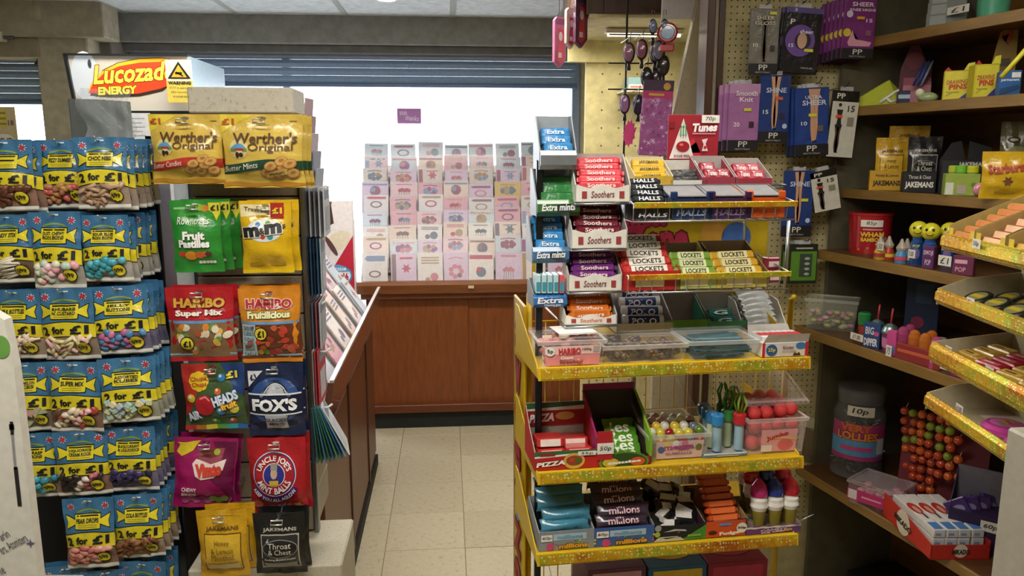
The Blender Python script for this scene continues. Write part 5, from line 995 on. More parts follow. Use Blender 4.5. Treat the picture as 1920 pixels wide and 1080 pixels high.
for k in range(36):
    L, q = divmod(k, 12); i, j = q % 4, q//4
    mk('jelly_ball', rb, loc=p+SX*((-.36+.24*i)*w*.9+random.uniform(-.003, .003))+SY*(.022+.042*j)+Vector((0, 0, .016+.03*L+random.uniform(-.003, .003))), label='red sugared jelly ball in the tall clear tub', cat='sweets', group='red jelly balls')
# ---- third gold shelf
z3 = SZ[2]+.018
def mill(bg, wd):
    def f(d): d.rect(0, 1, 0, 1, bg, 1, 1, 1); d.rect(.26, .86, .52, .86, 'a8c4d4', 2, 1, 1); d.text('millions', .56, .69, .46, .2, '6a9ab8', 3, 0, .03); d.rect(.04, .24, .5, .85, 'ece8e0', 3, 1, 1); d.text('60p', .14, .68, .16, .2, '22242a', 4, 0, 0, .2); d.text('millions', .62, .22, .52, .26, 'e0a02c', 4, .02, .05, 0, None, '2a2010'); d.circ(.2, .2, .07, 'c24a7a', 3); [d.circ(random.random(), random.random()*.5, .02, random.choice(['c24a5a', 'd8c23a', '5aa04a']), 2, 6) for _ in range(14)]
    return f
tu = []
for k, (bx, ft, bg, inn, bc, word, look) in enumerate((((1010, 925, 1114, 1043), 995, '8a8f92', '9aa0a2', '3f7f98', None, 'grey'), ((1113, 920, 1226, 1038), 988, '3f5f9a', '8a8480', '3a2c3c', 'millions', 'blue')))  :
    o, p, w, fh, hb = carton(bx, ft, -.235, .11, 'paper:'+bg, 'paper:'+inn, '%s carton of %s tiny sweet tubes on the lowest gold shelf' % (look, ['turquoise', 'dark'][k]), z3, mill(bg, 1))
    stack(pack('bag', w*.9, .026, .02, bc, word, 'e0b8c0', 20+k), p, 0, [(0, .014, fh+.006), (.002, .022, fh+.022), (-.002, .04, fh+.036), (.0, .06, fh+.046), (0, .085, fh+.055)], ['turquoise tube bag of tiny sweets in the grey carton', 'dark tube bag of tiny sweets in the blue carton'][k], ['turquoise tube bags', 'dark tube bags'][k], tilt=-.5)
def blk(d): d.shape(.75, .4, [(.52, .02), (.99, .02), (.99, .98), (.8, .6)], '4a8a2c', 1, 1); d.shape(.2, .16, [(.02, .02), (.6, .02), (.5, .26), (.3, .18), (.1, .28)], 'c8c4a4', 2, 1); d.circ(.1, .9, .06, '9a9a94', 2); d.circ(.09, .5, .05, 'a8b43a', 2); d.rect(.64, .88, .24, .38, '7fb04a', 3, 1, 1); d.rect(.12, .46, .27, .33, 'd0ccc0', 3, 1, 1); d.shape(.45, .75, [(.2, .62), (.4, .8), (.6, .72), (.62, .6), (.45, .66)], 'b9b4a8', 2, 1)
o, p, w, fh, hb = carton((1222, 912, 1325, 1032), 985, -.235, .11, 'paper:1c1d1e', 'paper:2a2a2a', 'black and green liquorice carton on the lowest gold shelf', z3, blk)
src = pack('bag', .05, .03, .016, '17171a', None, 'f', 9); dd = MB(lambda a, e, off=0: ((a-.5)*.03, -.0095-off, (e-.5)*.014), .03, .014); dd.rect(0, 1, 0, 1, 'c8c4c0', 1, 1, 1); dd.obj('packet_print', src)
rnd = random.Random(4); c_, s_ = math.cos(SA), math.sin(SA)
for k in range(12):
    o2 = src if k == 0 else dup(src); x, y = rnd.uniform(-.32, .32)*w, .02+.08*k/12; q = p+SX*x+SY*y; o2.location = (q.x, q.y, p.z+fh-.01+.05*k/12); o2.rotation_euler = (rnd.uniform(-1.2, -.3), rnd.uniform(-.7, .7), SA+rnd.uniform(-.6, .6)); o2['label'] = 'black wrapped liquorice sweet heaped in the black and green carton'; o2['category'] = 'sweets'; o2['group'] = 'liquorice sweets'
def fud(d): d.rect(.05, .95, .03, .97, 'd0501e', 1, 1, 1); d.text('Fudge', .58, .22, .46, .26, 'f2ead8', 3, .04, .05); d.circ(.2, .3, .1, '4a1c10', 2, ry=.05); d.circ(.86, .5, .12, 'ece4d8', 3); d.text('30p', .86, .5, .2, .17, '22242a', 4); d.rect(.34, .62, .70, .84, '6a8ad0', 3, 1, 1)
o, p, w, fh, hb = carton((1318, 905, 1400, 1026), 975, -.235, .11, 'paper:3c1c34', 'paper:a8885a', 'orange fronted fudge bar carton on the lowest gold shelf', z3, fud)
stack(pack('stick', w*.72, .012, .016, 'c8501e', None, label_band='d86a34'), p, 0, stairs(8, .01, fh+.0, .012, .0085), 'orange fudge bar in the orange fronted carton', 'fudge bars', tilt=-.4)
def icl(d): d.rect(0, 1, 0, 1, '6a3a7a', 1, 1, 1); d.band(lambda a: .72+.05*math.sin(a*30), lambda a: .95+.05*math.sin(a*26), 'd8d0b8', 2); d.text('CANDY', .5, .52, .5, .24, 'e8c8d8', 3, .04, .04); d.text('ICE CREAM', .55, .26, .56, .2, 'f0e8e4', 3, .05, .05, 0, None, '8a2a4a'); d.rect(.7, .82, .3, .55, 'c89a5a', 4, 1, 1)
o, p, w, fh, hb = carton((1398, 925, 1500, 1018), 985, -.235, .11, 'paper:6a3a7a', 'paper:8f8272', 'purple carton of toy ice cream candies on the lowest gold shelf', z3, icl, slope=.5)
ic = {}
def icecream(c):
    b = empty('candy_ice_cream', (0, 0, 0)); MB().lathe([(0, 0), (.009, 0), (.013, .03), (.013, .034)], 'plastic:8a7a2c', 14).obj('cone', b)
    MB().lathe([(.014, .034), (.017, .042), (.0155, .049), (.016, .055), (.013, .062), (.0135, .066)], 'gloss:e9e4dc', 16).obj('cream', b); MB().lathe([(.0155, .062), (.017, .07), (.014, .082), (.007, .091), (.003, .095), (0, .095)], 'gloss:'+c, 16).obj('dome', b); return b
for k, (px, py, c, nm) in enumerate(((1424, 965, 'c8287a', 'pink'), (1453, 968, '2440a0', 'blue'), (1482, 965, 'c22034', 'red'), (1410, 945, 'b01c30', 'dark red'), (1438, 940, '24409a', 'deep blue'), (1468, 942, 'b82034', 'bright red'), (1398, 925, '1f3484', 'shadowed blue'), (1428, 920, '8a1c34', 'shadowed red'))):  # rear pair: shade is put into their darker dome colours
    row = k//3; o = icecream(c); yy = -.212+.034*row; q = onplane(px, py, sw(0, yy), SA); o.location = (q.x, q.y, z3+.002+.012*row); o.rotation_euler = (-.1, 0, SA); o['label'] = '%s domed toy ice cream candy, %s row of the purple carton' % (nm, ['front', 'middle', 'rear'][row]); o['category'] = 'sweets'; o['group'] = 'toy ice cream candies'
MB().tube([(0, 0, 0), (.03, -.01, .02)], .001, CH, 5).obj('loose_wire', st, loc=(.48, -.24, z3+.02))
# ---- boxes on the floor level shelf
for k, (bx, c, c2, nm, word) in enumerate((((1100, 1060, 1208, 1200), '6a3a5a', 'c8a0b0', 'plum', None), ((1212, 1056, 1320, 1200), '2f6a9a', 'e0c23a', 'blue', 'FRESH'), ((1322, 1048, 1432, 1200), '9a2a4a', 'c23a5a', 'pink red', None))):
    p, w, h = sfit(bx, -.17, .54); o = MB().cbox(-w/2, w/2, 0, .13, 0, h*.96, 'paper:'+c, .001).obj('sweet_carton', loc=p, rz=SA, label='%s sweet carton on the bottom shelf of the stand' % nm, cat='carton')
    d = MB(lambda a, b, off=0: ((a-.5)*w, b*.13, h*.96+off), w, .13); d.circ(.5, .4, .36, c2, 1, ry=.22)
    if word: d.text(word, .5, .4, .5, .16, '2a2030', 3)
    d.obj('lid_print', o); d = boxdeco(w, h*.96); d.rect(.08, .92, .6, .95, c2, 1, 1, 1); d.obj('front_print', o)
# ============================================================ right: pegboard with hosiery packs
YP = 2.36
pb = empty('pegboard', (1.05, YP, 0), label='cream perforated pegboard hung with hosiery packs', cat='pegboard')
MB().box(-.245, .24, 0, .012, .02, 2.24, 'matte:b9ad80').obj('board', pb)
b = MB()
for i in range(26):
    for j in range(104):
        x, z = -.235+i*.0185, .28+j*.0185
        if z > 2.2: continue
        b.add([(x+.0026*math.cos(q), -.0004, z+.0026*math.sin(q)) for q in [k*PI/3 for k in range(6)]], [(5, 4, 3, 2, 1, 0)], 'matte:2c281e')
b.obj('peg_holes', pb, kind='stuff')
for x0, x1, m_ in ((-.285, -.262, 'wood:4a2f1c'), (-.262, -.252, 'matte:8a8272'), (-.252, -.232, 'wood:3c2718')): MB().cbox(x0, x1, -.05, .03, 0, 2.25, m_, .002).obj('post', pb)
LEG = 'c99a7a'
def legs(d, cx, y0, y1, spread=.1, m=LEG, lay=3):
    H = y1-y0
    for s, k in ((-1, 0), (1, .04)):
        d.band(lambda t: 0, lambda t: 0, m, lay, 0, .001, 1, 1)
        n = 8; L = []; R = []
        for i in range(n+1):
            t = i/n; w = .035+.055*t+.02*math.sin(t*PI*2.2); c = cx+s*(spread*.35+spread*.65*t)*.75; L.append((c-w, y0+k*H*(1-t)+H*t)); R.append((c+w, y0+k*H*(1-t)+H*t))
        pts = [q for pr in zip(L, R) for q in pr]; d.P(pts, [(2*i, 2*i+1, 2*i+3, 2*i+2) for i in range(n)], m, lay)
        d.circ(cx+s*spread*.3+.02, y0+.01, .05, '2a2020', lay+.3, 8, .025)
def hose(box, base, label, paint, Y=2.27, n=0, rz=0, ry=0, foot='17161a', dx=-.008, kind='hosiery_pack'):
    p, w, h = fit(box, Y=Y); b = MB(); b.cbox(-w/2, w/2, 0, .009, 0, h, 'film:'+base, .002)
    o = b.obj(kind, loc=p, rot=(0, ry, rz), label=label, cat='hosiery', group='hosiery packs on the pegboard'); d = boxdeco(w, h)
    if foot: d.rect(0, 1, 0, .17, foot, 1, 1, 1); d.text('PP', .5, .11, .3, .085, 'd8d4cc', 3, 0, .01); d.text('PRETTY POLLY', .5, .035, .5, .022, 'b0aca4', 3)
    paint(d); d.obj('pack_print', o)
    MB().box(-.018, .018, -.0005, .0095, h, h+.012, 'clear:e8e8ee:.4').obj('hang_tab', o)
    g = MB(); g.tube([(0, YP-Y-.002, 0), (0, -.02, .004), (0, -.03, .014)], .0016, 'metal:4a4640', 6); g.obj('hook', pb, loc=(p.x-1.05, Y-YP, p.z+h+.008))
    for k in range(n): dup(o, (p.x+dx*(k+1), p.y+.011*(k+1), p.z-.003*k), rz+.02*k, label.replace(', frontmost', '')+', %s behind' % ORD[k])
    return o
def sw_(d, a, b, c='3a3034', w=.16, h=.09): d.rect(a-w/2, a+w/2, b-h/2, b+h/2, c, 4, 1, 1)
def tag(d, a, b, c='d8d63a'): d.rect(a-.12, a+.12, b-.022, b+.022, c, 6, 1, 1)
hose((1402, 16, 1457, 140), '77746c', 'silver grey hosiery pack with a leg picture, top left of the pegboard', lambda d: (legs(d, .5, .2, .88, .05, '5a5048'), d.text('SHEER', .5, .86, .62, .06, 'd0c8b4', 5), d.text('GLOSS', .5, .78, .7, .06, 'd0c8b4', 5), d.text('10', .2, .45, .16, .06, 'e0dcd0', 5), tag(d, .75, .93), sw_(d, .78, .4)))
hose((1461, 14, 1531, 138), '1c1a20', 'black hosiery pack with a big purple disc, top middle of the pegboard', lambda d: (d.rect(0, 1, .92, 1, '5a4a8a', 1, 1, 1), d.text('3', .25, .96, .08, .05, 'd8d4e0', 3), d.circ(.45, .5, .40, '6a4a98', 2), d.circ(.52, .50, .22, '2a2030', 3), d.circ(.5, .5, .13, 'c8a088', 4, ry=.2), d.text('sheer', .6, .64, .36, .06, 'e8e0f0', 4), d.text('15', .22, .42, .13, .055, 'e8e0f0', 4), d.text('P', .2, .78, .13, .08, 'd8d4cc', 4, 0, .02), tag(d, .7, .36), d.text('MEDIUM', .7, .09, .3, .025, 'a09ca0', 3)), n=1, ry=.06, foot=None)
hose((1576, -6, 1636, 110), '7a2f78', 'purple knee high pack in the top right stack, frontmost', lambda d: (d.text('SHEER', .55, .88, .68, .07, 'ecdcea', 4), d.text('KNEE HIGHS', .55, .79, .8, .045, 'ecdcea', 4), d.circ(.16, .72, .1, 'd8cce0', 3), tag(d, .5, .66, 'e0a82c'), d.text('15', .78, .62, .2, .06, 'ecdcea', 4), d.circ(.12, .42, .12, 'd8c23a', 3), d.shape(.5, .3, [(.15, .26), (.28, .46), (.38, .32), (.9, .27), (.85, .2), (.2, .2)], 'd89ab0', 4, 1), sw_(d, .78, .42, '8a5a68')), n=5, ry=.02, dx=-.0085)
hose((1363, 157, 1420, 284), 'a870a8', 'pink and mauve knit tights pack, left of the middle row, frontmost', lambda d: (d.rect(0, 1, .86, 1, 'b98ab4', 1, 1, 1), d.text('Smooth', .55, .86, .7, .075, 'ecdfea', 4), d.text('Knit', .55, .77, .44, .075, 'ecdfea', 4), d.text('20', .26, .4, .2, .07, 'ecdfea', 4), tag(d, .6, .62), sw_(d, .75, .4, '3a2030')), n=2, dx=-.012)
hose((1420, 141, 1477, 268), '1f3a7c', 'blue shine tights pack with crossed legs, middle row of the pegboard', lambda d: (legs(d, .5, .2, .98, .08), d.text('SHINE', .52, .78, .66, .075, 'c8d4ec', 5), tag(d, .62, .66, 'd8603a'), d.text('15', .2, .46, .18, .06, 'e0e4ec', 5), sw_(d, .75, .4, '2a2438'), d.circ(.85, .25, .08, 'b8c4dc', 4)))
hose((1490, 164, 1553, 292), '22408a', 'blue sheer tights pack numbered 10, right of the middle row, frontmost', lambda d: (legs(d, .55, .2, .98, .1), d.text('ULTRA', .52, .86, .5, .05, 'd0dcf0', 5), d.text('SHEER', .55, .78, .72, .075, 'd0dcf0', 5), tag(d, .5, .6), d.text('10', .25, .48, .18, .06, 'e0e4ec', 5), sw_(d, .74, .4, '6a5a48')), n=2, ry=-.05)
def bw(d):
    d.rect(.02, .98, .02, .84, 'cdcabc', 1, 1, 1); d.text('PP', .3, .92, .3, .08, 'e0dcd4', 3, 0, .02); legs(d, .32, .08, .5, .05, '4a3530'); d.shape(.32, .6, [(.22, .46), (.42, .46), (.38, .6), (.43, .72), (.2, .72), (.26, .6)], '1c1a1c', 4, 1); d.circ(.3, .79, .06, '2a1c18', 4); tag(d, .3, .62, 'd8502c'); d.text('15', .72, .74, .26, .09, '3a3834', 4); sw_(d, .74, .55, '8a8474', .24, .13)
hose((1547, 170, 1598, 297), '1c1a1a', 'black and white tights pack with a standing figure, far right of the middle row', bw, rz=.0, ry=.06, foot=None)
hose((1464, 320, 1520, 444), '1f3a7c', 'blue shine tights pack hanging beside the upper wire shelf, lower row', lambda d: (legs(d, .5, .2, .98, .08), d.text('SHINE', .52, .80, .66, .075, 'c8d4ec', 5), tag(d, .7, .56), d.circ(.85, .25, .08, 'b8c4dc', 4)))
hose((1527, 318, 1578, 396), '1c1a1a', 'black and white tights pack tilted in the lower row', bw, ry=-.2, foot=None)
def raz(d): d.rect(.04, .96, .08, .82, '5a8a2a', 1, 1, 1); d.rect(.2, .8, .88, .92, 'b8b4b0', 3, 1, 1); [d.circ(.62, .25+.13*q, .1, 'a8b0a8', 3, 8, .05) for q in range(4)]; d.rect(.35, .8, .18, .76, '3a4a3a', 2, 1, 1)
hose((1478, 458, 1530, 532), '1f2a1c', 'green and black blade pack hanging below the tights, frontmost', raz, n=2, foot=None, kind='blade_pack')
# ============================================================ cream panels, cupboard and brushes beyond the pegboard
b = MB(); q = [at(1318, -40, 2.5), at(1347, -40, 2.5), at(1347, 330, 2.5), at(1236, 330, 2.5)]
b.prism([(v.x, v.z) for v in q]+[(q[3].x, 0)][:0], 0, .03, 'speckle:b3a88e:90'); b.box(q[3].x, q[2].x, 0, .03, 0, q[3].z, 'speckle:b3a88e:90')
b.obj('trim_5', loc=(0, 2.5, 0), **ST)
Yc = 3.35; x0, x1 = at(1098, 200, Yc).x, 1.6
cp = MB(); cp.box(x0, x1, 0, .03, 0, 2.02, 'matte:cfc491'); o = cp.obj('cream_panel', loc=(0, Yc, 0), label='pale yellow perforated wall panel beside the shop window', cat='panel')
b = MB()
for i in range(9):
    for j in range(20): b.add([(x0+.07+.075*i+.004*math.cos(k*PI/3), -.0006, .4+.075*j+.004*math.sin(k*PI/3)) for k in range(6)], [(5, 4, 3, 2, 1, 0)], 'matte:4a4432')
b.obj('peg_holes', o, kind='stuff')
v0, v1 = at(1135, 24, 2.75), at(1217, 24, 2.75)
cu = empty('wall_cupboard', (v0.x, 2.75, v0.z), label='dark fronted wall cupboard with a cream underside near the ceiling', cat='cupboard')
wd = v1.x-v0.x+.35; MB().box(0, wd, .02, .62, .004, CEIL-v0.z-.02, 'matte:a89a78').obj('carcass', cu); MB().cbox(-.002, wd, 0, .02, 0, CEIL-v0.z-.02, 'wood:4a3024', .002).obj('door', cu); MB().cbox(-.05, wd, .02, .62, -.012, .004, 'matte:e0d8b0', .002).obj('underside', cu)
MB().box(-.06, .0, .02, .6, .0, CEIL-v0.z-.02, 'wood:5a4030').obj('side_panel', cu)
b0, b1 = at(1067, 115, 3.3), at(1168, 78, 3.3); MB().cbox(b0.x-v0.x, b1.x-v0.x+.2, .58, .60, b0.z-v0.z, b1.z-v0.z+.02, 'matte:d2c890', .002).obj('back_rail', cu)
# hanging toy packs left of the cupboard
for k, (bx, Y, c, lb) in enumerate((((1037, 32, 1064, 127), 2.95, 'b8688a', 'long pink toy pack hanging left of the dark cupboard'), ((1060, 15, 1082, 92), 2.85, 'c8b8b0', 'pale toy pack hanging between pink and dark packs'), ((1076, -10, 1104, 90), 2.8, '6a3a5a', 'dark purple and red toy pack hanging against the cupboard'))):
    p, w, h = fit(bx, Y=Y); o = MB().prism([(-w/2, .02), (0, 0), (w/2, .03), (w/2, h*.93), (w*.3, h), (-w*.3, h), (-w/2, h*.93)], 0, .014, 'film:'+c).obj('toy_pack', loc=p, rz=.5, label=lb, cat='toy', group='toy packs by the cupboard'); d = boxdeco(w, h); d.shape(.5, .5, [(.2, .15), (.5, .08), (.8, .2), (.7, .5), (.8, .75), (.3, .78), (.35, .5)], ['d84a6a', 'b03a4a', 'c23a3a'][k], 1, 2); d.circ(.5, .62, .16, 'd8d0d8', 2, ry=.3); d.rect(.3, .6, .2, .3, 'e8c8d0', 2, 1, 1); d.rect(.1, .9, .85, .97, ['8a4a7a', 'd0c8b8', '3a2a4a'][k], 1, 1, 1); d.obj('pack_print', o)
    MB().tube([(0, .01, h), (0, .01, max(h+.02, 2.25-p.z))], .0012, 'metal:5a5650', 5).obj('hang_wire', o)
o = empty('strip_light', (v0.x+.2, 3.0, v0.z-.014), 0, label='slim strip light under the dark fronted wall cupboard', cat='light')
MB().cbox(-.15, .15, -.02, .02, -.018, 0, 'plastic:e4e0d4', .003).obj('housing', o); MB().tube([(-.14, 0, -.022), (.14, 0, -.022)], .006, 'emit:fff2d0:6').obj('tube', o)
area('strip_light_glow', (v0.x+.2, 3.0, v0.z-.045), (0, 0, 0), .3, .03, 2.2, (1, .9, .7))
# hair brushes on hooks
br = empty('brush_rack', (at(1215, 100, 2.62).x, 2.68, 0), label='narrow wire rack of hooks for hair brushes beside the speckled post', cat='rack')
zt = at(1215, 20, 2.62).z
for x in (-.06, .07): MB().tube([(x, .0, 1.0), (x, .0, zt+.1)], .004, 'metal:4a463e', 6).obj('upright', br)
MB().cbox(-.1, .12, -.04, .05, 0, .02, 'metal:3a3832', .002).obj('base', br); MB().tube([(0, .0, .02), (0, 0, 1.02)], .006, 'metal:4a463e').obj('stem', br); MB().tube([(-.06, 0, 1.02), (.07, 0, 1.02)], .004, 'metal:4a463e', 6).obj('cross_bar', br)
def brush(hc, hw=.022, hh=.036, L=.1):
    b = MB(); b.sph((0, 0, -.045), (hw, .008, hh), 'plastic:241c20', 14, 8); o = b.obj('hair_brush'); MB().sph((0, -.006, -.045), (hw*.78, .005, hh*.8), 'gloss:'+hc, 14, 8).obj('back_plate', o)
    MB().tube([(0, 0, -.078), (0, 0, -.1), (0, 0, -.08-L)], [.005, .007, .0055], 'plastic:241c20', 8).obj('handle', o); MB().tube([(-.004, 0, -.01), (-.004, 0, .004), (.004, 0, .004), (.004, 0, -.01)], .0012, 'metal:6a665e', 5).obj('loop', o); return o
for k, (px, py, c, lb, Lh) in enumerate(((1180, 72, '9a6a80', 'hair brush with a mauve back, left of the upper row', .02), (1204, 66, '9a6078', 'hair brush with a rose back, middle of the upper row', .025), (1229, 72, '6a5a6a', 'hair brush with a grey mauve back, right of the upper row', .02), (1236, 68, '8a8aa0', 'hair brush with a silver back beside the red one', .02), (1213, 118, '2a2a30', 'black hair brush with a long shiny handle, lower row', .06), (1230, 120, '3a3038', 'dark hair brush with a long handle, lower row right', .06), (1245, 96, '3a342e', 'brown hair brush, right end of lower row', .06), (1172, 168, 'a880b0', 'lilac backed hair brush hanging alone on the low hook', .01), (1197, 170, '2a2c44', 'navy hair brush with a chrome top on the low hook', .015))):
    o = brush(c, .02 if k != 7 else .018, .034, Lh); Y = 2.56+.015*(k % 3); o.location = at(px, py, Y); o.rotation_euler.z = -.35; o['label'] = lb; o['category'] = 'hair brush'; o['group'] = 'hair brushes on hooks'
    g = MB(); q = o.location; g.tube([(q.x-br.location.x, .0, q.z+.002), (q.x-br.location.x, q.y-br.location.y-.02, q.z+.003), (q.x-br.location.x-.003, q.y-br.location.y-.035, q.z+.013)], .0016, 'metal:5a554c', 5); g.obj('hook', br)
for z in (at(1200, 60, 2.62).z, at(1200, 115, 2.62).z, at(1200, 165, 2.62).z): MB().tube([(-.12, 0, z), (.09, 0, z)], .003, 'metal:4a463e', 6).obj('cross_bar', br)
p = at(1252, 62, 2.5); o = MB().lathe([(0, 0), (.03, .0), (.032, .008), (.026, .012), (0, .012)], 'gloss:b02a3a', 20, Matrix.Rotation(PI/2, 4, 'X')).obj('hand_mirror', loc=p, rz=-.3, label='round red rimmed hand mirror with a blue face, right of the brushes', cat='mirror'); MB().lathe([(0, .0125), (.022, .0125), (.02, .014), (0, .014)], 'gloss:4a78a8', 18, Matrix.Rotation(PI/2, 4, 'X')).obj('glass', o); MB().cbox(-.022, .022, -.012, -.002, -.058, -.034, 'plastic:b8303c', .004).obj('handle', o)
# pink sparkle pack, star tag, small boxes
p, w, h = fit((1197, 150, 1252, 292), Y=2.45); o = MB().cbox(-w/2, w/2, 0, .02, 0, h, 'film:a85a9c', .003).obj('sparkle_pack', loc=p, rot=(0, .05, -.2), label='tall purple and pink sparkling pack hanging below the brushes', cat='toy')
d = boxdeco(w, h); d.rect(0, 1, .86, 1, '3a1c40', 1, 1, 1); d.rect(0, 1, .76, .86, 'b82a6a', 1, 1, 1); d.rect(.2, .7, .795, .825, 'd8a83a', 3, 1, 1); d.circ(.78, .92, .12, 'c8963a', 2, ry=.12)
rd = random.Random(2)
for q in range(46): d.star(rd.random(), rd.uniform(.02, .74), .03, rd.uniform(.06, .14), 4, rd.choice(['c87ac0', 'd8a8dc', '8a3a8a', 'd05aa0', 'e8c8e8']), 2+.02*q, rd.random())
d.obj('pack_print', o); MB().tube([(0, .01, h), (0, .1, h+.02)], .0016, 'metal:5a554c', 5).obj('hook', o)
p = at(1180, 250, 2.5); o = MB(); pts = []
for q in range(22): t = 2*PI*q/22; r_ = 1 if q % 2 else .78; pts.append((.023*r_*math.cos(t), .045*r_*math.sin(t)))
o.prism(pts[::-1], 0, .001, 'paper:e0508c'); o = o.obj('star_tag', loc=p, rot=(0, .1, .2), label='bright pink jagged star price tag hanging on a string', cat='tag'); MB().tube([(0, .0005, .04), (.015, .0005, .14)], .0008, 'plastic:b8b0a0', 5).obj('string', o)
p, w, h = fit((1167, 130, 1200, 166), Y=3.2); z_ = p.z
o = MB().cbox(-w/2, w/2, 0, .1, 0, h*.62, 'paper:8fb4bc', .002).obj('small_box', loc=(p.x+.03, 3.22, p.z), label='small pale blue and white box on the cream panel bracket', cat='box'); MB().box(-w/2-.02, w/2+.05, -.01, .13, -.012, 0, 'matte:d8d0b8').obj('bracket', o); d = boxdeco(w, h*.62); d.rect(0, 1, 0, .4, 'd8dcdc', 1, 1, 1); d.rect(.1, .9, .1, .25, 'c87a7a', 2, 1, 1); d.obj('box_print', o)
for k in range(2):
    p = at(1225+22*k, 22, 2.5); o = brush('7a86a8', .014, .024, .01); o.location = p; o['label'] = ['blue grey comb brush hanging left of the white top card', 'blue grey comb brush hanging right at the white top card'][k]; o['category'] = 'hair brush'; o['group'] = 'comb brushes'
p, w, h = fit((1240, -30, 1312, 36), Y=2.53); MB().cbox(-w/2, w/2, 0, .004, 0, h, 'paper:d0ccd0', .001).obj('top_card', loc=p, label='plain white card above the hair brushes by the speckled post', cat='card')
# ============================================================ right shelving
RO, RA = Vector((1.14, 2.28, 0)), math.radians(-78)
RX, RY = Vector((math.cos(RA), math.sin(RA), 0)), Vector((-math.sin(RA), math.cos(RA), 0))
def rw(x, y, z=0): return RO+RX*x+RY*y+Vector((0, 0, z))
sh = empty('wall_shelving', RO, RA, label='brown wooden wall shelving crowded with sweets along the right', cat='shelving')
EDGE = {'A': (1640, 70), 'B': (1610, 200), 'C': (1600, 355), 'D': (1540, 470), 'E': (1500, 612), 'F': (1505, 880)}
SHZ, SHY = {}, {}
for k, (px, py) in EDGE.items():
    q = at(px, py, 2.28); SHZ[k] = q.z; yl = (q-RO) @ RY; SHY[k] = yl
    MB().cbox(-.03, 1.25, yl, .42, q.z-.026, q.z, 'wood_x:5a3c20', .003).obj('shelf_board', sh); MB().cbox(-.03, 1.25, yl-.004, yl+.004, q.z-.027, q.z+.001, 'wood_x:8a6a34', .001).obj('shelf_edge', sh)
MB().box(-.03, 1.3, .40, .43, 0, 2.24, 'wood_x:6e4a1c').obj('back_panel', sh); MB().box(-.045, -.03, .06, .42, 0, 2.24, 'matte:5a5440').obj('end_panel', sh)
MB().box(.0, 1.25, .2, .40, 0, .1, 'matte:1a1714').obj('plinth', sh)
def rfit(b, s, yl=.04, ang=-.6):
    """stand an item on shelf s"""
    x0, y0, x1, y1 = b; xm, ym = (x0+x1)/2, (y0+y1)/2; z = SHZ[s] if isinstance(s, str) else s; base = SHY[s] if isinstance(s, str) else 0
    q = rw(0, base+yl); p = onplane(xm, ym, q, RA); a = Vector((math.cos(ang), math.sin(ang), 0))
    w = (onplane(x1, ym, p, ang)-onplane(x0, ym, p, ang)) @ a; zt = onplane(xm, y0, p, ang).z; p = Vector((p.x, p.y, z)); return p, w, max(.01, zt-z)
def rbox(b, s, dep, col, label, cat, paint=None, yl=.04, ang=-.6, name='sweet_box', group=None, bev=.0015, kind='paper'):
    p, w, h = rfit(b, s, yl, ang); o = MB().cbox(-w/2, w/2, 0, dep, 0, h, kind+':'+col, bev).obj(name, loc=p, rz=ang, label=label, cat=cat, group=group)
    if paint: d = boxdeco(w, h); paint(d); d.obj('box_print', o)
    return o, p, w, h
def rtag(px, py, s, txt, label, yl=-.008, w=.04, h=.022, ang=RA):
    q = rw(0, (SHY[s] if isinstance(s, str) else 0)+yl); p = onplane(px, py, q, RA); o = MB().cbox(-w/2, w/2, 0, .001, -h/2, h/2, 'paper:dcd8cc', .0003).obj('price_tag', loc=p, rz=ang, label=label, cat='price tag', group='price tags'); d = MB(lambda a, b, off=0: ((a-.5)*w, -off, (b-.5)*h), w, h); d.text(txt, .5, .5, .6, .6, '33302c', 1, 0, 0, .15); d.obj('price', o)
# shelf A
for k in range(3): rbox((1736+3*k, 22-20*k, 1812, 40-20*k), 'A' if k == 0 else SHZ['A']+.028*k, .12, '6f7470', 'grey boxed item, %s of the stack on top shelf' % ['bottom', 'middle', 'top'][k], 'box', lambda d: d.rect(.1, .5, .2, .8, '8f9490', 1, 1, 1), .04 if k == 0 else .04+SHY['A'], -.8, 'boxed_item', 'grey boxes on the top shelf')
rtag(1796, 18, 'A', '£1', 'blue edged price tag on the top shelf', .035, .07, .02)
p, w, h = rfit((1828, -25, 1900, 22), 'A', .08); o = MB().lathe([(0, 0), (w*.42, 0), (w*.46, h*.8), (w*.5, h*.82), (w*.5, h), (0, h)], 'plastic:4a9a78', 24).obj('green_tub', loc=p, label='round green lidded tub on the top shelf', cat='tub'); MB().lathe([(w*.43, h*.2), (w*.445, h*.6)], 'paper:d0e4d8', 24).obj('tub_label', o)
# shelf B
p, w, h = rfit((1612, 150, 1690, 180), 'B', .07, -.3); o = MB().prism([(-w/2, 0), (w/2, .0), (w/2, h*.55), (w*.2, h), (-w*.5, h*.35)], 0, .05, 'paper:c2cc2c').obj('lime_packet', loc=p, rz=-.3, label='lime yellow folded packet at the left of the second shelf', cat='packet'); MB().prism([(w*.2, h), (w/2, h*.55), (w*.75, h*.2), (w*.5, .0)], .0, .03, 'film:b8c070').obj('clear_end', o)
p, w, h = rfit((1686, 78, 1748, 196), 'B', .12, -.5); o = empty('pen_display', p, -.5, label='maroon rounded card display with pink tray on the second shelf', cat='display')
pts = [(-w/2, 0), (w/2, 0), (w/2, h*.68), (w*.3, h*.7)]+[(w*.25*math.cos(t)-.06*w, h*.74+h*.25*math.sin(t)) for t in [k*PI/8 for k in range(1, 8)]]+[(-w*.45, h*.6)]
MB().prism(pts, .03, .034, 'paper:5c1c2a').obj('back_card', o); MB().prismx([(-.01, 0), (.04, 0), (.04, h*.5), (0, h*.32)], -w*.35, w/2, 'paper:b06a78').obj('tray', o)
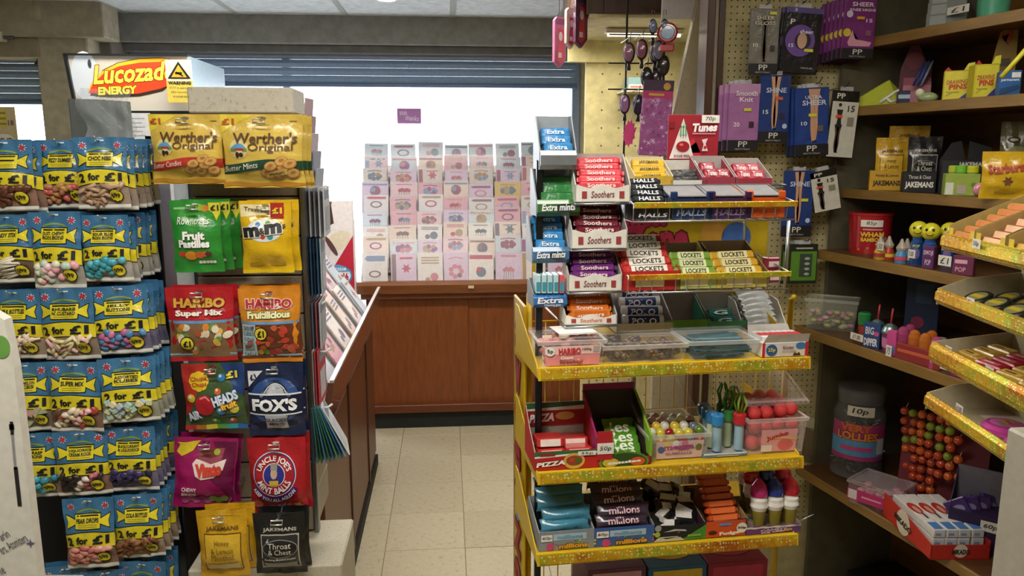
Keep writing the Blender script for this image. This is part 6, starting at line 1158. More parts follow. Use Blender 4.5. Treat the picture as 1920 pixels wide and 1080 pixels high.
d = MB(lambda a, b, off=0: ((a-.5)*w, .0296-off, b*h), w, h); d.circ(.45, .72, .25, '7a2838', 1, ry=.3); d.obj('card_print', o)
for k in range(3): q = p+Vector((-.02+.012*k, -.025, .055)); MB().tube([q-p, q-p+Vector((.015, 0, .035)), q-p+Vector((.03, 0, .07))], [.003, .004, .002], 'plastic:'+['24408a', '2f50a0', '8a98b8'][k], 8).obj('pen', loc=p, label=['dark blue pen leaning left in the maroon display', 'blue pen leaning in the middle of the maroon display', 'pale blue pen leaning right in the maroon display'][k], cat='pen', group='pens in the maroon display')
p, w, h = rfit((1650, 166, 1690, 200), 'B', .02, -.4); o = MB(); o.tube([(-w*.5, 0, .006), (0, 0, h*.6), (w*.3, 0, h*.9), (w*.4, 0, h*.2)], .005, 'plastic:d8d6cc', 8); o.tube([(-w*.2, 0, .02), (0, 0, .008), (w*.3, 0, .012)], .005, 'plastic:d8d6cc', 8); o.obj('white_clip', loc=p, rz=-.4, label='white plastic clip toy on the second shelf', cat='toy')
rbox((1684, 170, 1706, 198), 'B', .03, '20264a', 'small navy box with a pale band on the second shelf', 'box', lambda d: d.rect(0, 1, .4, .7, 'a8b8cc', 1, 1, 1), .02, -.4)
p, w, h = rfit((1708, 166, 1760, 198), 'B', .03, -.5); o = MB(); o.sph((-w*.2, 0, h*.7), (.012, .012, .012), 'plastic:d8d4b8', 10, 7); o.sph((w*.1, 0, h*.35), (w*.4, .02, h*.4), 'film:9aa87a', 12, 7); o.obj('trinket_bag', loc=p, rz=-.5, label='pale green trinket bag with a white knob on the second shelf', cat='toy')
def pins(d): d.rect(.05, .95, .05, .95, 'd8cc3a', 1, 1, 1); d.text('DRAWING', .46, .62, .7, .14, 'b8503a', 3, .05, .02, .1); d.text('PINS', .5, .46, .6, .17, 'c0402c', 3, .05, .04, .1); d.shape(.8, .12, [(.5, .02), (.98, .02), (.98, .38)], '3a3a8a', 2, 1); d.line([(.1, .15), (.3, .25)], .02, '6a6a3a', 2); d.rect(.12, .55, .26, .3, 'a09a3a', 2, 1, 1)
for k, (bx, lb, ang) in enumerate((((1768, 132, 1824, 196), 'yellow drawing pin box, left of the pair on the second shelf', -.55), ((1826, 120, 1872, 196), 'yellow drawing pin box with a red corner, right of the pair', -.3))):
    o, p, w, h = rbox(bx, 'B', .05, 'c8bc2c', lb, 'box', pins, .05, ang, 'pin_box', 'drawing pin boxes'); MB().prism([(-w/2, h), (-w*.38, h*1.12), (-w*.25, h)], .0, .002, 'paper:b8302c').obj('torn_flap', o); MB().prism([(w*.15, h), (w*.28, h*1.22), (w/2, h*1.25), (w/2, h)], 0, .002, 'paper:d8d03a').obj('side_flap', o)
p, w, h = rfit((1848, 46, 1908, 150), 'B', .13, -.6); o = MB().prism([(-w*.5, 0), (w*.5, 0), (w*.45, h), (-.1*w, h*.9)], 0, .004, 'paper:8a6c1c').obj('back_card', loc=p, rz=-.6, label='tall dull yellow card standing behind the marker box', cat='card'); d = boxdeco(w, h); d.shape(.5, .8, [(.45, .88), (.85, .95), (.7, .72)], '9a3a24', 1, 1); d.rect(.4, .8, .45, .55, '4a3a18', 1, 1, 1); d.obj('card_print', o)
rbox((1872, 132, 1914, 190), 'B', .05, '1f5a9a', 'blue permanent marker box on the second shelf', 'box', lambda d: (d.text('permanent', .5, .62, .8, .13, 'd0dcec', 2), d.rect(.55, .95, .72, .92, 'd8d8d0', 2, 1, 1), d.shape(.5, .2, [(.05, .05), (.95, .3), (.9, .45), (.05, .3)], '16406a', 2, 1)), .04, -.5, 'marker_box')
p = at(1880, 120, 1.75); MB().tube([p+Vector((.0, 0, -.03)), p+Vector((.05, -.02, .045))], .006, 'plastic:d0c63a', 6).obj('yellow_pencil', label='yellow pencil leaning over the blue marker box', cat='pencil')
# shelf C: menthol bags in boxes, pop tubes, chews
p_, w_, h_ = rfit((1630, 280, 1695, 352), 'C', .03, -.45)
o, p, w, h = rbox((1630, 320, 1695, 352), 'C', .05, 'c89a20', 'golden yellow menthol sweet box, left of the third shelf', 'box', lambda d: (d.text('Honey & Lemon', .5, .75, .66, .18, '5a4010', 2), d.text('JAKEMANS', .5, .35, .8, .34, '3a2a0c', 2, 0, .04)), .03, -.45)
def hung(bx, base, ptn, label, yl, ang=-.45):
    p, w, h = rfit(bx, 'C', yl, ang); o, d = gbag(w, h, base, 31, .02); ptn(d); d.obj('bag_print', o); o.location = p+Vector((0, 0, h)); o.rotation_euler = (0, 0, ang); o['label'] = label; o['category'] = 'sweet bag'; return o
hung((1640, 258, 1700, 350), 'd0a424', jakes('6a4a10', 'dcb436', ['Honey', '& Lemon', 'Menthol'], False), 'golden yellow menthol bag standing in the box on the third shelf', .06); hung((1664, 236, 1740, 345), 'c89c22', lambda d: d.text('JAKEMANS', .5, .85, .5, .05, '6a4a10', 3), 'golden menthol bag leaning at the rear of the third shelf', .1)
o, p, w, h = rbox((1692, 322, 1756, 356), 'C', .05, '17171a', 'black menthol sweet box in the middle of the third shelf', 'box', lambda d: (d.text('Throat & Chest', .5, .75, .66, .18, 'c8c4ba', 2), d.text('JAKEMANS', .5, .35, .84, .36, 'e8e4da', 2, 0, .04)), .03, -.45)
hung((1700, 256, 1764, 352), '1a1b1e', jakes('b8b4a8', '2a2b2e', ['Throat', '& Chest'], True), 'black menthol bag standing in the box on the third shelf', .06)
o, p, w, h = rbox((1764, 300, 1862, 356), 'C', .08, '1c1d20', 'long black menthol carton at the right of the third shelf', 'box', lambda d: d.text('JAKEMANS', .62, .86, .6, .16, 'c8c4ba', 2, 0, .04), .07, -.5); MB().prism([(-w/2, h), (-w*.3, h*1.5), (-.1*w, h*1.55), (.0, h)], .07, .073, 'paper:17171a').obj('raised_flap', o); MB().prism([(.05*w, h), (.05*w, h*1.55), (w/2, h*1.35), (w/2, h)], .07, .073, 'paper:1f2022').obj('raised_flap', o)
o, p, w, h = rbox((1772, 326, 1838, 358), 'C', .05, '9ab04a', 'lime green and white pop tube carton on the third shelf', 'box', lambda d: (d.rect(.02, .25, .05, .6, 'd8dccc', 2, 1, 1), d.rect(.35, .6, .1, .5, 'b8a89a', 2, 1, 1), d.circ(.82, .5, .08, '6a8a2a', 2)), .02, -.45)
for k, (px, c, tc_) in enumerate(((1800, '5a9a34', '7ac23a'), (1822, '7a8a3a', 'c8d02a'), (1785, '9aa04a', 'b8c83a'))):
    p = onplane(px, 345, rw(0, SHY['C']+.05), RA); p.z = SHZ['C']+.004; q = MB(); q.lathe([(0, 0), (.013, 0), (.013, .055), (.014, .056), (.014, .07), (.012, .073), (0, .073)], 'plastic:'+c, 14, None, ['plastic:'+c, 'plastic:'+c, 'plastic:'+tc_, 'plastic:'+tc_, 'plastic:'+tc_, 'plastic:'+tc_]); q.obj('pop_tube', loc=p, label=['green capped pop tube, middle of the lime carton', 'yellow capped pop tube, right of the lime carton', 'pale capped pop tube, left of the lime carton'][k], cat='sweets', group='pop tubes')
hung((1872, 228, 1935, 352), '5a5636', lambda d: (d.circ(.55, .6, .3, '8a8456', 2, ry=.2), d.circ(.42, .76, .2, '2a2a20', 4, ry=.1), d.circ(.42, .76, .13, 'c8c4a8', 5, ry=.05)), 'olive grey sweet bag at the far right of the third shelf', .12, -.6)
o = hung((1838, 284, 1935, 366), 'd0a81c', lambda d: (d.text('Starburst', .52, .66, .8, .2, 'b03a1c', 4, .12, .04), d.star(.55, .38, .06, .12, 6, '6a3a1c', 4), d.rect(.3, .7, .12, .16, 'b08a1c', 3, 1, 1)), 'yellow chewy sweet carton panel with red lettering above the gold tray', .0, -.6)
p = onplane(1838, 350, rw(0, SHY['C']+.03), RA); p.z = SHZ['C']; MB().sph((0, 0, .018), (.018, .012, .018), 'gloss:d88aa0', 12, 8).obj('pink_egg', loc=p, label='pink egg shaped sweet beside the lime carton', cat='sweets')
# shelf D
p, w, h = rfit((1572, 398, 1660, 470), 'D', .09, -.4); R0 = w*.48
o = MB(); o.lathe([(0, 0), (R0*.92, 0), (R0, h*.93), (R0*1.03, h*.94), (R0*1.03, h), (0, h)], 'gloss:b0202a', 28); o = o.obj('sweet_tub', loc=p+RY*.03, label='round red sweet tub with handwritten price on the fourth shelf', cat='tub')
d = MB(lambda a, b, off=0: (lambda t: ((R0*(.92+.08*b)+off)*math.sin(t), -(R0*(.92+.08*b)+off)*math.cos(t), b*h*.93))((a-.5)*2.2-.3), R0*2, h); d.rect(.2, .66, .72, .9, 'ece8dc', 2, 8, 2); d.text('85p', .42, .81, .2, .12, '33302c', 3, 0, 0, .2); d.text('WHAM', .45, .52, .5, .13, 'e8c83a', 3, .02, .04); d.text('BAMBOO', .45, .38, .46, .11, 'e8c83a', 3, .02, .04); d.rect(.25, .66, .63, .67, 'd8a0a0', 2, 6, 1); d.circ(.75, .4, .05, '8a8a8a', 2); d.line([(.15, .1), (.4, .16)], .04, 'd88a3a', 2); d.line([(.6, .12), (.85, .17)], .04, 'd8a83a', 2); d.obj('tub_print', o)
def bottle_toy(c, capc, domec):
    b = empty('bottle_sweet', (0, 0, 0)); MB().lathe([(0, 0), (.015, 0), (.016, .02), (.012, .03), (.01, .034)], 'plastic:'+c, 14).obj('bottle', b); MB().lathe([(.012, .034), (.014, .042), (.006, .056), (.003, .066), (0, .067)], 'clear:'+domec+':.55', 12).obj('dome_cap', b); MB().lathe([(.0165, .008), (.0165, .018)], 'paper:'+capc, 14).obj('label_band', b); return b
for k, (px, c, c2) in enumerate(((1650, 'c8a02a', 'b03a3a'), (1666, 'b0342c', 'e0c23a'), (1690, '4a8ab0', 'd84a6a'), (1700, '3f7aa8', 'e0c8a0'))):
    p = onplane(px, 470, rw(0, SHY['D']+.03+.02*(k % 2)), RA); p.z = SHZ['D']; o = bottle_toy(c, c2, 'd8c8b8'); o.location = p; o['label'] = '%s bottle shaped sweet with a clear dome, %s of four on fourth shelf' % (['yellow', 'red', 'blue', 'pale blue'][k], ['first', 'second', 'third', 'fourth'][k]); o['category'] = 'sweets'; o['group'] = 'bottle shaped sweets'
rtag(1651, 462, 'D', '50', 'yellow edged price tag below the red tub', .015, .022, .024); rtag(1709, 476, 'D', '1.00', 'price tag below the emoji pops', .0, .024, .022); rtag(1771, 489, 'D', '£1', 'larger price tag right of the emoji pops', .0, .04, .026)
rbox((1730, 462, 1752, 484), 'D', .02, '5a2a5a', 'purple emoji pop sign card on the fourth shelf edge', 'sign', lambda d: (d.text('EMOJI', .5, .7, .8, .25, 'd8b8d8', 1), d.text('POP', .5, .3, .5, .25, 'd8b8d8', 1)), .01, -.9, 'sign_card'); rbox((1786, 480, 1826, 503), 'D', .02, '6a2a4a', 'maroon pop sign card right of the larger price tag', 'sign', lambda d: (d.rect(.1, .7, .6, .8, 'd8a0b8', 1, 1, 1), d.text('POP', .4, .3, .5, .25, 'd8a0b8', 1)), .01, -.9, 'sign_card')
for k, (px, py, yl) in enumerate(((1719, 470, .05), (1742, 474, .04), (1776, 480, .1))):
    p = onplane(px, py, rw(0, SHY['D']+yl), RA); p.z = SHZ['D']; o = empty('emoji_pop', p, -.7, label='yellow smiley ball pop on a blue tube, %s' % ['left of the pair', 'right of the pair', 'half hidden by the chew carton'][k], cat='sweets', group='smiley ball pops')
    MB().lathe([(0, 0), (.016, 0), (.016, .062), (.013, .066), (.013, .074)], 'gloss:1f4f94', 16).obj('tube', o); MB().sph((0, 0, .094), .0235, 'gloss:d8d02c', 18, 12).obj('smiley_ball', o)
    t = MB(); [t.sph((s*.008, -.0215, .1), (.0035, .002, .004), 'plastic:2a2a10', 8, 6) for s in (-1, 1)]; t.obj('eyes', o); MB().tube([(-.009, -.0215, .09), (-.005, -.0232, .086), (.005, -.0232, .086), (.009, -.0215, .09)], .001, 'plastic:4a3a10', 5).obj('mouth', o)
    d = MB(lambda a, b, off=0: ((.0163+off)*math.sin((a-.5)*2), -(.0163+off)*math.cos((a-.5)*2), .006+b*.055), .03, .055); d.circ(.5, .45, .3, '7a6aa8', 1, ry=.5); d.text('POP', .5, .82, .5, .14, 'd8d44a', 2); d.obj('tube_print', o)
# shelf E
p, w, h = rfit((1508, 566, 1606, 618), 'E', .05, -.55)
def rtub(p, w, h, dep, ang, label, tint, fillc, r, n, lab=None, alpha=.2):
    cm = 'clear:%s:%s' % (tint, alpha); b = MB(); t = .92
    def ring(s, zz, g=0): return [(-w/2*s-g, dep/2-dep/2*s-g, zz), (w/2*s+g, dep/2-dep/2*s-g, zz), (w/2*s+g, dep/2+dep/2*s+g, zz), (-w/2*s-g, dep/2+dep/2*s+g, zz)]
    b.add(ring(t, 0)+ring(1, h), [(0, 3, 2, 1), (0, 1, 5, 4), (1, 2, 6, 5), (2, 3, 7, 6), (3, 0, 4, 7)], cm); o = b.obj('clear_tub', loc=p, rz=ang, label=label, cat='tub', group='clear tubs on the shelves')
    l = MB(); V = ring(1, h-.002, .004)+ring(1, h+.006, .003)+ring(.95, h+.006)+ring(.93, h+.003); l.add(V, [(12, 13, 14, 15)]+[(q*4+i, q*4+(i+1) % 4, (q+1)*4+(i+1) % 4, (q+1)*4+i) for q in range(3) for i in range(4)], 'clear:%s:.3' % tint); l.obj('lid', o)
    s = MB(); rd = random.Random(n)
    for k in range(n): s.sph((rd.uniform(-.4, .4)*w, dep*rd.uniform(.12, .88), h*rd.uniform(.08, .6)), (r, r, r*.6), 'candy:'+rd.choice(fillc), 7, 5)
    s.obj('sweets', o, kind='stuff')
    if lab: d = boxdeco(w, h, .0); lab(d); d.obj('tub_label', o)
    return o
rtub(p, w, h, .09, -.55, 'clear lidded tub of pastel sweets at the left of the fifth shelf', 'd8dccc', ['c87a9a', 'b8b46a', 'd0a8b0', '9aa05a'], .011, 60)
p = onplane(1621, 600, rw(0, SHY['E']+.07), RA); p.z = SHZ['E']; o = empty('dip_bottle', p, 0, label='green capped sweet bottle on the fifth shelf', cat='sweets'); MB().lathe([(0, 0), (.014, 0), (.015, .04), (.011, .046)], 'gloss:a83a34', 14).obj('bottle', o); MB().lathe([(.017, .044), (.018, .075), (.014, .08), (0, .08)], 'gloss:2f8a4a', 14).obj('cap', o)
for k, (px, yl) in enumerate(((1643, .04), (1668, .035))):
    p = onplane(px, 632, rw(0, SHY['E']+yl), RA); p.z = SHZ['E']; o = empty('slush_cup', p, 0, label='silver domed slush cup sweet with red straw, %s of the pair' % ['left', 'right'][k], cat='sweets', group='slush cup sweets')
    MB().lathe([(0, 0), (.015, 0), (.02, .05), (.021, .054)], 'plastic:7a3a6a', 16).obj('cup', o); MB().lathe([(.022, .052), (.022, .058), (.017, .07), (.007, .078), (0, .079)], 'metal:a8c8c0', 16).obj('dome_lid', o); MB().tube([(0, 0, .07), (.003, 0, .12)], .0025, 'plastic:b02a3a', 6).obj('straw', o); MB().lathe([(.0175, .012), (.0195, .04)], 'paper:c87aa8', 16).obj('label_band', o)
rtag(1606, 632, 'E', '£1.00', 'long white price tag at the left of the fifth shelf', -.006, .05, .02); rtag(1666, 658, 'E', '75', 'small price tag below the slush cups', -.006, .02, .03); rtag(1772, 686, 'E', '1.00', 'price tag at the right of the fifth shelf', -.006, .03, .02)
rbox((1618, 606, 1650, 640), 'E', .02, '2a4a7a', 'blue and pink dip sweet sign card beside the slush cups', 'sign', lambda d: (d.text('BIG', .4, .7, .5, .3, 'd8d8e8', 2), d.text('DIPPER', .5, .25, .8, .3, 'e8e8f0', 2, 0, .04), d.circ(.8, .6, .15, 'c84a8a', 1)), .012, -.9, 'sign_card'); rbox((1662, 620, 1680, 662), 'E', .015, 'c84a8a', 'pink sign card in front of the right slush cup', 'sign', lambda d: d.rect(.1, .9, .1, .4, '4a7ab0', 1, 1, 1), .006, -.9, 'sign_card')
hp = [('b04a7a', 'magenta'), ('c8702a', 'orange'), ('c8742c', 'amber'), ('b8487a', 'pink'), ('a8446e', 'deep pink'), ('c06a28', 'rust orange')]
for k, (px, py, yl) in enumerate(((1692, 648, .03), (1713, 654, .028), (1733, 660, .026), (1754, 668, .022), (1705, 636, .07), (1745, 652, .065))):
    p = onplane(px, py, rw(0, SHY['E']+yl), RA); p.z = SHZ['E']; o = empty('push_pop', p, 0, label='%s capsule shaped push pop, %s' % (hp[k][1], ['left end of the row', 'second in the row', 'third in the row', 'right end of the row', 'rear left', 'rear right'][k]), cat='sweets', group='push pops'); MB().lathe([(0, 0), (.0145, 0), (.0145, .03), (.0165, .031), (.0165, .035), (.0145, .036)], 'gloss:'+hp[k][0], 16).obj('base', o); MB().lathe([(.015, .036), (.0152, .062), (.012, .075), (.006, .081), (0, .082)], 'clear:'+hp[k][0]+':.75', 16).obj('cap', o)
o, p, w, h = rbox((1676, 652, 1762, 684), 'E', .012, '8a2a2a', 'long red strip carton below the push pops', 'box', lambda d: d.rect(.05, .95, .5, .7, 'c85a3a', 1, 1, 1), .004, -1.25, 'strip_carton')
for k, (px, yl) in enumerate(((1765, .09), (1792, .085), (1815, .08))):
    p = onplane(px, 630, rw(0, SHY['E']+yl), RA); p.z = SHZ['E']; o = empty('ring_pop', p, 0, label='ring sweet under a clear dome, %s of three on the fifth shelf' % ['left', 'middle', 'right'][k], cat='sweets', group='domed ring sweets'); MB().lathe([(0, 0), (.02, 0), (.02, .014), (.017, .016)], 'plastic:'+['a8982a', '8a9a3a', '6a8a7a'][k], 16).obj('base', o); MB().lathe([(.018, .016), (.018, .05), (.012, .062), (0, .064)], 'clear:dfe8e4:.3', 16).obj('dome', o); MB().sph((0, 0, .028), .009, 'gloss:'+['c23a4a', '3a7ac2', 'b8a03a'][k], 10, 7).obj('sweet', o)
rbox((1780, 672, 1806, 700), 'E', .02, '7a2a5a', 'plum and blue ball sweet sign card at the right of fifth shelf', 'sign', lambda d: (d.circ(.3, .8, .2, '3a5ab0', 1), d.rect(.15, .85, .28, .42, 'e0b0c8', 1, 1, 1)), .006, -1.0, 'sign_card')
rbox((1698, 520, 1762, 600), 'E', .01, '1c2c4a', 'dark blue sweet card hanging at the back of the fifth shelf', 'card', lambda d: (d.circ(.4, .3, .2, '8a2a4a', 1), d.rect(.3, .8, .6, .9, '2f4a6a', 1, 1, 1)), .2, -.8, 'back_card')
# shelf F
zF = SHZ['F']; p = onplane(1520, 868, rw(0, SHY['F']+.1), RA); p.z = zF; o = empty('brown_jar', p, 0, label='brown lidded jar behind the stand at the left of the lowest shelf', cat='jar'); MB().lathe([(0, 0), (.05, 0), (.054, .02), (.054, .11), (.048, .12)], 'plastic:6a5a40', 20).obj('jar', o); MB().lathe([(.056, .115), (.056, .145), (.05, .15), (0, .15)], 'plastic:a8a488', 20).obj('lid', o)
p, w, h = rfit((1538, 728, 1642, 892), 'F', .11, -.5); R0 = w*.48; o = empty('lolly_jar', p+RY*.04, 0, label='tall clear lolly jar with pink and blue label on the lowest shelf', cat='jar')
MB().lathe([(0, .003), (R0, .003), (R0, h*.72), (R0*.85, h*.82), (R0*.85, h)], 'clear:c8ccd0:.14', 28).obj('jar', o); MB().lathe([(R0*.9, h*.86), (R0*.92, h*1.0), (R0*.86, h*1.02), (0, h*1.02)], 'clear:8a8a90:.35', 28).obj('lid', o)
d = MB(lambda a, b, off=0: (lambda t: ((R0+.001+off)*math.sin(t), -(R0+.001+off)*math.cos(t), h*(.18+.52*b)))((a-.5)*2.4-.5), R0*2.2, h*.52); d.rect(0, 1, .1, .9, 'b0407a', 1, 14, 2); d.rect(0, 1, .2, .55, '5a9ac8', 2, 14, 2); d.text('VERY', .45, .82, .5, .16, 'd8702a', 4, 0, .05); d.text('LOLLIES', .48, .64, .66, .18, 'e08a3a', 4, 0, .05, 0, None, '5a1a3a'); d.rect(.22, .74, .32, .41, 'c84a8a', 4, 8, 1); d.rect(.8, .95, .25, .6, 'd8d8d4', 4, 2, 2); d.rect(.3, .72, 1.08, 1.30, 'e0dccc', 3, 6, 2); d.text('10p', .5, 1.19, .24, .15, '33302c', 4, 0, .02, .2); d.obj('jar_label', o)
s = MB(); rd = random.Random(3)
for k in range(70):
    x, y, z = rd.uniform(-.6, .6)*R0, rd.uniform(-.6, .6)*R0, rd.uniform(.05, .65)*h; dx = Vector((rd.uniform(-1, 1), rd.uniform(-1, 1), rd.uniform(-.6, 1))).normalized()*.05; s.tube([(x, y, z), (x+dx.x*.6, y+dx.y*.6, z+dx.z*.6)], .0018, 'plastic:b8b8b4', 5)
    s.sph((x, y, z), .010, 'gloss:'+rd.choice(['1c1a20', '6a1a24', '2a2a30']), 8, 6)
s.obj('lollies', o, kind='stuff')
# spherical lollies on a tiered rack
lr = empty('lolly_rack', rw(.36, SHY['F']+.165, zF), -.7, label='tiered red cardboard rack studded with round wrapped lollies', cat='rack')
MB().prismx([(.0, 0), (.12, 0), (.12, .26), (.06, .26)], -.10, .12, 'paper:6a1620').obj('card_body', lr)
lm = [MB().sph((0, 0, 0), .0125, 'gloss:'+c, 10, 8).mesh('wrapper') for c in ('b0401c', 'c2581e', '9a3a1c', '7a8a24')]; stm = MB().tube([(0, 0, 0), (.004, .03, .012)], .0016, 'plastic:d8d4cc', 5).mesh('stick')
LC = ['brick red', 'orange red', 'dark red', 'olive green']
kk = 0
for px in (1698, 1712, 1727, 1744, 1762, 1780, 1796):
    for j in range(9):
        py = 772+j*17+(px-1698)*.22
        if px > 1750 and j > 6: continue
        if px > 1780 and j % 2: continue
        p = onplane(px+random.uniform(-3, 3), py+random.uniform(-2, 2), rw(0, SHY['F']+.14+.006*(kk % 2)), RA); q = random.choice((0, 0, 1, 1, 2, 3))
        o = mk('lollipop', lm[q], loc=p, rot=(random.uniform(-.3, .3), 0, -.7), label='%s wrapped ball lolly pushed into the red tiered rack' % LC[q], cat='lollipop', group='ball lollies on the rack'); mk('stick', stm, o); kk += 1
# pink tub, stick biscuit carton, purple chocolate carton
p = atz(1632, 956, zF); o = rtub(p, .14, .065, .12, -.95, 'clear oblong tub of pink sweets with a magenta label on the lowest shelf', 'd8c8cc', ['c87a90', 'b86a84', 'd890a4'], .013, 80, lambda d: (d.rect(-.0, .9, .2, .72, 'b82a6a', 1, 1, 1), d.rect(.02, .2, .25, .68, 'd8ccd0', 2, 1, 1), d.rect(.3, .7, .42, .5, 'e0a0c0', 2, 1, 1)))
mk_ = atz(1744, 1050, zF); m2 = atz(1655, 965, zF); v = (mk_-m2); Lb = v.length; ang = math.atan2(v.y, v.x)
o = empty('biscuit_carton', m2, ang, label='open red chocolate biscuit stick carton on the lowest shelf', cat='carton'); t = .002; Wd = .15; H1 = .05
MB().box(0, Lb, 0, Wd, 0, t, 'paper:b0281c').box(0, t, 0, Wd, 0, H1, 'paper:a82418').box(Lb-t, Lb, 0, Wd, 0, H1*.8, 'paper:b0281c').box(0, Lb, Wd-t, Wd, 0, H1, 'paper:a82418').obj('tray', o); MB().prism([(0, 0), (Lb, 0), (Lb, H1*.8), (Lb*.5, H1*1.15), (0, H1*1.35)], 0, t, 'paper:bc2c1c').obj('front_panel', o)
d = MB(lambda a, b, off=0: (a*Lb, -off, b*H1), Lb, H1); d.circ(.44, .62, .14, 'd8ccb8', 1); d.text('MIKADO', .44, .58, .36, .34, '2a2220', 3, -.12, .04); d.obj('front_print', o)
d = MB(lambda a, b, off=0: (Lb+off, a*Wd, b*H1*.8), Wd, H1*.8); d.circ(.5, .6, .12, 'd8ccb8', 1); d.text('MIKADO', .5, .55, .3, .34, '2a2220', 3, 0, .04); d.obj('end_print', o)
ca, sa = math.cos(ang), math.sin(ang)
for k in range(8):
    r_, c_ = k % 4, k//4; lx, ly, lz = .012+(Lb-.03)*.5, .014+.033*r_, .004+.0; 
    lx = Lb*.5; zz = H1*.5+.024*c_; b = MB(); b.cbox(-Lb*.42, Lb*.42, 0, .03, 0, .022, 'paper:dcd8d2', .001); o2 = b.obj('biscuit_box', loc=(m2.x+ca*lx-sa*ly, m2.y+sa*lx+ca*ly, zF+zz), rz=ang+random.uniform(-.02, .02), label='white and red biscuit stick box, %s layer, %s from the front' % (['lower', 'upper'][c_], ['first', 'second', 'third', 'fourth'][r_]), cat='biscuit box', group='biscuit boxes in the red carton')
    d = MB(lambda a, b_, off=0: ((a-.5)*Lb*.84, b_*.03, .022+off), Lb*.84, .03); d.circ(.42, .5, .16, 'b8342c', 1, ry=.07); d.circ(.46, .5, .1, 'd8a08a', 2, ry=.03); d.rect(.8, .98, .1, .9, '4a7ab8', 1, 1, 1); d.rect(.56, .7, .55, .75, '5a3a2a', 2, 1, 1); d.obj('box_print', o2)
    d = MB(lambda a, b_, off=0: (Lb*.42+off, a*.03, b_*.022), .03, .022); d.rect(.05, .95, .1, .9, 'c8d0dc', 1, 1, 1); d.rect(.15, .6, .3, .6, '8a98b8', 2, 1, 1); d.obj('end_print', o2)
p = atz(1830, 1035, zF+.0); o = empty('chocolate_carton', p, -.75, label='deep purple chocolate carton with raised grey lid on the lowest shelf', cat='carton'); MB().box(-.07, .07, 0, .09, 0, .10, 'paper:2c1840').obj('box', o); MB().prismx([(.088, .1), (.092, .1), (.10, .19), (.094, .19)], -.07, .07, 'paper:6a6672').obj('raised_lid', o); MB().prismx([(0, .1), (.088, .1), (.094, .185), (.04, .14)], -.0705, -.069, 'paper:3a2050').obj('side_wing', o)
d = boxdeco(.14, .10); d.rect(.52, .84, .62, .9, 'dcd8d0', 2, 1, 1); d.text('60p', .68, .76, .22, .16, '33302c', 3, 0, .02, .2); d.circ(.3, .4, .2, '4a2a68', 1, ry=.1); d.obj('front_print', o)
for k in range(5):
    b = MB().cbox(-.028, .028, -.006, .006, 0, .06, 'film:3f2468', .003); o2 = b.obj('chocolate_packet', loc=p+Vector((-.015+.022*k, .03+.006*k, .07)), rot=(-.2, .3*(k-2), -.7+.2*k), label='purple foil chocolate packet in the purple carton, %s from the left' % ['first', 'second', 'third', 'fourth', 'fifth'][k], cat='sweets', group='purple chocolate packets'); d = MB(lambda a, e, off=0: ((a-.5)*.056, -.006-off, e*.06), .056, .06); d.circ(.5, .55, .3, '8a86b0', 1, ry=.2); d.obj('packet_print', o2)
# ============================================================ gold edged trays at the right, counter end
TA = math.radians(-98.2); TX, TY = Vector((math.cos(TA), math.sin(TA), 0)), Vector((-math.sin(TA), math.cos(TA), 0))
T0 = at(1766, 437, 1.52)
ts = empty('tray_stand', (T0.x, T0.y, 0), TA, label='cream tray stand with four rolled gold glitter fronts at the right', cat='display stand')
TZ = []
for k, (py, lip) in enumerate(((437, .036), (541, .034), (641, .046), (737, .036))):
    q = at(1763, py, 1.52); z = q.z-lip; TZ.append((q, z, lip)); lx = (q-ts.location).xy @ TX.xy
    prof = [(.012, 0), (.004, .004), (-.002, lip*.35), (-.001, lip*.8), (.006, lip), (.010, lip), (.004, lip*.75), (.004, lip*.35), (.012, .008)]
    L = .40
    o = MB().box(lx, lx+L, .01, .17, z, z+.004, 'plastic:b8ad90').box(lx, lx+L, .168, .172, z, z+.075, 'plastic:c2b898').obj('tray', ts)
    MB().prismx(prof, lx, lx+L, 'foil:d9a020').obj('gold_front', o, loc=(0, 0, z)); MB().prismx([(.004, 0), (.17, -.0), (.17, .07), (.06, .055), (.004, lip)], lx-.003, lx, 'plastic:bdb294').obj('tray_side', o, loc=(0, 0, z)); MB().prismx([(.004, 0), (.17, -.0), (.17, .07), (.06, .055), (.004, lip)], lx+L, lx+L+.003, 'plastic:bdb294').obj('tray_side', o, loc=(0, 0, z))
for x in (.02, .36): MB().cbox(x, x+.02, .175, .195, 0, TZ[0][1]+.1, 'metal:6a6458', .002).obj('upright', ts)
MB().cbox(0, .40, .02, .2, 0, .03, 'matte:3a352c', .003).obj('base', ts)
def tp(k, x, y, z=0): return TZ[k][0].xy.to_3d()+TX*x+TY*y+Vector((0, 0, TZ[k][1]+.004+z))
def ttag(k, x, txt, label):
    q, z, lip = TZ[k]; o = MB().cbox(-.014, .014, 0, .001, -.009, .009, 'paper:dcd8cc', .0003).obj('price_tag', loc=tp(k, x, -.0045, lip*.75), rot=(0, 0, TA), label=label, cat='price tag', group='price tags on gold trays'); d = MB(lambda a, b, off=0: ((a-.5)*.028, -off, (b-.5)*.018), .028, .018); d.text(txt, .5, .5, .7, .6, '33302c', 1, 0, 0, .15); d.obj('price', o)
ttag(0, .15, '50p', 'price tag on the topmost gold tray front'); ttag(1, .13, '35p', 'price tag on the second gold tray front'); ttag(2, .045, '35', 'price tag at the left of third gold tray front'); ttag(2, .2, '45', 'price tag at the right of third gold tray front'); ttag(3, .09, '£1.00', 'price tag on the lowest gold tray front')
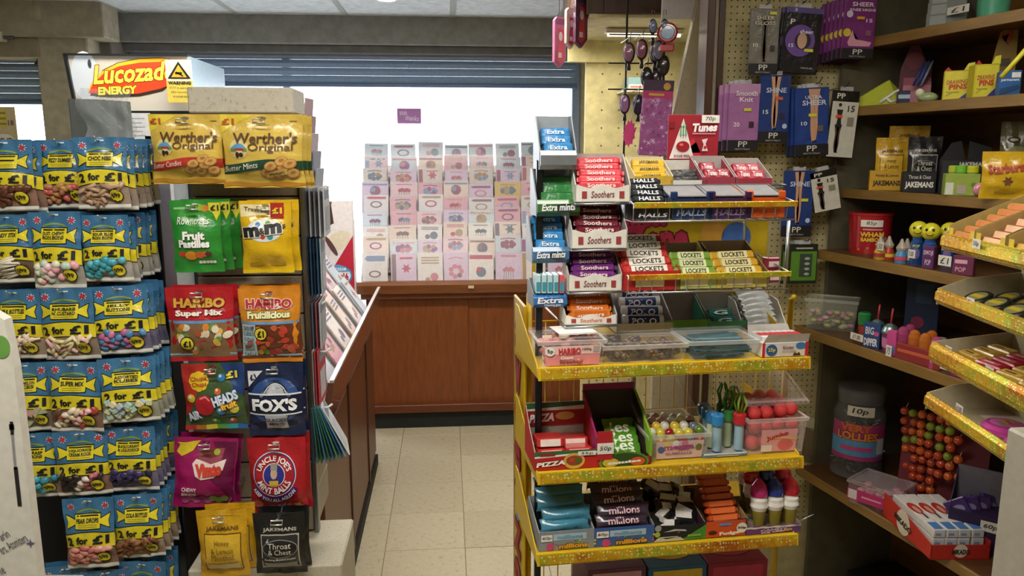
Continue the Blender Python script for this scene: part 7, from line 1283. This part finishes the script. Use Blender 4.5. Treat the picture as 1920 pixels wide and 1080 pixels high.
def chew_carton(x, out, inn, pc, lb, n=6, w=.10):
    b = MB(); t = .0015; P = [(0, 0), (.15, 0), (.15, .115), (.02, .06), (0, .05)]
    b.box(0, w, 0, .15, 0, t, inn).box(0, w, .15-t, .15, 0, .115, inn).prismx(P, 0, t, inn).prismx(P, w-t, w, inn); o = b.obj('chew_carton', loc=tp(0, x, .012, .0), rz=TA, label=lb+' chew carton on the topmost gold tray', cat='carton'); MB().box(0, .016, 0, t, 0, .045, out).box(w-.016, w, 0, t, 0, .045, out).box(0, w, 0, t, 0, .012, out).obj('front_panel', o); MB().prismx([(.148, .115), (.15, .115), (.165, .14), (.163, .14)], 0, w, out).obj('back_flap', o)
    src = pack('stick', w*.86, .016, .018, pc[0], None, label_band=pc[1])
    for k in range(n):
        o2 = src if k == 0 else dup(src); o2.location = tp(0, x+w/2, .026+.02*k, .03+.0115*k); o2.rotation_euler = (-.3, 0, TA+random.uniform(-.04, .04)); o2['label'] = lb+' chew stick, %s from the front of its carton on the topmost tray' % ORD[k]; o2['category'] = 'sweets'; o2['group'] = lb+' chew sticks'
chew_carton(.01, 'paper:d8bc2c', 'paper:a8945a', ('d8a83a', 'c8783a'), 'yellow'); chew_carton(.115, 'paper:d0b82c', 'paper:a8905a', ('c8502c', 'e0b890'), 'red and white'); chew_carton(.225, 'paper:d0b82c', 'paper:a8905a', ('c8962c', 'd8a84a'), 'amber')
tn = MB(); tn.lathe([(0, 0), (.026, 0), (.028, .004), (.028, .012), (.025, .015), (0, .015)], 'plastic:1f1f1c', 22); tn = tn.mesh('round_tin')
for k in range(8):
    o = mk('round_tin', tn, loc=tp(1, .06+.066*(k % 4), .05+.06*(k//4), .012), rot=(.35, 0, TA+.2), label='flat black round tin with yellow print, %s place, %s row of the second tray' % (['first', 'second', 'third', 'fourth'][k % 4], ['front', 'rear'][k//4]), cat='tin', group='round black tins'); MB().lathe([(0, .0153), (.019, .0153)], 'paper:8a8a5a', 18).obj('tin_print', o); MB().cbox(-.014, .014, -.006, .006, .0155, .0158, 'paper:c8b02c', .0001).obj('tin_badge', o)
for k in range(12):
    c_, r_ = k % 4, k//4; red = c_ in (1,); b = MB(); b.cbox(-.034, .034, -.013, .013, 0, .016, 'film:'+('a81c2c' if red else 'c8a03a'), .003); o = b.obj('chew_packet', loc=tp(2, .045+.075*c_, .026+.03*r_+.02, .014+.006*r_), rot=(.12, 0, TA+random.uniform(-.08, .08)+.15), label='%s flat sweet packet, %s column, %s row of the third tray' % ('crimson' if red else 'gold', ['first', 'second', 'third', 'fourth'][c_], ['front', 'middle', 'rear'][r_]), cat='sweets', group='flat packets on the third tray'); d = MB(lambda a, e, off=0: ((a-.5)*.068, (e-.5)*.026, .016+off), .068, .026); d.rect(.1, .8, .2, .75, 'd05a6a' if red else 'd8b85a', 1, 1, 1); d.rect(.2, .6, .35, .55, 'e8c8cc' if red else '6a4a20', 2, 1, 1); d.obj('packet_print', o)
o = empty('bubble_tape', tp(3, .16, .05, .0), TA, label='pink round bubble gum tape case lying in the lowest gold tray', cat='sweets'); MB().lathe([(0, 0), (.035, 0), (.042, .006), (.042, .016), (.035, .022), (.03, .0225), (0, .0225)], 'gloss:c84a9c', 28).obj('case', o); d = MB(lambda a, b, off=0: ((a-.5)*.06, (b-.5)*.06, .0226+off), .06, .06); d.circ(.5, .5, .46, 'd86ab0', 1); d.star(.45, .6, .14, .26, 9, 'd8a83a', 2); d.rect(.3, .8, .25, .42, '9a8a78', 2, 1, 1); d.text('BUBBLE', .5, .6, .4, .14, 'c23a2a', 3); d.obj('case_print', o)
o = MB().lathe([(0, 0), (.035, 0), (.042, .006), (.042, .016), (.035, .022), (0, .0225)], 'gloss:c85aa4', 24).obj('bubble_tape', loc=tp(3, .25, .045, 0), label='second pink bubble gum case half hidden by the counter end', cat='sweets'); MB().lathe([(0, .0228), (.028, .0228)], 'paper:d880b8', 20).obj('case_print', o)
MB().box(.05, .16, .06, .15, 0, .001, 'paper:c8c0ac').obj('paper_liner', loc=tp(3, 0, 0, .0005), rz=TA, label='pale paper liner in the lowest gold tray', cat='paper')
v = at(1888, 800, 1.12); MB().cbox(v.x, v.x+.35, -.25, 0, 0, v.z, 'plastic:a8a496', .004).obj('counter_end', loc=(0, 1.12, 0), label='pale grey counter end panel in the lower right corner', cat='counter')
